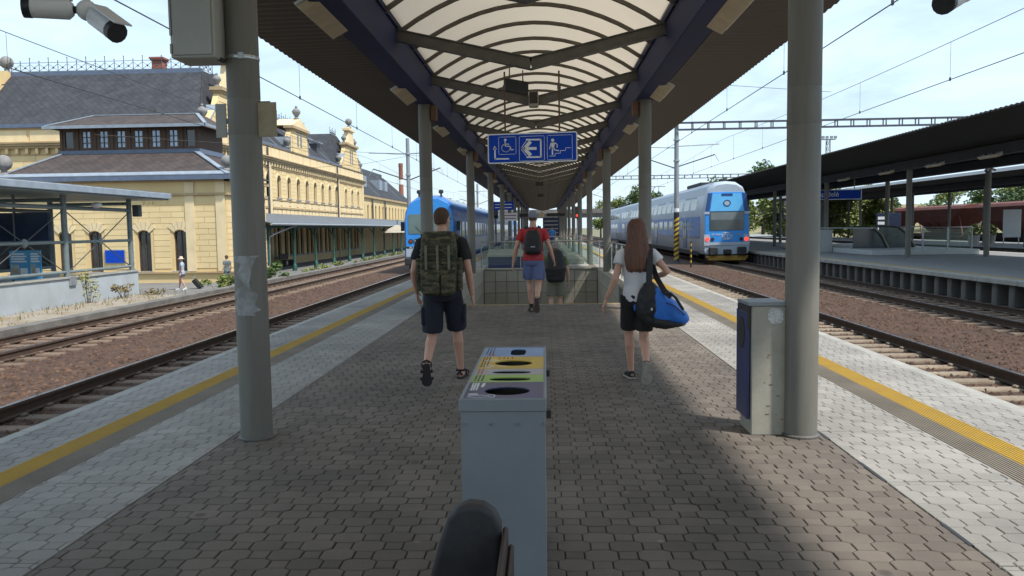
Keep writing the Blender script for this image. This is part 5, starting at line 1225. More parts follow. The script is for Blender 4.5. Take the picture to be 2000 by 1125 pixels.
# ================================================================ catenary
M['wire'] = mat('copper wire', (.05, .048, .045), .6); M['gantry'] = mat('dark gantry steel', (.06, .065, .085), .6, var=.2, scale=3); M['mast'] = mat('grey mast', (.22, .24, .26), .5, var=.12, scale=3); M['mast_yb'] = mat('yellow stripe', (.55, .36, .04), .6)
def wire(label, pts, r=.008):
    w_ = MB(); w_.tube(pts, r, 5); o = w_.build('overhead_wire', M['wire']); tag(o, label, 'wire', 'overhead wires'); return o
def catenary(x, zc, zm, y0, y1, span, side, nm):
    c = thing('overhead_line', f'overhead contact line above {nm}', 'wire', (x, y0, zc), 'overhead lines above the tracks')
    m_ = MB(); m_.tube([(x, y0, zc), (x, y1, zc)], .011, 6); m_.build('contact_wire', M['wire'], c)
    pts = []; n = int((y1 - y0) / 3)
    def zz(y): q = ((y - 50) / span) % 1; return zm - .75 * 4 * q * (1 - q) * .6
    m_ = MB(); m_.tube([(x, y0 + (y1 - y0) * i / n, zz(y0 + (y1 - y0) * i / n)) for i in range(n + 1)], .009, 5); m_.build('carrier_wire', M['wire'], c)
    y = y0 + 4
    while y < min(y1, 110):
        m_ = MB(); m_.tube([(x, y, zc), (x, y, zz(y))], .005, 4); m_.build('dropper', M['wire'], c); m_ = MB(); m_.box(x - .015, x + .015, y - .03, y + .03, zc - .03, zc + .06); m_.build('clamp', M['wire'], c); y += 6.2
catenary(-6.17, 5.0, 6.5, 4, 160, 50, -1, 'the near left track'); catenary(-10.92, 5.05, 6.15, 6, 160, 50, -1, 'the far left track')
catenary(5.98, 5.35, 6.6, 4, 160, 55, 1, 'the near right track'); catenary(11.0, 5.45, 6.9, 6, 160, 55, 1, 'the train on the right')
catenary(26.2, 5.3, 6.6, 20, 160, 55, 1, 'the track beyond the right platform')
def mast(x, y, h, label, r=.14, striped=False, arms=()):
    t = thing('catenary_mast', label, 'mast', (x, y, -.8), 'overhead line masts')
    m_ = MB(); m_.tube([(x, y, -.8), (x, y, h)], [r, r * .8], 14); m_.build('pole', M['mast'], t, smooth=True)
    for z in (h - 1.0, h - 2.3): m_ = MB(); m_.lathe((x, y, z), [(r + .03, 0), (r + .03, .1)], 14); m_.build('collar', M['galv'], t)
    if striped:
        for k in range(9):
            rr = r * 1.012; n = 14; z0 = -.6 + k * .3; ring = []
            for q in range(3): ring.append([(x + rr * math.cos(6.2832 * i / n), y + rr * math.sin(6.2832 * i / n), z0 + q * .08 + .28 * abs(((i / n * 2) % 2) - 1)) for i in range(n)])
            m_ = MB(); m_.ring_loft(ring, False); m_.build('yellow_stripe', M['mast_yb'], t)
        m_ = MB(); m_.lathe((x, y, -.7), [(r * 1.006, 0), (r * 1.004, 3.15)], 14); m_.build('black_stripe_ground', M['black'], t)
        m_ = MB(); m_.lathe((x, y, 2.5), [(r * 1.02, 0), (r * 1.02, .22)], 14); m_.build('white_plate', M['sign_white'], t)
    for ax, z1, z2 in arms:
        m_ = MB(); m_.tube([(x, y, z2), (ax, y, z2 + .1)], .035, 8); m_.build('arm', M['galv'], t); m_ = MB(); m_.tube([(x, y, z1), (ax + (x - ax) * .1, y, z1 + .75)], .035, 8); m_.build('strut', M['wire'], t)
        m_ = MB(); m_.tube([(ax + (x - ax) * .1, y, z1 + .75), (ax, y, z1 + .3)], .02, 6); m_.build('steady_arm', M['galv'], t)
    return t
mast(-8.45, 50, 7.3, 'grey overhead line mast left of the blue train cab', arms=((-6.2, 4.7, 6.35), (-10.9, 4.7, 6.35)))
mast(-8.45, 102, 7.3, 'grey overhead line mast far behind the left train', arms=((-6.2, 4.7, 6.35), (-10.9, 4.7, 6.35)))
mast(8.35, 51, 7.95, 'overhead line mast with black and yellow striped foot beside the right train', .17, True, ((5.98, 5.2, 6.5), (11.0, 5.3, 6.6)))
mast(8.45, 105, 7.95, 'far overhead line mast beyond the right train', .15, arms=((5.98, 5.2, 6.5),))
def gantry(y, x0, x1, z, label):
    t = thing('portal_gantry', label, 'gantry', (x0, y, z), 'truss gantries over the tracks')
    for dy in (-.22, .22):
        for dz in (0, .42):
            m_ = MB(); m_.bar((x0, y + dy, z + dz), (x1, y + dy, z + dz), .06, .07); m_.build('chord', M['gantry'], t)
    n = int((x1 - x0) / .95); pm_ = MB(); pm_.bar((0, -.22, 0), (0, -.22, .42), .06, .06, up=(1, 0, 0)); pm_.bar((0, .22, 0), (0, .22, .42), .06, .06, up=(1, 0, 0)); pm_.bar((0, -.22, .42), (0, .22, .42), .05, .05)
    _o = pm_.build('batten', M['gantry']); me_ = _o.data; bpy.data.objects.remove(_o)
    for i in range(n + 1): obj_from(me_, 'batten', t, V((x0 + (x1 - x0) * i / n, y, z)) - wloc(t))
    m_ = MB(); m_.tube([(x1, y, -.8), (x1, y, z + .4)], .2, 12); m_.build('leg', M['gantry'], t, smooth=True)
gantry(51, 8.35, 30.0, 7.62, 'steel truss gantry spanning from the striped mast to the right'); gantry(105, 8.4, 31, 7.75, 'farther steel truss gantry above the right train roof')
m_ = thing('marker_post', 'short black and yellow striped marker post beside the right train', 'post', (8.35, 46, -.78))
b = MB(); b.tube([(8.35, 46, -.78), (8.35, 46, .72)], .045, 10); b.build('pole', M['black'], m_)
for k in range(4): b = MB(); b.lathe((8.35, 46, -.5 + k * .32), [(.047, 0), (.047, .15)], 10); b.build('yellow_band', M['mast_yb'], m_)
b = MB(); b.tube([(8.3, 46, .7), (7.95, 46.1, 2.3)], .008, 5); b.build('stay_wire', M['galv'], m_)
wire('wire crossing from the canopy to the striped mast', [(3.5, 22, 7.0), (8.3, 51, 6.4)]); wire('thin cross wire behind the right column', [(7.0, 40, 8.6), (14, 40, 8.0)], .012); wire('thin cross wire high on the left', [(-17, 30, 5.4), (-6.2, 44, 5.6)])
wire('slack wire above the station from the mast', [(-8.45, 50, 6.2), (-12, 52, 5.9), (-16, 55, 6.0), (-20.3, 58, 6.3)], .01)

# lattice light towers
for i, (x, y, h, lab) in enumerate(((-13.5, 150, 14, 'lattice light tower far behind the left train'), (66, 190, 21.0, 'tall floodlight tower behind the right platform roof'))):
    t = thing('light_tower', lab, 'tower', (x, y, -1)); 
    for sx in (-1, 1):
        for sy in (-1, 1): b = MB(); b.bar((x + sx * .7, y + sy * .7, -1), (x + sx * .35, y + sy * .35, h), .12, .12); b.build('leg', M['mast'], t)
    b = MB(); k = 0; z = 0
    while z < h - 1.3:
        w0 = .7 - .35 * z / h; w1 = .7 - .35 * (z + 1.3) / h
        for s in (-1, 1): b.bar((x - s * w0, y - w0, z), (x + s * w1, y - w1, z + 1.3), .07, .07); b.bar((x - w0, y - s * w0, z), (x - w1, y + s * w1, z + 1.3), .07, .07)
        z += 1.3
    tag(b.build('lattice', M['mast'], t), kind='stuff'); b = MB(); b.box(x - 1.6, x + 1.6, y - .6, y + .6, h, h + .12); b.build('platform', M['mast'], t)
    for sx in (-1.4, -.5, .5, 1.4): b = MB(); b.box(x + sx - .3, x + sx + .3, y - .9, y - .5, h + .2, h + .8); b.build('floodlight', M['mast'], t)

# ================================================================ platform on the right
M['soffit_shaded'] = mat('shaded soffit sheet', (.055, .05, .045), .65, var=.1, scale=.8, spec=.2); M['plat2'] = mat('grey platform asphalt', (.24, .245, .25), .85, var=.12, scale=1.0, bump=.1)  # soffit copy made darker: shade of the unlit underside is in its colour
p2 = struct('platform_beyond', (12.75, 30, 0))
b = MB(); b.box(13.4, 23.6, -6, 150, -1.2, -.02); b.build('slab', M['concrete_dark'], p2); b = MB(); b.box(13.35, 23.65, -6, 150, -.019, -.002); b.build('surface', M['plat2'], p2)
for x0, x1 in ((12.7, 13.34), (23.66, 24.3)):
    b = MB(); y = 8.0
    while y < 150: b.box(x0, x1, y, y + 1.98, -.14, 0); y += 2.0
    tag(b.build('edge_slabs', M['concrete'], p2, bevel=.01), kind='stuff')
b = MB(); b.box(13.2, 13.4, -6, 150, -.12, .003); b.build('yellow_line', M['yellow_line'], p2)
q0 = MB(); q0.box(0, .45, -.13, .13, -.62, 0); _o = q0.build('support_block', M['concrete_dark'], bevel=.02); qme = _o.data; bpy.data.objects.remove(_o)
y = 14.0
while y < 70: obj_from(qme, 'support_block', p2, V((12.85, y, -.15)) - wloc(p2)); y += .85
p3 = struct('platform_farthest', (28, 40, 0))
b = MB(); b.box(28.2, 35.6, -6, 150, -1.2, -.02); b.build('slab', M['concrete_dark'], p3); b = MB(); b.box(28.0, 35.8, -6, 150, -.019, .0); b.build('surface', M['plat2'], p3)
def canopy2(name, label, xe0, xe1, xc0, xc1, ys, ze, ya, yb, white=False):
    c = thing(name, label, 'canopy', (xc0, ys[0], 0), 'canopies of the other platforms')
    n = int((yb - ya) / .13)
    for x0, x1 in ((xc0, xe0), (xc1, xe1)):
        vs = []; fs = []
        for i in range(n + 1):
            y = ya + .13 * i; dz = .03 if i % 2 else 0; vs += [(x0, y, 4.45 + dz), (x1, y, ze + dz), (x0, y, 4.5 + dz), (x1, y, ze + .05 + dz)]
        for i in range(n): a = 4 * i; fs += [(a, a + 1, a + 5, a + 4), (a + 2, a + 6, a + 7, a + 3), (a + 1, a + 3, a + 7, a + 5)]
        b = MB(); b.add(vs, fs); b.build('soffit_sheet', M['soffit_shaded'], c)
        b = MB(); b.box(x0 - .2, x0 + .2, ya, yb, 4.05, 4.44); b.build('beam', M['beam_grey'], c)
    b = MB(); b.box(xc0 - .1, xc1 + .1, ya, yb, 4.5, 4.58); b.build('roof_sheet', M['roof_top'], c)
    for x in (xc0, xc1):
        for y in ys: obj_from(cme, 'column', c, V((x, y, 0)) - wloc(c))
    if white: b = MB(); b.box(xe0 - .12, xe0 - .02, ya, yb, ze - .02, ze + .18); b.build('edge_gutter', M['white_metal'], c)
    return c
canopy2('platform_canopy', 'dark canopy over the neighbouring platform on the right', 13.0, 24.2, 16.8, 20.35, [16.0, 27.0, 37.7, 48.5, 59.2, 70, 81, 92], 4.78, 12, 105)
canopy2('platform_canopy', 'farther dark canopy with white edge gutter at the right', 27.6, 36.4, 30.6, 33.6, [36, 46.5, 57, 68, 79, 90], 4.62, 24, 100, True)
for i, y in enumerate((30.5, 34.7, 39.5, 45, 51)):
    o = copy_tree(proto); o.location = (16.5, y, 4.06); o.rotation_euler = (0, R(-25), 0); o['label'] = f'strip lamp under the right platform roof, {ordn[i]} nearest'; o['group'] = 'strip lamps under the right platform canopy'
cctv('security_camera', 'security camera on a column under the right platform roof', (20.2, 37.4, 4.0), (-.7, -.4, -.35), 4.4, (.8, -.35, -.25))
# station name board
t = thing('name_board', 'blue station name board hung under the right platform roof', 'sign', (16.9, 50, 3))
b = MB(); b.box(15.4, 19.05, 49.0, 49.08, 3.05, 3.65); b.build('board', M['sign_white'], t); b = MB(); b.box(15.45, 19.0, 48.99, 48.999, 3.09, 3.61); b.build('face', M['sign_blue'], t)
text_mesh('n. Sapidel\u00e9', .42, 'lettering', M['sign_white'], t, (15.9, 48.985, 3.24)); 
for x in (15.8, 18.6): b = MB(); b.box(x, x + .04, 49.02, 49.06, 3.65, 4.4); b.build('hanger', M['galv'], t)
# escalator enclosure
M['white_panel'] = mat('pale panel', (.46, .48, .48), .6, var=.08, scale=2)
t = thing('escalator_enclosure', 'glazed escalator enclosure with pale wall on the right platform', 'escalator', (18.5, 45, 0))
b = MB(); b.box(16.35, 21.6, 40.6, 56, .001, .26); b.build('plinth', M['white_panel'], t, bevel=.02)
b = MB(); b.box(15.5, 16.3, 46.0, 52.0, .001, 1.28); b.build('end_wall', M['white_panel'], t, bevel=.02); b = MB(); b.box(20.05, 20.75, 46.2, 46.4, .262, 1.32); b.build('end_wall', M['white_panel'], t)
b = MB(); b.tube([(16.5, 41, 1.36), (16.5, 55.5, 1.36)], .03, 8); b.build('handrail', M['steel'], t); b = MB(); b.tube([(16.5, 46.1, 1.38), (21.4, 46.1, 1.38)], .03, 8); b.build('handrail', M['steel'], t); b = MB(); b.tube([(19.0, 41, 1.36), (21.4, 41, 1.36)], .03, 8); b.build('handrail', M['steel'], t)
for i in range(2): b = MB(); b.box(19.05 + 1.2 * i, 20.2 + 1.2 * i, 40.98, 41.02, .3, 1.28); b.build('pane', M['glass'], t)
for x in (19.0, 20.22, 21.4): b = MB(); b.box(x - .03, x + .03, 40.98, 41.04, .26, 1.36); b.build('post', M['galv'], t)
M['smoked'] = mat('smoked balustrade glass', (.045, .055, .075), .08, var=.3, scale=1.5, spec=.8)
for i, (x0, x1, y) in enumerate(((16.75, 18.15, 44.2), (18.3, 19.75, 44.6))):
    F = FR((0, y, 0), (1, 0, 0), (0, -1, 0)); b = MB(); b.fprism(F, [(x0, .262), (x1 + .35, .262), (x1 - .05, 1.0), (x1 - .45, 1.3), (x1 - .8, 1.36), (x0, 1.36)], -.02, .02); b.build('balustrade', M['smoked'], t)
    b = MB(); pts = [(x1 + .42, .27), (x1 + .02, 1.02), (x1 - .40, 1.34), (x1 - .8, 1.42), (x0, 1.42)]
    for p, q_ in zip(pts, pts[1:]): b.bar(F.p(p[0], p[1]), F.p(q_[0], q_[1]), .12, .09)
    b.build('handrail_belt', M['black'], t)
    b = MB(); pts = [(x1 + .52, .27), (x1 + .14, 1.02), (x1 - .28, 1.36)]
    for p, q_ in zip(pts, pts[1:]): b.bar(F.p(p[0], p[1], -.1), F.p(q_[0], q_[1], -.1), .1, .12)
    b.build('skirt_panel', M['cap'], t)
# info boards, planters
def board(x, y, w_, h, z, label, m1, cat='sign'):
    t = thing('notice_board', label, cat, (x, y, 0)); b = MB(); b.box(x, x + w_, y, y + .06, z, z + h); b.build('panel', m1, t, bevel=.01)
    for q in (x + .08, x + w_ - .12): b = MB(); b.box(q, q + .05, y + .061, y + .11, 0, z + h * .9); b.build('post', M['galv'], t)
    return t
board(31.3, 56.0, 1.2, 1.9, .5, 'white notice board on posts at the far right', M['white_panel']); tb_ = board(23.2, 57, 1.7, 1.3, 1.0, 'dark timetable board under the right platform roof', M['screen_blue'])
for q in range(3): b = MB(); b.box(23.3, 24.0, 56.99, 56.999, 1.15 + .35 * q, 1.35 + .35 * q); b.build('notice', M['sign_white'], tb_)
board(31.8, 51, .9, .9, .0, 'pale cabinet at the far right platform', M['white_panel'], 'cabinet')
# ---------------------------------------------------------------- freight wagons
M['wag_red'] = mat('wagon oxide red', (.135, .042, .034), .75, var=.25, scale=.8); M['wag_dark'] = mat('wagon dark', (.04, .03, .03), .8, var=.3)
def wagon():
    t = thing('hopper_wagon', 'x', 'wagon', (0, 0, 0), 'freight wagons on the far right track')
    b = MB(); b.ring_loft([[(-w_, y0, z), (w_, y0, z), (w_, y1, z), (-w_, y1, z)] for z, w_, y0, y1 in ((1.35, .6, 4.4, 8.0), (2.35, 1.42, 3.0, 9.4), (2.9, 1.47, 2.1, 10.3), (3.55, 1.42, 1.0, 11.4), (3.8, 1.15, 1.0, 11.4), (3.95, .6, 1.0, 11.4))]); b.build('hopper', M['wag_red'], t, bevel=.02)
    for s in (0, 1):
        for sx in (-1, 1): b = MB(); b.bar((sx * 1.1, 1.2 if s == 0 else 11.2, 1.0), (sx * 1.1, 2.0 if s == 0 else 10.4, 2.9), .1, .1); b.build('end_strut', M['wag_red'], t)
        yc = .3 if s == 0 else 12.1
        for q in range(5): b = MB(); b.box(-.9, -.86, yc, yc + .4, 1.3 + q * .45, 1.34 + q * .45); b.build('ladder_rung', M['wag_dark'], t)
        b = MB(); b.box(-1.3, 1.3, yc - .1, yc + .5, 1.0, 1.25); b.build('end_platform', M['wag_dark'], t)
        for w_ in (0, 1.8):
            y = (1.1 if s == 0 else 9.5) + w_
            for sx in (-.75, .75): b = MB(); b.tube([(sx - .06, y, .46), (sx + .06, y, .46)], .46, 16); b.build('wheel', M['wag_dark'], t, smooth=True)
    for q in range(4): b = MB(); b.bar((-.75, 4.3 + q * 1.25, 1.45), (-1.46, 3.6 + q * 1.75, 2.35), .08, .1); b.build('side_rib', M['wag_red'], t)
    b = MB(); b.box(-1.2, 1.2, .2, 12.3, .85, 1.05); b.build('frame', M['wag_dark'], t); b = MB(); b.box(-.9, .9, 3.4, 9, .5, 1.4); b.build('discharge_gear', M['wag_dark'], t)
    return t
w0 = wagon()
for i in range(3):
    o = w0 if i == 0 else copy_tree(w0); o.location = (38.6, 59.5 + 12.6 * i, RZ - .2); o['label'] = f'oxide red hopper wagon on the far right, {ordn[i]} from the right end'
# ---------------------------------------------------------------- road bridge far ahead
t = thing('road_bridge', 'dark road bridge across the tracks in the distance', 'bridge', (0, 152, 0))
b = MB(); b.box(-40, 46, 150, 158, 3.5, 4.3); b.build('deck', M['concrete_dark'], t); b = MB(); b.box(-40, 46, 149.7, 149.95, 4.2, 5.0); b.build('parapet', M['concrete_dark'], t)
for x in (-30, -14, 2, 16, 30): b = MB(); b.box(x - .5, x + .5, 151, 157, -1.2, 3.5); b.build('pier', M['concrete_dark'], t)
# distant platform furniture under our canopy
t = thing('clock_sign', 'yellow lit number sign between dark boards far under the canopy', 'sign', (0, 62, 2.6)); b = MB(); b.box(-.42, .02, 62, 62.1, 2.42, 2.8); b.build('number_box', M['lamp_box'], t)
for x0, x1 in ((-1.9, -.6), (.2, 1.6)): b = MB(); b.box(x0, x1, 62, 62.12, 2.5, 2.75); b.build('board', M['black'], t)
b = MB(); b.box(-.25, -.2, 62.02, 62.06, 2.8, 4.0); b.build('hanger', M['tie'], t)
t = thing('timetable_stand', 'blue timetable stand far along the platform', 'sign', (.4, 58, 0)); b = MB(); b.box(-.1, 1.1, 58, 58.1, .9, 2.35); b.build('panel', M['screen_blue'], t)
for q in range(4): b = MB(); b.box(0, 1.0, 57.99, 57.999, 1.25 + q * .28, 1.28 + q * .28); b.build('text_line', M['sign_white'], t)
for x in (0, .95): b = MB(); b.box(x, x + .06, 58.1, 58.16, 0, 2.3); b.build('post', M['galv'], t)
for i, (x, y, z, lab) in enumerate(((-2.3, 47.5, 2.7, 'small blue sign on the left row of columns ahead'), (-2.2, 51, 2.1, 'small red and white sign below the blue one on the left columns'))):
    t = thing('column_sign', lab, 'sign', (x, y, z)); b = MB(); b.box(x - .7, x + .5, y, y + .05, z, z + .5); b.build('panel', M['sign_blue'] if i == 0 else M['sign_white'], t)
    for q in range(2): b = MB(); b.box(x - .6, x + .4, y - .008, y - .002, z + .13 + .18 * q, z + .18 + .18 * q); b.build('text_line', M['sign_white'] if i == 0 else M['red_lamp_off'], t)
for x, y, lab, mm in ((3.6, 88, 'red signal light by the track ahead on the right', 'red_lamp'), (-4.7, 78, 'dark railway signal beside the left train', 'tr_dark')):
    t = thing('railway_signal', lab, 'signal', (x, y, -.8)); b = MB(); b.tube([(x, y, -.8), (x, y, 3.2)], .07, 8); b.build('pole', M['mast'], t); b = MB(); b.box(x - .22, x + .22, y - .15, y + .1, 2.6, 3.9); b.build('head', M['black'], t, bevel=.03); b = MB(); b.ball((x, y - .18, 2.9), .13, 8); b.build('lens', M[mm], t)
# ================================================================ vegetation
def leafmat(name, c1, c2):
    m = mat(name, c1, .65, col2=c2, scale=.8, rnd=.35, isl=True); b_ = m.node_tree.nodes['Principled BSDF']
    b_.inputs['Subsurface Weight'].default_value = 0; return m
M['leaf'] = leafmat('green leaves', (.042, .085, .018), (.10, .15, .035)); M['leaf_y'] = leafmat('yellow green leaves', (.12, .155, .03), (.20, .235, .06)); M['leaf_d'] = leafmat('dark leaves', (.03, .06, .018), (.065, .10, .03))
M['bark'] = mat('bark', (.08, .06, .045), .9, var=.3, scale=6); M['dry'] = leafmat('dry weeds', (.16, .12, .05), (.25, .20, .09)); M['flower'] = leafmat('weed flowers', (.20, .22, .06), (.34, .30, .10))
def leaves(mb, c, rad, n, s, rng):
    c = V(c)
    for _ in range(n):
        d = V((rng.gauss(0, 1), rng.gauss(0, 1), rng.gauss(0, 1))).normalized() * rng.random() ** .45
        p = c + V((d.x * rad[0], d.y * rad[1], d.z * rad[2])); u = V((rng.gauss(0, 1), rng.gauss(0, 1), rng.gauss(0, .6))).normalized(); v = u.cross(V((rng.gauss(0, 1), rng.gauss(0, 1), rng.gauss(0, 1)))).normalized(); q = s * rng.uniform(.6, 1.4)
        mb.add([p - u * q, p + v * q * .55, p + u * q, p - v * q * .55], [(0, 1, 2, 3)])
def tree(x, y, z, h, w_, label, m1, seed, n=2600, group='trees beyond the tracks'):
    rng = random.Random(seed); t = thing('tree', label, 'tree', (x, y, z), group)
    b = MB(); top = V((x + rng.uniform(-.3, .3), y, z + h * .75)); b.tube([(x, y, z), (x, y, z + h * .3), top], [h * .025, h * .018, h * .005], 8)
    blobs = []
    for k in range(11):
        a = rng.uniform(0, 6.28); r_ = rng.random() ** .6 * w_ * .36; zz_ = z + h * rng.uniform(.34, .86); f_ = 1 - abs((zz_ - z) / h - .55)
        c = V((x + math.cos(a) * r_ * f_, y + math.sin(a) * r_ * f_, zz_)); blobs.append(c); b.tube([(x, y, z + h * .3 + (zz_ - z - h * .3) * .3), c], [h * .009, h * .003], 5)
    b.build('trunk', M['bark'], t, smooth=True)
    b = MB(); s = max(.12, min(.34, w_ * .035))
    for c in blobs + [V((x, y, z + h * .9))]:
        r_ = w_ * rng.uniform(.16, .27); leaves(b, c, (r_, r_, r_ * .8), n // 12, s, rng)
    b.build('crown', m1, t); return t
spots = [(17.5, 150, -1, 9.8, 9, 'rounded green tree left of the striped mast'), (22, 160, -1, 9.2, 9, 'broad tree just left of the pantograph'), (27, 150, -1, 9.0, 8, 'yellowish tree behind the train roof'), (30, 140, -1, 10.5, 8.5, 'tree showing behind the pantograph'), (41, 152, -1, 14.5, 8, 'pointed tree above the double deck train cab'), (34, 160, -1, 9.5, 9, 'tree hidden behind the train roof'),
         (16.2, 175, -1, 9, 6, 'pale green tree between the right columns ahead'), (12.5, 178, -1, 8.5, 6, 'bright tree between the far right columns')]
for i, (x, y, z, h, w_, lab) in enumerate(spots): tree(x, y, z, h, w_, lab, M['leaf_y' if i in (2, 6, 7) else 'leaf'], 20 + i, 3000)
k = 0
for i, (x, y, z, h, w_) in enumerate(((36.5, 88, -1, 5.2, 6), (33, 94, -1, 6.2, 7), (36, 101, -1, 6.2, 7), (41, 108, -1, 6.5, 8), (30.5, 106, -1, 6.5, 7.5), (27, 112, -1, 6.5, 7), (34.5, 112, -1, 7, 8))):
    tree(x, y, z, h, w_, f'leafy bush between the right platform columns, {ordn[i]} of the thicket', M['leaf_y'], 50 + i, 4200, 'thicket beyond the right platform')
tord = ordn + ['thirteenth', 'fourteenth', 'fifteenth', 'sixteenth', 'seventeenth', 'eighteenth', 'nineteenth', 'twentieth']
hl = MB(); rng = random.Random(5)
nx, ny = 26, 12; vs = []
for j in range(ny):
    for i in range(nx):
        x = 40 + i * 9; y = 130 + j * 16; q = max(0, min(1, (x - 46) / 42)); vs.append((x, y, -1.3 + 7.2 * q * min(1, j / 4.0) + rng.uniform(-.5, .5) * q))
hl.add(vs, [(j * nx + i, j * nx + i + 1, (j + 1) * nx + i + 1, (j + 1) * nx + i) for j in range(ny - 1) for i in range(nx - 1)])
M['hill'] = mat('dry grassy slope', (.26, .20, .10), .95, col2=(.11, .14, .05), scale=.12); tag(hl.build('hillside', M['hill']), kind='structure')
for i in range(20):
    x = 50 + i * 3.6 + rng.uniform(-1, 1); y = 160 + rng.uniform(-14, 40); q = max(0, min(1, (x - 46) / 42)); hz = -1.3 + 7.2 * q * min(1, (y - 130) / 64)
    tree(x, y, hz, rng.uniform(4.5, 7), rng.uniform(6.5, 9), f'{("green","dark green","yellowish")[i % 3]} hillside tree behind the wagons, {tord[i]} from the left', M[('leaf', 'leaf_d', 'leaf_y')[i % 3]], 80 + i, 2200, 'trees on the hillside')
def shrub(x, y, z, w_, h, n, label, m1, s=.07, seed=1, nm='shrub', grp='weeds and shrubs by the station'):
    rng = random.Random(seed); t = thing(nm, label, 'plant', (x, y, z), grp); b = MB(); st_ = MB()
    for k in range(9):
        a = rng.uniform(0, 6.28); r_ = rng.random() * w_ * .5; p = V((x + math.cos(a) * r_, y + math.sin(a) * r_, z + h * rng.uniform(.4, 1))); st_.tube([(x + math.cos(a) * r_ * .3, y + math.sin(a) * r_ * .3, z), p], [.012, .005], 4); leaves(b, p - V((0, 0, h * .12)), (w_ * .16, w_ * .16, h * .22), n // 9, s, rng)
    st_.build('stem', M['bark'], t); b.build('foliage', m1, t)
shrub(-14.2, 34.6, -1, 1.6, .75, 700, 'low green shrub left of the near column by the station kerb', M['leaf_y'], .07, 1); shrub(-13.8, 36.3, -1, 1.8, 1.0, 900, 'bright green shrub in front of the woman at the station corner', M['leaf_y'], .08, 2)
shrub(-13.6, 38.5, -1, 1.8, 1.1, 800, 'bushy green shrub at the left edge of the near column', M['leaf'], .08, 3)
shrub(-16.2, 27.6, -.85, 1.3, 1.25, 260, 'tall thin weed against the pale parapet wall', M['flower'], .05, 4); shrub(-15.9, 29.6, -.85, 1.0, .6, 260, 'low dry weed beside the parapet end', M['dry'], .05, 5); shrub(-15.6, 31.2, -.95, .7, .45, 160, 'small weed at the parapet corner', M['dry'], .05, 6)
for i in range(9): shrub(-13.9 - .3 * (i % 3), 47 + i * 4.6, -1, 1.7, .5, 220, f'grass tuft along the station platform edge, {ordn[i]} nearest', M['leaf_y'], .07, 10 + i, 'grass_tuft', 'grass tufts along the station edge')
for i, (x, y) in enumerate(((24.5 + 4.6, 55.5), (31.2, 57.4))): 
    t = thing('planter', ('hanging flower planter on a right hand column', 'second flower planter at the far right')[i], 'planter', (x, y, 0)); b = MB(); b.lathe((x, y, 0), [(.3, 0), (.38, .7), (.34, .7), (.3, .6)], 14); b.build('pot', M['concrete'], t); b = MB(); leaves(b, (x, y, 1.0), (.55, .55, .5), 400, .09, random.Random(i)); b.build('foliage', M['leaf_y'], t)
# dry grass on the gravel strip (uncountable)
gr = MB(); rng = random.Random(9)
for _ in range(2000):
    y = rng.uniform(14, 33); x = rng.choice((rng.gauss(-17.1, .3), rng.gauss(-15.7, .8), rng.gauss(-13.2, .2)))
    if x < -17.38: continue
    h = rng.uniform(.05, .22); a = rng.uniform(0, 3.14); dx, dy = math.cos(a) * .015, math.sin(a) * .015; l_ = (rng.gauss(0, .05), rng.gauss(0, .05)); zb = -.8 if x > -16.3 else -1.0
    gr.add([(x - dx, y - dy, zb), (x + dx, y + dy, zb), (x + l_[0], y + l_[1], zb + h)], [(0, 1, 2)])
tag(gr.build('dry_grass', M['dry']), kind='stuff'); 
# ================================================================ people
def cloth(name, c, var=.2, rough=.85, c2=None, sc_=4): return mat(name, c, rough, var=var, col2=c2, scale=sc_, bump=.25, bscale=220)
M['skin'] = mat('skin', (.50, .27, .19), .5, col2=(.58, .34, .25), scale=7, bump=.03); M['skin'].node_tree.nodes['Principled BSDF'].inputs['Subsurface Weight'].default_value = .08
M['skin'].node_tree.nodes['Principled BSDF'].inputs['Subsurface Scale'].default_value = .02
M['crop'] = mat('cropped ginger hair', (.085, .042, .024), .8, var=.35, scale=60, bump=.6, bscale=300); M['hair'] = mat('long brown hair', (.080, .030, .016), .42, col2=(.18, .073, .038), scale=26, aniso=(3, 3, .08), bump=.6, bscale=60); M['grey_hair'] = mat('grey hair', (.25, .22, .19), .8, var=.3, scale=40, bump=.5, bscale=200)
M['c_black'] = cloth('black cotton', (.012, .012, .014)); M['c_navy'] = cloth('dark navy cotton', (.012, .015, .026)); M['c_white'] = cloth('white cotton', (.62, .62, .65), .05); M['c_red'] = cloth('red cotton', (.42, .03, .035), .12); M['c_blue'] = cloth('faded blue cotton', (.11, .14, .27), .15); M['c_khaki'] = cloth('khaki cotton', (.17, .16, .115), .15); M['c_lime'] = cloth('lime sportswear', (.42, .55, .06), .1)
M['c_olive'] = cloth('dark olive top', (.05, .06, .03), 0, .85, (.22, .28, .05), 3); M['c_cap'] = cloth('grey blue cap', (.19, .21, .26), .12); M['c_sky'] = cloth('sky blue shirt', (.05, .25, .62), .1); M['c_stripe'] = cloth('blue striped blouse', (.20, .30, .44), 0, .85, (.50, .55, .60), 9); M['c_denim'] = cloth('denim', (.03, .06, .16)); M['c_straw'] = cloth('straw', (.62, .50, .38), .1); M['c_pale'] = cloth('pale blue shirt', (.36, .50, .58), .1); M['c_dark'] = cloth('dark print', (.02, .04, .05), 0, .85, (.20, .24, .24), 22)
M['rubber'] = mat('grey rubber sole', (.34, .32, .27), .8, var=.2, scale=20, bump=.3, bscale=120); M['rubber_dark'] = mat('dark rubber sole', (.03, .028, .03), .8, var=.2, scale=20, bump=.3, bscale=120); M['bag_black'] = cloth('black nylon', (.010, .010, .012), .3, .55); M['bag_blue'] = cloth('blue nylon', (.012, .13, .52), .15, .5); M['rubber_brown'] = mat('brown sole', (.07, .045, .04), .8)
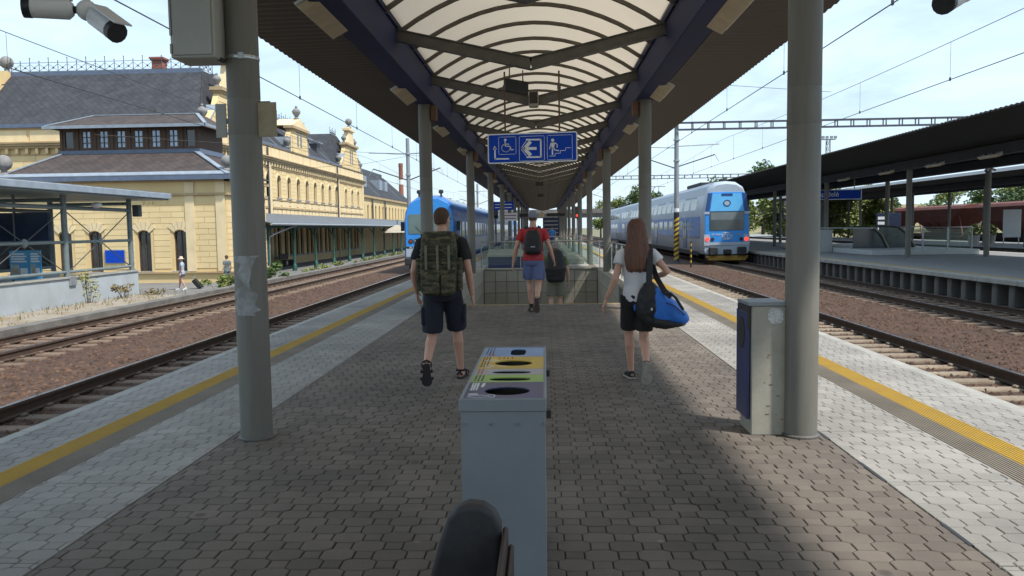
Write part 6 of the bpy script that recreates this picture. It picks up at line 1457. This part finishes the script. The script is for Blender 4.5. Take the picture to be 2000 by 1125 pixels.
def camo():
    m = mat('camouflage cloth', (.075, .070, .042), .9, col2=(.035, .036, .022), scale=7.5, thr=(.47, .52), bump=.3, bscale=250, aniso=(1, 1, 2.2), detail=2)
    t = m.node_tree; N = t.nodes; L = t.links; bs = N['Principled BSDF']; src = bs.inputs['Base Color'].links[0].from_socket
    tcn = [n for n in N if n.type == 'MAPPING'][0]; nz_ = N.new('ShaderNodeTexNoise'); nz_.inputs['Scale'].default_value = 12; nz_.inputs['Detail'].default_value = 2; L.new(tcn.outputs[0], nz_.inputs['Vector'])
    mr = N.new('ShaderNodeMapRange'); mr.inputs['From Min'].default_value = .56; mr.inputs['From Max'].default_value = .60; L.new(nz_.outputs['Fac'], mr.inputs['Value'])
    mx = N.new('ShaderNodeMix'); mx.data_type = 'RGBA'; L.new(mr.outputs[0], mx.inputs['Factor']); L.new(src, mx.inputs['A']); mx.inputs['B'].default_value = (.13, .105, .062, 1); L.new(mx.outputs['Result'], bs.inputs['Base Color']); return m
M['camo'] = camo()

J0 = dict(pel=(0, 0, .98), neck=(0, -.01, 1.51), shl=(-.185, -.01, 1.45), shr=(.185, -.01, 1.45), ell=(-.25, -.04, 1.16), elr=(.25, -.04, 1.16), wrl=(-.27, .04, .91), wrr=(.27, .04, .91),
          hpl=(-.092, 0, .95), hpr=(.092, 0, .95), knl=(-.10, .02, .51), knr=(.10, .02, .51), anl=(-.10, -.03, .09), anr=(.10, -.03, .09), tol=(-.12, .15, .03), tor=(.12, .15, .03))
def lerp(a, b, t): return V(a) + (V(b) - V(a)) * t
def limb(mb, pts, n=14): mb.tube([p for p, r in pts], [r for p, r in pts], n)
def hand(mb, wr, el, side, s, curl=.5):
    wr = V(wr); d = (wr - V(el)).normalized(); fw = V((0, 1, 0)); n = d.cross(fw).normalized() * side       # palm normal points to the body
    n = -n if n.x * side > 0 else n; w_ = n.cross(d).normalized(); w_ = w_ if w_.y > 0 else -w_
    mb.ell([(wr - d * .01, w_ * .024, n * .02), (wr + d * .03, w_ * .034, n * .017), (wr + d * .075, w_ * .042, n * .015), (wr + d * .1, w_ * .04, n * .011)], 12)
    for k, (o, L_) in enumerate(((.031, .068), (.011, .078), (-.010, .073), (-.030, .058))):
        b = wr + d * .092 + w_ * o; d1 = (d + n * curl * .45).normalized(); d2 = (d + n * curl * 1.3).normalized(); d3 = (d * .5 + n * curl * 2).normalized()
        p1 = b + d1 * L_ * .45; p2 = p1 + d2 * L_ * .32; p3 = p2 + d3 * L_ * .25; mb.tube([b, p1, p2, p3], [.0095, .009, .008, .006], 8)
    b = wr + d * .035 + w_ * .03; p1 = b + (d * .7 + w_ * .6 + n * .3).normalized() * .035; p2 = p1 + (d + n * .5).normalized() * .03; mb.tube([b - w_ * .01, p1, p2], [.012, .011, .007], 8)
def foot(mb, an, th, yaw=0.0, grow=0.0, q=1.0):
    an = V(an); fx = V((math.sin(yaw), math.cos(yaw), 0)); ax = fx * math.cos(th) + V((0, 0, -math.sin(th))); dn = -fx * math.sin(th) + V((0, 0, -math.cos(th)))
    heel = an + dn * .055 * q - ax * .045 * q; L_ = .215 * q; toe = heel + ax * L_; sd = ax.cross(-dn).normalized(); upv = -dn; g = (1 + grow) * q
    sts = []
    for t_, w_, h, lift in ((-.06, .022, .02, .012), (0, .034, .034, .018), (.25, .036, .045, .028), (.5, .04, .036, .016), (.78, .047, .026, .004), (1.0, .04, .02, 0), (1.12, .02, .013, 0)):
        sts.append((heel + ax * L_ * t_ + upv * lift * q, sd * w_ * g, upv * h * g))
    mb.ell(sts, 14); return heel, toe, ax, sd, upv, L_
def sole(mb, info, th=.016, g=1.12):
    heel, toe, ax, sd, upv, L_ = info; prof = [(-.09, .022), (-.02, .036), (.25, .034), (.5, .038), (.8, .05), (1.02, .043), (1.14, .02)]
    top = [heel + ax * L_ * t_ + sd * w_ * g - upv * .012 for t_, w_ in prof] + [heel + ax * L_ * t_ - sd * w_ * g - upv * .012 for t_, w_ in prof[::-1]]
    mb.ring_loft([top, [p - upv * th for p in top]])
def person(label, loc, H, pose, top, bot, hairm, shoem, solem, rotz=0, vox=.012, sleeve=.55, shorts=.62, hem=.92, sock=None, flare=1.0, headturn=0, headpitch=0, slim=1.0, hair='crop', low=False):
    k_ = H / 1.8; pose = dict(pose); TH = {-1: R(pose.pop('tl', 0)), 1: R(pose.pop('tr', 0))}; J = dict(J0); J.update(pose); J = {a: V(p) * k_ for a, p in J.items()}; q = k_
    root = thing('person', label, 'person', (0, 0, 0), 'people at the station')
    body = MB(); pz = J['pel']; nk = J['neck']
    def T(z): # spine point at unscaled height z
        t_ = (z - .98) / (1.51 - .98); return lerp(pz, nk, t_)
    def tor(mb, rows, g=0.0):
        mb.ell([(T(z) + V((0, yo * q, 0)), V((rx * q * slim + g, 0, 0)), V((0, ry * q + g, 0))) for z, rx, ry, yo in rows], 20)
    rows = [(.86, .10, .08, -.01), (.90, .15, .105, -.01), (.98, .165, .118, -.012), (1.10, .140, .10, 0), (1.25, .155, .108, 0), (1.38, .178, .112, -.005), (1.45, .165, .098, -.008), (1.495, .10, .07, -.01), (1.53, .062, .062, -.005), (1.60, .056, .06, .005)]
    tor(body, rows)
    hm = Matrix.Translation(nk + V((0, 0, .04 * q))) @ Matrix.Rotation(headturn, 4, 'Z') @ Matrix.Rotation(headpitch, 4, 'X') @ Matrix.Translation(-(nk + V((0, 0, .04 * q))))
    hc = nk + V((0, .02 * q, 0))
    HR = [(.055, .022, .022, .052), (.075, .045, .052, .035), (.11, .060, .078, .018), (.155, .070, .093, .006), (.205, .074, .099, -.002), (.25, .068, .09, -.006), (.28, .050, .068, -.008), (.295, .028, .04, -.008), (.30, .006, .01, -.008)]
    def headst(mb, rows_, g=0.0, dy=0.0, xf=True):
        sts = []
        for z, rx, ry, yo in rows_:
            c = hm @ (hc + V((0, (yo + dy) * q, z * q))); m3 = hm.to_3x3(); sts.append((c, m3 @ V(((rx + g) * q, 0, 0)), m3 @ V((0, (ry + g) * q, 0))))
        mb.ell(sts, 18)
    headst(body, HR)
    hp = lambda x, y, z: hm @ (hc + V((x * q, y * q, z * q)))
    body.ball(hp(0, .098, .15), .016 * q, 6, 0, (.8, 1.1, 1.4)); body.ball(hp(0, .088, .17), .012 * q, 6, 0, (.8, .9, 2))
    for s in (-1, 1): body.ball(hp(s * .075, -.004, .16), .026 * q, 6, 0, (.35, .8, 1.2))
    for s, a, e, w_ in ((-1, 'shl', 'ell', 'wrl'), (1, 'shr', 'elr', 'wrr')):
        A, E, W = J[a], J[e], J[w_]
        limb(body, [(A + V((-s * .03 * q, 0, .0)), .055 * q), (A + V((0, 0, -.02 * q)), .054 * q * slim), (lerp(A, E, .5), .048 * q * slim), (E, .038 * q), (lerp(E, W, .3), .041 * q * slim), (W, .026 * q), (W + (W - E).normalized() * .012, .024 * q)])
    for s, a, e, w_, to in ((-1, 'hpl', 'knl', 'anl', 'tol'), (1, 'hpr', 'knr', 'anr', 'tor')):
        A, E, W = J[a], J[e], J[w_]
        bk_ = V((0, -.02 * q, 0))
        limb(body, [(A, .085 * q), (lerp(A, E, .35), .08 * q), (lerp(A, E, .75), .06 * q), (E, .052 * q), (lerp(E, W, .28) + bk_, .057 * q), (lerp(E, W, .6) + bk_ * .5, .046 * q), (W, .034 * q), (W + V((0, 0, -.03 * q)), .033 * q)])
    bm_ = remesh(body, vox * q if not low else .02, 2)
    hd = MB()
    for s, e, w_ in ((-1, 'ell', 'wrl'), (1, 'elr', 'wrr')): hand(hd, J[w_], J[e], s, q)
    feet = {}
    for s, w_, to in ((-1, 'anl', 'tol'), (1, 'anr', 'tor')): feet[s] = foot(hd, J[w_], TH[s], -s * -.12, q=q)
    hme = hd.mesh('h'); bb = bmesh.new(); bb.from_mesh(bm_); bb.from_mesh(hme); bmesh.ops.recalc_face_normals(bb, faces=bb.faces); bb.to_mesh(bm_); bb.free(); bm_.polygons.foreach_set('use_smooth', [True] * len(bm_.polygons)); bpy.data.meshes.remove(hme)
    bm_.materials.clear(); bm_.materials.append(M['skin']); bo = obj_from(bm_, 'body', root)
    for s in (-1, 1):
        e_ = MB(); e_.ball(hp(s * .031, .083, .178), .011 * q, 6); e_.build('eye', M['black'], bo, keep_origin=True)
    mo_ = MB(); mo_.ball(hp(0, .092, .108), .012 * q, 6, 0, (2.0, .6, .5)); mo_.build('mouth', M['red_lamp_off'], bo, keep_origin=True)
    # shirt
    sh_ = MB(); g = .018 * q
    tor(sh_, [(hem, .158 * flare, .112 * flare, -.01), (hem + .02, .165 * flare, .118 * flare, -.01), (1.0, .166, .12, -.008), (1.10, .150, .108, 0), (1.25, .160, .113, 0), (1.38, .182, .116, -.005), (1.45, .170, .102, -.008), (1.495, .105, .076, -.01), (1.515, .070, .066, -.008)], g * .8)
    for s, a, e in ((-1, 'shl', 'ell'), (1, 'shr', 'elr')):
        A, E = J[a], J[e]; limb(sh_, [(A + V((-s * .04 * q, 0, 0)), .062 * q), (A + V((0, 0, -.01)), .070 * q), (lerp(A, E, sleeve * .5), .068 * q), (lerp(A, E, sleeve), .070 * q), (lerp(A, E, sleeve + .01), .06 * q)])
    me_ = remesh(sh_, vox * q, 2, .006 * q, 10, (1, 1, .8), seed=len(label)); me_.materials.clear(); me_.materials.append(top); obj_from(me_, 'shirt', root)
    # shorts / trousers
    so_ = MB(); tor(so_, [(.85, .13, .10, -.012), (.90, .170, .122, -.012), (.98, .172, .126, -.012), (1.05, .158, .114, -.006), (1.06, .148, .104, -.006)], .006)
    for s, a, e, w_ in ((-1, 'hpl', 'knl', 'anl'), (1, 'hpr', 'knr', 'anr')):
        A, E, W = J[a], J[e], J[w_]
        if shorts <= 1: limb(so_, [(A + V((0, 0, .03)), .098 * q), (lerp(A, E, shorts * .5), .099 * q * flare), (lerp(A, E, shorts * .95), .098 * q * flare), (lerp(A, E, shorts), .092 * q * flare)])
        else: limb(so_, [(A + V((0, 0, .03)), .096 * q), (lerp(A, E, .5), .09 * q), (E, .07 * q), (lerp(E, W, .5), .066 * q), (lerp(E, W, .93), .06 * q)])
    me_ = remesh(so_, vox * q, 2, .007 * q, 9, (1, 1, .6), seed=len(label) * 2); me_.materials.clear(); me_.materials.append(bot); obj_from(me_, 'shorts' if shorts <= 1 else 'trousers', root)
    # shoes and socks
    for s, w_, e_, to in ((-1, 'anl', 'knl', 'tol'), (1, 'anr', 'knr', 'tor')):
        f_ = MB(); info = foot(f_, J[w_], TH[s], -s * -.12, .14, q); shn = f_.build('shoe', shoem, root, smooth=True, keep_origin=True)
        f_ = MB(); sole(f_, info); f_.build('sole', solem, shn, bevel=.003, keep_origin=True)
        if sock: f_ = MB(); W, E = J[w_], J[e_]; f_.tube([W + V((0, 0, -.02)), lerp(W, E, .16)], [.04 * q, .041 * q], 14); f_.build('sock', sock, root, smooth=True, keep_origin=True)
    # hair
    if hair in ('crop', 'thick'):
        g = .004 if hair == 'crop' else .016; h_ = MB(); headst(h_, [(.125, .045, .05, -.045), (.145, .062, .066, -.032), (.19, .071, .086, -.016), (.225, .073, .093, -.008), (.25, .068, .09, -.006), (.28, .050, .068, -.008), (.295, .028, .04, -.008), (.30, .006, .01, -.008)], g)
        me_ = remesh(h_, .008 * q, 2, .002 if hair == 'crop' else .008, 30, (1, 1, 1)); me_.materials.clear(); me_.materials.append(hairm); obj_from(me_, 'hair', root)
    root.location = loc; root.rotation_euler = (0, 0, rotz)
    return root, J, hp, q
def add(root, mb, name, m_, vox=None, wr=0, fr=12, st=(1, 1, 1), bevel=0, parent=None, smooth=True):
    p = parent or root
    if vox:
        me_ = remesh(mb, vox, 2, wr, fr, st, seed=len(name)); me_.materials.clear(); me_.materials.append(m_); return obj_from(me_, name, p)
    return mb.build(name, m_, p, bevel=bevel, smooth=smooth, keep_origin=True)
def sup(cx, cy, z, rx, ry, n=20, e=.55):
    o = []
    for i in range(n):
        t_ = 6.28318 * i / n; c, s = math.cos(t_), math.sin(t_); o.append((cx + rx * math.copysign(abs(c) ** e, c), cy + ry * math.copysign(abs(s) ** e, s), z))
    return o
def backpack(label, loc, rotz, rows, m_, straps, mstrap, extra=None, vox=.012, group='backpacks worn by travellers'):
    bp = thing('backpack', label, 'backpack', (0, 0, 0), group); b = MB(); b.ring_loft([sup(x, y, z, rx, ry) for x, y, z, rx, ry in rows]); add(bp, b, 'main_bag', m_, vox, .007, 11)
    for pts, r in straps:
        b = MB(); pts = [V(p) for p in pts]
        for i in range(len(pts) - 1): b.bar(pts[i], pts[i + 1] + (pts[i + 1] - pts[i]).normalized() * .01, r, .016, up=(0, 1, .15))
        add(bp, b, 'shoulder_strap', mstrap, None, bevel=.003, smooth=False)
    if extra: extra(bp)
    bp.location = loc; bp.rotation_euler = (0, 0, rotz); return bp

# ---- man with camouflage backpack
ML = (-1.07, 8.3, 0)
root, J, hp, q = person('man in black T-shirt and navy cargo shorts walking away, wearing sandals', ML, 1.84, dict(hpl=(-.095, -.01, .95), hpr=(.095, .01, .95), tl=66, knl=(-.115, .02, .51), anl=(-.135, -.32, .245), knr=(.12, .20, .535), anr=(.14, .28, .09), ell=(-.285, -.05, 1.16), wrl=(-.285, .13, .93), elr=(.275, -.06, 1.16), wrr=(.30, .03, .91), shl=(-.205, -.01, 1.46), shr=(.205, -.01, 1.46)),
    M['c_black'], M['c_navy'], M['crop'], M['skin'], M['rubber_dark'], vox=.0105, sleeve=.62, shorts=.95, hem=.95, flare=1.1, headturn=R(-12))
for s, an, th in ((-1, 'anl', R(66)), (1, 'anr', 0.0)):     # sandal straps
    f_ = MB(); heel, toe, ax, sd, upv, L_ = foot(f_, J[an], th, s * .12, q=q)
    c = J[an] - upv * .0; b = MB(); b.tube([c + sd * .045 * math.cos(t_) + ax * .052 * math.sin(t_) for t_ in [i * .5236 for i in range(13)]], .012, 6); add(root, b, 'ankle_strap', M['c_black'])
    for f2, w_ in ((.42, .050), (.8, .055)):
        c = heel + ax * L_ * f2; b = MB(); b.tube([c + sd * w_ * math.cos(t_) + upv * (.062 if f2 < .5 else .036) * math.sin(t_) for t_ in [i * .3927 for i in range(9)]], .016, 6); add(root, b, 'foot_strap', M['c_black'])
    b = MB(); b.tube([heel + upv * .01 - ax * .012 + sd * .03, heel + upv * .05 - ax * .015, heel + upv * .01 - ax * .012 - sd * .03], .012, 6); add(root, b, 'heel_strap', M['c_black'])
b = MB(); b.tube([hp(.083, -.01, .18), hp(.082, .09, .185)], .004, 6); add(root, b, 'glasses_arm', M['black'])
for s in (-1, 1):
    b = MB(); c = lerp(J['hpl' if s < 0 else 'hpr'], J['knl' if s < 0 else 'knr'], .55) + V((s * .1, 0, 0)); b.box(c.x - .018, c.x + .018, c.y - .075, c.y + .075, c.z - .1, c.z + .09); add(root, b, 'cargo_pocket', M['c_navy'], .012, .004, 14)
def camo_extra(bp):
    for x0, x1, z0, z1, y, m_ in ((-.17, .02, .98, 1.22, -.40, 'camo'), (.03, .17, .98, 1.16, -.39, 'camo'), (-.15, .15, 1.44, 1.60, -.34, 'camo')):
        b = MB(); b.ring_loft([sup((x0 + x1) / 2, y + .035, z, (x1 - x0) / 2 * w_, .05 * w_, 16, .45) for z, w_ in ((z0, .9), (z0 + .02, 1), (z1 - .02, 1), (z1, .92))]); add(bp, b, 'pouch', M[m_], .011, .005, 13)
    for i in range(5):
        b = MB(); z = 1.24 + .042 * i; b.tube([(-.185 + .0, -.28, z), (-.15, -.362, z), (.15, -.362, z), (.185, -.28, z)], .0085, 6); add(bp, b, 'webbing', M['camo'])
    for x in (-.115, 0, .115): b = MB(); b.box(x - .012, x + .012, -.375, -.355, 1.22, 1.46); add(bp, b, 'compression_strap', M['c_khaki'], smooth=False)
    for s in (-1, 1):
        b = MB(); b.ring_loft([sup(s * .205, -.21, z, .03, .075, 14, .5) for z in (1.0, 1.03, 1.3, 1.33)]); add(bp, b, 'side_pocket', M['camo'], .011, .005, 13)
        b = MB(); b.bar((s * .10, -.10, 1.49), (s * .13, -.30, 1.58), .05, .03); b.ball((s * .165, -.17, 1.55), .035, 7); add(bp, b, 'strap_roll', M['camo'], .011, .004, 15)
    b = MB(); b.bar((-.16, -.2, 1.03), (-.19, .1, 1.02), .012, .07); b.bar((.16, -.2, 1.03), (.19, .1, 1.02), .012, .07); add(bp, b, 'hip_belt', M['camo'], smooth=False)
backpack('camouflage rucksack with pouches on the back of the man in black', ML, 0, [(0, -.22, .955, .155, .085), (0, -.235, .985, .18, .105), (0, -.245, 1.2, .188, .115), (0, -.24, 1.42, .185, .11), (0, -.225, 1.56, .17, .095), (0, -.21, 1.60, .14, .075)], M['camo'],
    [([(s * .11, -.14, 1.52), (s * .125, -.02, 1.585), (s * .13, .09, 1.50), (s * .14, .135, 1.35), (s * .16, .09, 1.12)], .055) for s in (-1, 1)], M['camo'], camo_extra, .0105)

# ---- woman with long hair
WL = (.95, 8.3, 0)
root, J, hp, q = person('woman with long brown hair in white T-shirt and black knee shorts walking away', WL, 1.67, dict(shl=(-.165, -.01, 1.45), shr=(.165, -.01, 1.45), ell=(-.245, -.06, 1.16), wrl=(-.335, .03, .93), elr=(.335, -.10, 1.235), wrr=(.20, .14, 1.17), hpl=(-.085, .0, .95), hpr=(.085, 0, .95), tr=72, knl=(-.075, .14, .525), anl=(-.045, .20, .09), knr=(.08, .02, .51), anr=(.065, -.33, .255)),
    M['c_white'], M['c_black'], M['hair'], M['c_black'], M['rubber'], vox=.0105, sleeve=.42, shorts=.84, hem=.90, slim=.86, hair='none', sock=None)
rows = []
for z, rx, ry, yo in ((1.70, .02, .03, -.01), (1.69, .06, .075, -.012), (1.655, .088, .108, -.015), (1.60, .098, .114, -.022), (1.53, .102, .108, -.04), (1.46, .108, .085, -.075), (1.40, .125, .07, -.105), (1.32, .135, .06, -.125), (1.25, .132, .052, -.135), (1.19, .12, .045, -.14), (1.165, .10, .035, -.14)):
    rows.append([(rx * math.cos(t_) - .012 * (1.7 - z), yo + .02 + ry * math.sin(t_) * (1 if math.sin(t_) < 0 else (.45 if z < 1.62 else .8)), z - .0) for t_ in [i * 6.28318 / 26 for i in range(26)]])
b = MB(); b.ring_loft(rows); me_ = remesh(b, .008, 2)
ns = [v.normal.copy() for v in me_.vertices]
for v, n_ in zip(me_.vertices, ns):
    c = v.co; a = math.atan2(c.y + .06, c.x); d = noise.noise(V((a * 9, c.z * 1.6, 3.1))) * .010 + noise.noise(V((a * 24, c.z * 2.5, 7.7))) * .006
    v.co = c + n_ * d
    if c.z < 1.26: v.co.z -= .05 * max(0, noise.noise(V((a * 14, 2.2, .3)))) * (1.26 - c.z) / .1
me_.materials.clear(); me_.materials.append(M['hair']); obj_from(me_, 'hair', root)
bag = thing('duffel_bag', 'black and blue duffel bag hanging from the woman\'s right shoulder', 'bag', (0, 0, 0))
def bagsec(x, zt, zb, hw, fz=0.0, k=20):
    c = V((x, -.07 - .42 * x, (zt + zb) / 2)); hh = (zt - zb) / 2; n_ = V((.42, 1, 0)).normalized()
    return [c + n_ * hw * math.copysign(abs(math.cos(a)) ** .62, math.cos(a)) + V((0, 0, hh * math.copysign(abs(math.sin(a)) ** .75, math.sin(a)))) for a in [i * 6.28318 / k for i in range(k)]]
BS = [(-.01, .87, .75, .05), (.025, .95, .69, .09), (.08, 1.045, .63, .12), (.135, 1.06, .605, .135), (.19, 1.01, .59, .14), (.21, .99, .588, .14), (.27, .945, .585, .14), (.36, .86, .60, .125), (.45, .755, .625, .09), (.49, .70, .65, .05)]
b = MB(); b.ring_loft([bagsec(*r_) for r_ in BS[:6]]); add(bag, b, 'black_end', M['bag_black'], .010, .012, 9)
b = MB(); b.ring_loft([bagsec(x, zt - .002, zb + .01, hw - .002) for x, zt, zb, hw in BS[4:]]); add(bag, b, 'blue_end', M['bag_blue'], .010, .012, 9)
b = MB(); b.ring_loft([bagsec(x, zb + (zt - zb) * (.40 - .5 * (x - .2)), zb - .004, hw + .004) for x, zt, zb, hw in BS[4:-1]]); add(bag, b, 'black_base', M['bag_black'], .010, .006, 9)
def strip(pts, w_, nm='shoulder_strap'):
    b = MB(); pts = [V(p) for p in pts]
    for i in range(len(pts) - 1): b.bar(pts[i], pts[i + 1] + (pts[i + 1] - pts[i]).normalized() * .012, w_, .014, up=(0, 1, .2))
    add(bag, b, nm, M['bag_black'], smooth=False, bevel=.003)
strip([(.10, -.20, 1.02), (.105, -.185, 1.14), (.115, -.155, 1.27), (.122, -.11, 1.375), (.126, -.03, 1.43), (.13, .06, 1.37)], .062)
strip([(.13, .06, 1.36), (.17, .05, 1.22), (.19, -.08, 1.10), (.25, -.24, .97), (.30, -.30, .92)], .055)
b = MB(); b.tube([(.24, -.33, .95), (.29, -.37, .955), (.34, -.39, .91), (.385, -.37, .84), (.42, -.33, .79)], .014, 7); add(bag, b, 'carry_handle', M['bag_black'])
b = MB(); b.tube([(.25, -.335, .86), (.33, -.36, .83), (.44, -.33, .735)], .006, 6); add(bag, b, 'zip', M['bag_black'])
b = MB(); b.fprism(FR((.12, -.275, .79), (1, -.42, 0), (-.38, -.92, 0)), ellipse(0, 0, .008, .014, 10), 0, .012); add(bag, b, 'logo_tag', M['sign_white'])
b = MB(); b.ring_loft([bagsec(-.03, .84, .755, .05), bagsec(-.005, .875, .74, .062)]); add(bag, b, 'end_piping', M['bag_blue'], .01)
for p in (V((.05, -.12, 1.15)), V((.12, -.14, 1.08))): pass
bag.location = WL

# ---- tall man in red
RL = (-.215, 15.15, 0)
root, J, hp, q = person('tall man in red T-shirt, blue cargo shorts and grey cap walking to the stairs', RL, 1.94, dict(ell=(-.30, -.05, 1.15), wrl=(-.355, .03, .89), elr=(.285, -.06, 1.17), wrr=(.355, .06, .95), hpl=(-.09, 0, .95), hpr=(.09, 0, .95), tr=75, knl=(-.07, .15, .525), anl=(-.045, .22, .09), knr=(.085, .02, .51), anr=(.06, -.32, .255)),
    M['c_red'], M['c_blue'], M['crop'], M['rubber_brown'], M['rubber_brown'], vox=.012, sleeve=.55, shorts=.80, hem=.93, flare=1.08, sock=M['c_black'], headturn=R(-8))
b = MB(); sts = [(.175, .080, .104, -.004), (.20, .084, .108, -.004), (.235, .082, .106, -.006), (.27, .068, .09, -.008), (.296, .04, .055, -.008), (.306, .008, .012, -.008)]
b.ell([(hp(0, yo, z), V((rx * q, 0, 0)), V((0, ry * q, 0))) for z, rx, ry, yo in sts], 20); cp_ = add(root, b, 'cap', M['c_cap'])
b = MB(); b.ell([(hp(.0, .07, .185), V((.07 * q, 0, 0)), V((0, 0, .008))), (hp(-.01, .13, .178), V((.065 * q, 0, 0)), V((0, 0, .008))), (hp(-.01, .17, .17), V((.035 * q, 0, 0)), V((0, 0, .006)))], 14); add(root, b, 'cap_peak', M['c_cap'], parent=cp_)
for s in (-1, 1):
    b = MB(); c = lerp(J['hpl' if s < 0 else 'hpr'], J['knl' if s < 0 else 'knr'], .58) + V((s * .105, 0, 0)); b.box(c.x - .018, c.x + .018, c.y - .07, c.y + .07, c.z - .09, c.z + .09); add(root, b, 'cargo_pocket', M['c_blue'], .012, .004, 14)
def bk2(bp):
    b = MB(); b.ring_loft([sup(0, -.31, z, .135 * w_, .045 * w_, 16, .5) for z, w_ in ((1.17, .9), (1.2, 1), (1.36, 1), (1.39, .85))]); add(bp, b, 'front_pocket', M['bag_black'], .012, .004, 12)
    b = MB(); b.tube([(-.04, -.358, 1.27), (0, -.361, 1.275), (.04, -.358, 1.27)], .006, 6); add(bp, b, 'reflective_tab', M['sign_white'])
    b = MB(); b.tube([(-.04, -.16, 1.60), (0, -.17, 1.64), (.04, -.16, 1.60)], .009, 6); add(bp, b, 'grab_loop', M['bag_black'])
backpack('black daypack on the back of the man in red', RL, 0, [(0, -.19, 1.12, .12, .06), (0, -.20, 1.15, .155, .085), (0, -.21, 1.35, .165, .10), (0, -.205, 1.50, .135, .085), (0, -.19, 1.58, .09, .06)], M['bag_black'],
    [([(s * .07, -.13, 1.56), (s * .12, -.03, 1.645), (s * .13, .07, 1.60), (s * .14, .13, 1.42), (s * .165, .05, 1.2)], .06) for s in (-1, 1)], M['bag_black'], bk2)
# ---- man going down the stairs
DL = (.235, 17.75, -.48)
root, J, hp, q = person('grey haired man in khaki shorts and dark olive top going down the stairs', DL, 1.80, dict(neck=(0, .06, 1.49), shl=(-.19, .05, 1.43), shr=(.19, .05, 1.43), ell=(-.26, .02, 1.15), wrl=(-.28, .10, .90), elr=(.275, .02, 1.14), wrr=(.29, .08, .88), knl=(-.10, .05, .5), knr=(.10, .12, .5), anl=(-.10, -.02, .09), anr=(.10, .10, .09), tol=(-.11, .16, .03), tor=(.11, .27, .03)),
    M['c_olive'], M['c_khaki'], M['grey_hair'], M['rubber_dark'], M['rubber'], vox=.013, sleeve=.6, shorts=.80, hem=.93, flare=1.12, headpitch=R(-25), hair='thick')
backpack('large black hiking pack on the man going down the stairs', DL, 0, [(0, -.20, .90, .15, .07), (0, -.21, .95, .20, .11), (0, -.22, 1.2, .235, .14), (.0, -.19, 1.42, .205, .125), (0, -.15, 1.56, .16, .095), (0, -.13, 1.62, .10, .06)], M['bag_black'],
    [([(s * .09, -.06, 1.52), (s * .12, .03, 1.565), (s * .13, .14, 1.47), (s * .14, .17, 1.3), (s * .165, .1, 1.1)], .055) for s in (-1, 1)] + [([(s * .175, -.15, .98), (s * .2, -.22, 1.3)], .012) for s in (-1, 1)], M['c_lime'], None, .014)
# ---- far people
person('man in bright blue shirt far along the platform', (.52, 55, 0), 1.75, {}, M['c_sky'], M['c_denim'], M['crop'], M['c_black'], M['rubber_dark'], vox=.02, shorts=2, low=True)
person('person in pale blue shirt behind the escalator on the right platform', (19.1, 58, 0), 1.78, {}, M['c_pale'], M['c_navy'], M['crop'], M['c_black'], M['rubber_dark'], vox=.02, shorts=2, low=True)
HLc = (-16.75, 36.2, -1.0)
r_, J, hp, q = person('woman in straw hat, striped top and denim shorts beside a suitcase', HLc, 1.52, dict(knr=(.1, .12, .51), anr=(.1, .18, .09), anl=(-.1, -.16, .12), tl=15), M['c_stripe'], M['c_denim'], M['grey_hair'], M['white_metal'], M['sign_white'], rotz=R(110), vox=.015, sleeve=.5, shorts=.5, low=True, hem=.86, flare=1.15)
b = MB(); b.lathe(hp(0, 0, .2), [(.17 * q, -.01), (.175 * q, 0), (.10 * q, .02), (.092 * q, .08), (.07 * q, .11), (.01, .115)], 18); add(r_, b, 'sun_hat', M['c_straw'])
hb = thing('handbag', 'dark shoulder bag on the woman in the straw hat', 'bag', HLc); b = MB(); b.ring_loft([sup(.2, .02, z, .05, .12, 14, .5) for z in (.62, .65, .82, .84)]); add(hb, b, 'bag', M['c_black'], .014); b = MB(); b.tube([(.2, .0, .83), (.05, .02, 1.22), (-.1, 0, 1.24), (-.02, -.1, 1.0)], .012, 6); add(hb, b, 'strap', M['c_black']); hb.rotation_euler = (0, 0, R(110))
sc0 = thing('suitcase', 'tilted black wheeled suitcase behind the woman in the straw hat', 'suitcase', (-16.2, 37.0, -1.0)); b = MB(); b.ring_loft([sup(0, 0, z, .19, .11, 20, .4) for z in (.05, .07, .52, .54)]); add(sc0, b, 'shell', M['c_black'], .014)
for s in (-1, 1):
    b = MB(); b.tube([(s * .15 - .015, -.08, .04), (s * .15 + .015, -.08, .04)], .035, 10); add(sc0, b, 'wheel', M['black'])
    b = MB(); b.tube([(s * .08, -.08, .53), (s * .08, -.08, .72)], .008, 6); add(sc0, b, 'handle_rod', M['galv'])
b = MB(); b.tube([(-.09, -.08, .72), (.09, -.08, .72)], .014, 6); add(sc0, b, 'handle_grip', M['black'])
sc0.rotation_euler = (R(-38), 0, R(100))
r_, J, hp, q = person('woman in dark patterned dress standing at the station corner', (-15.35, 38.0, -1.0), 1.52, {}, M['c_dark'], M['c_dark'], M['crop'], M['c_black'], M['rubber_dark'], rotz=R(60), vox=.015, shorts=.7, low=True, hem=.86, flare=1.2, hair='thick')
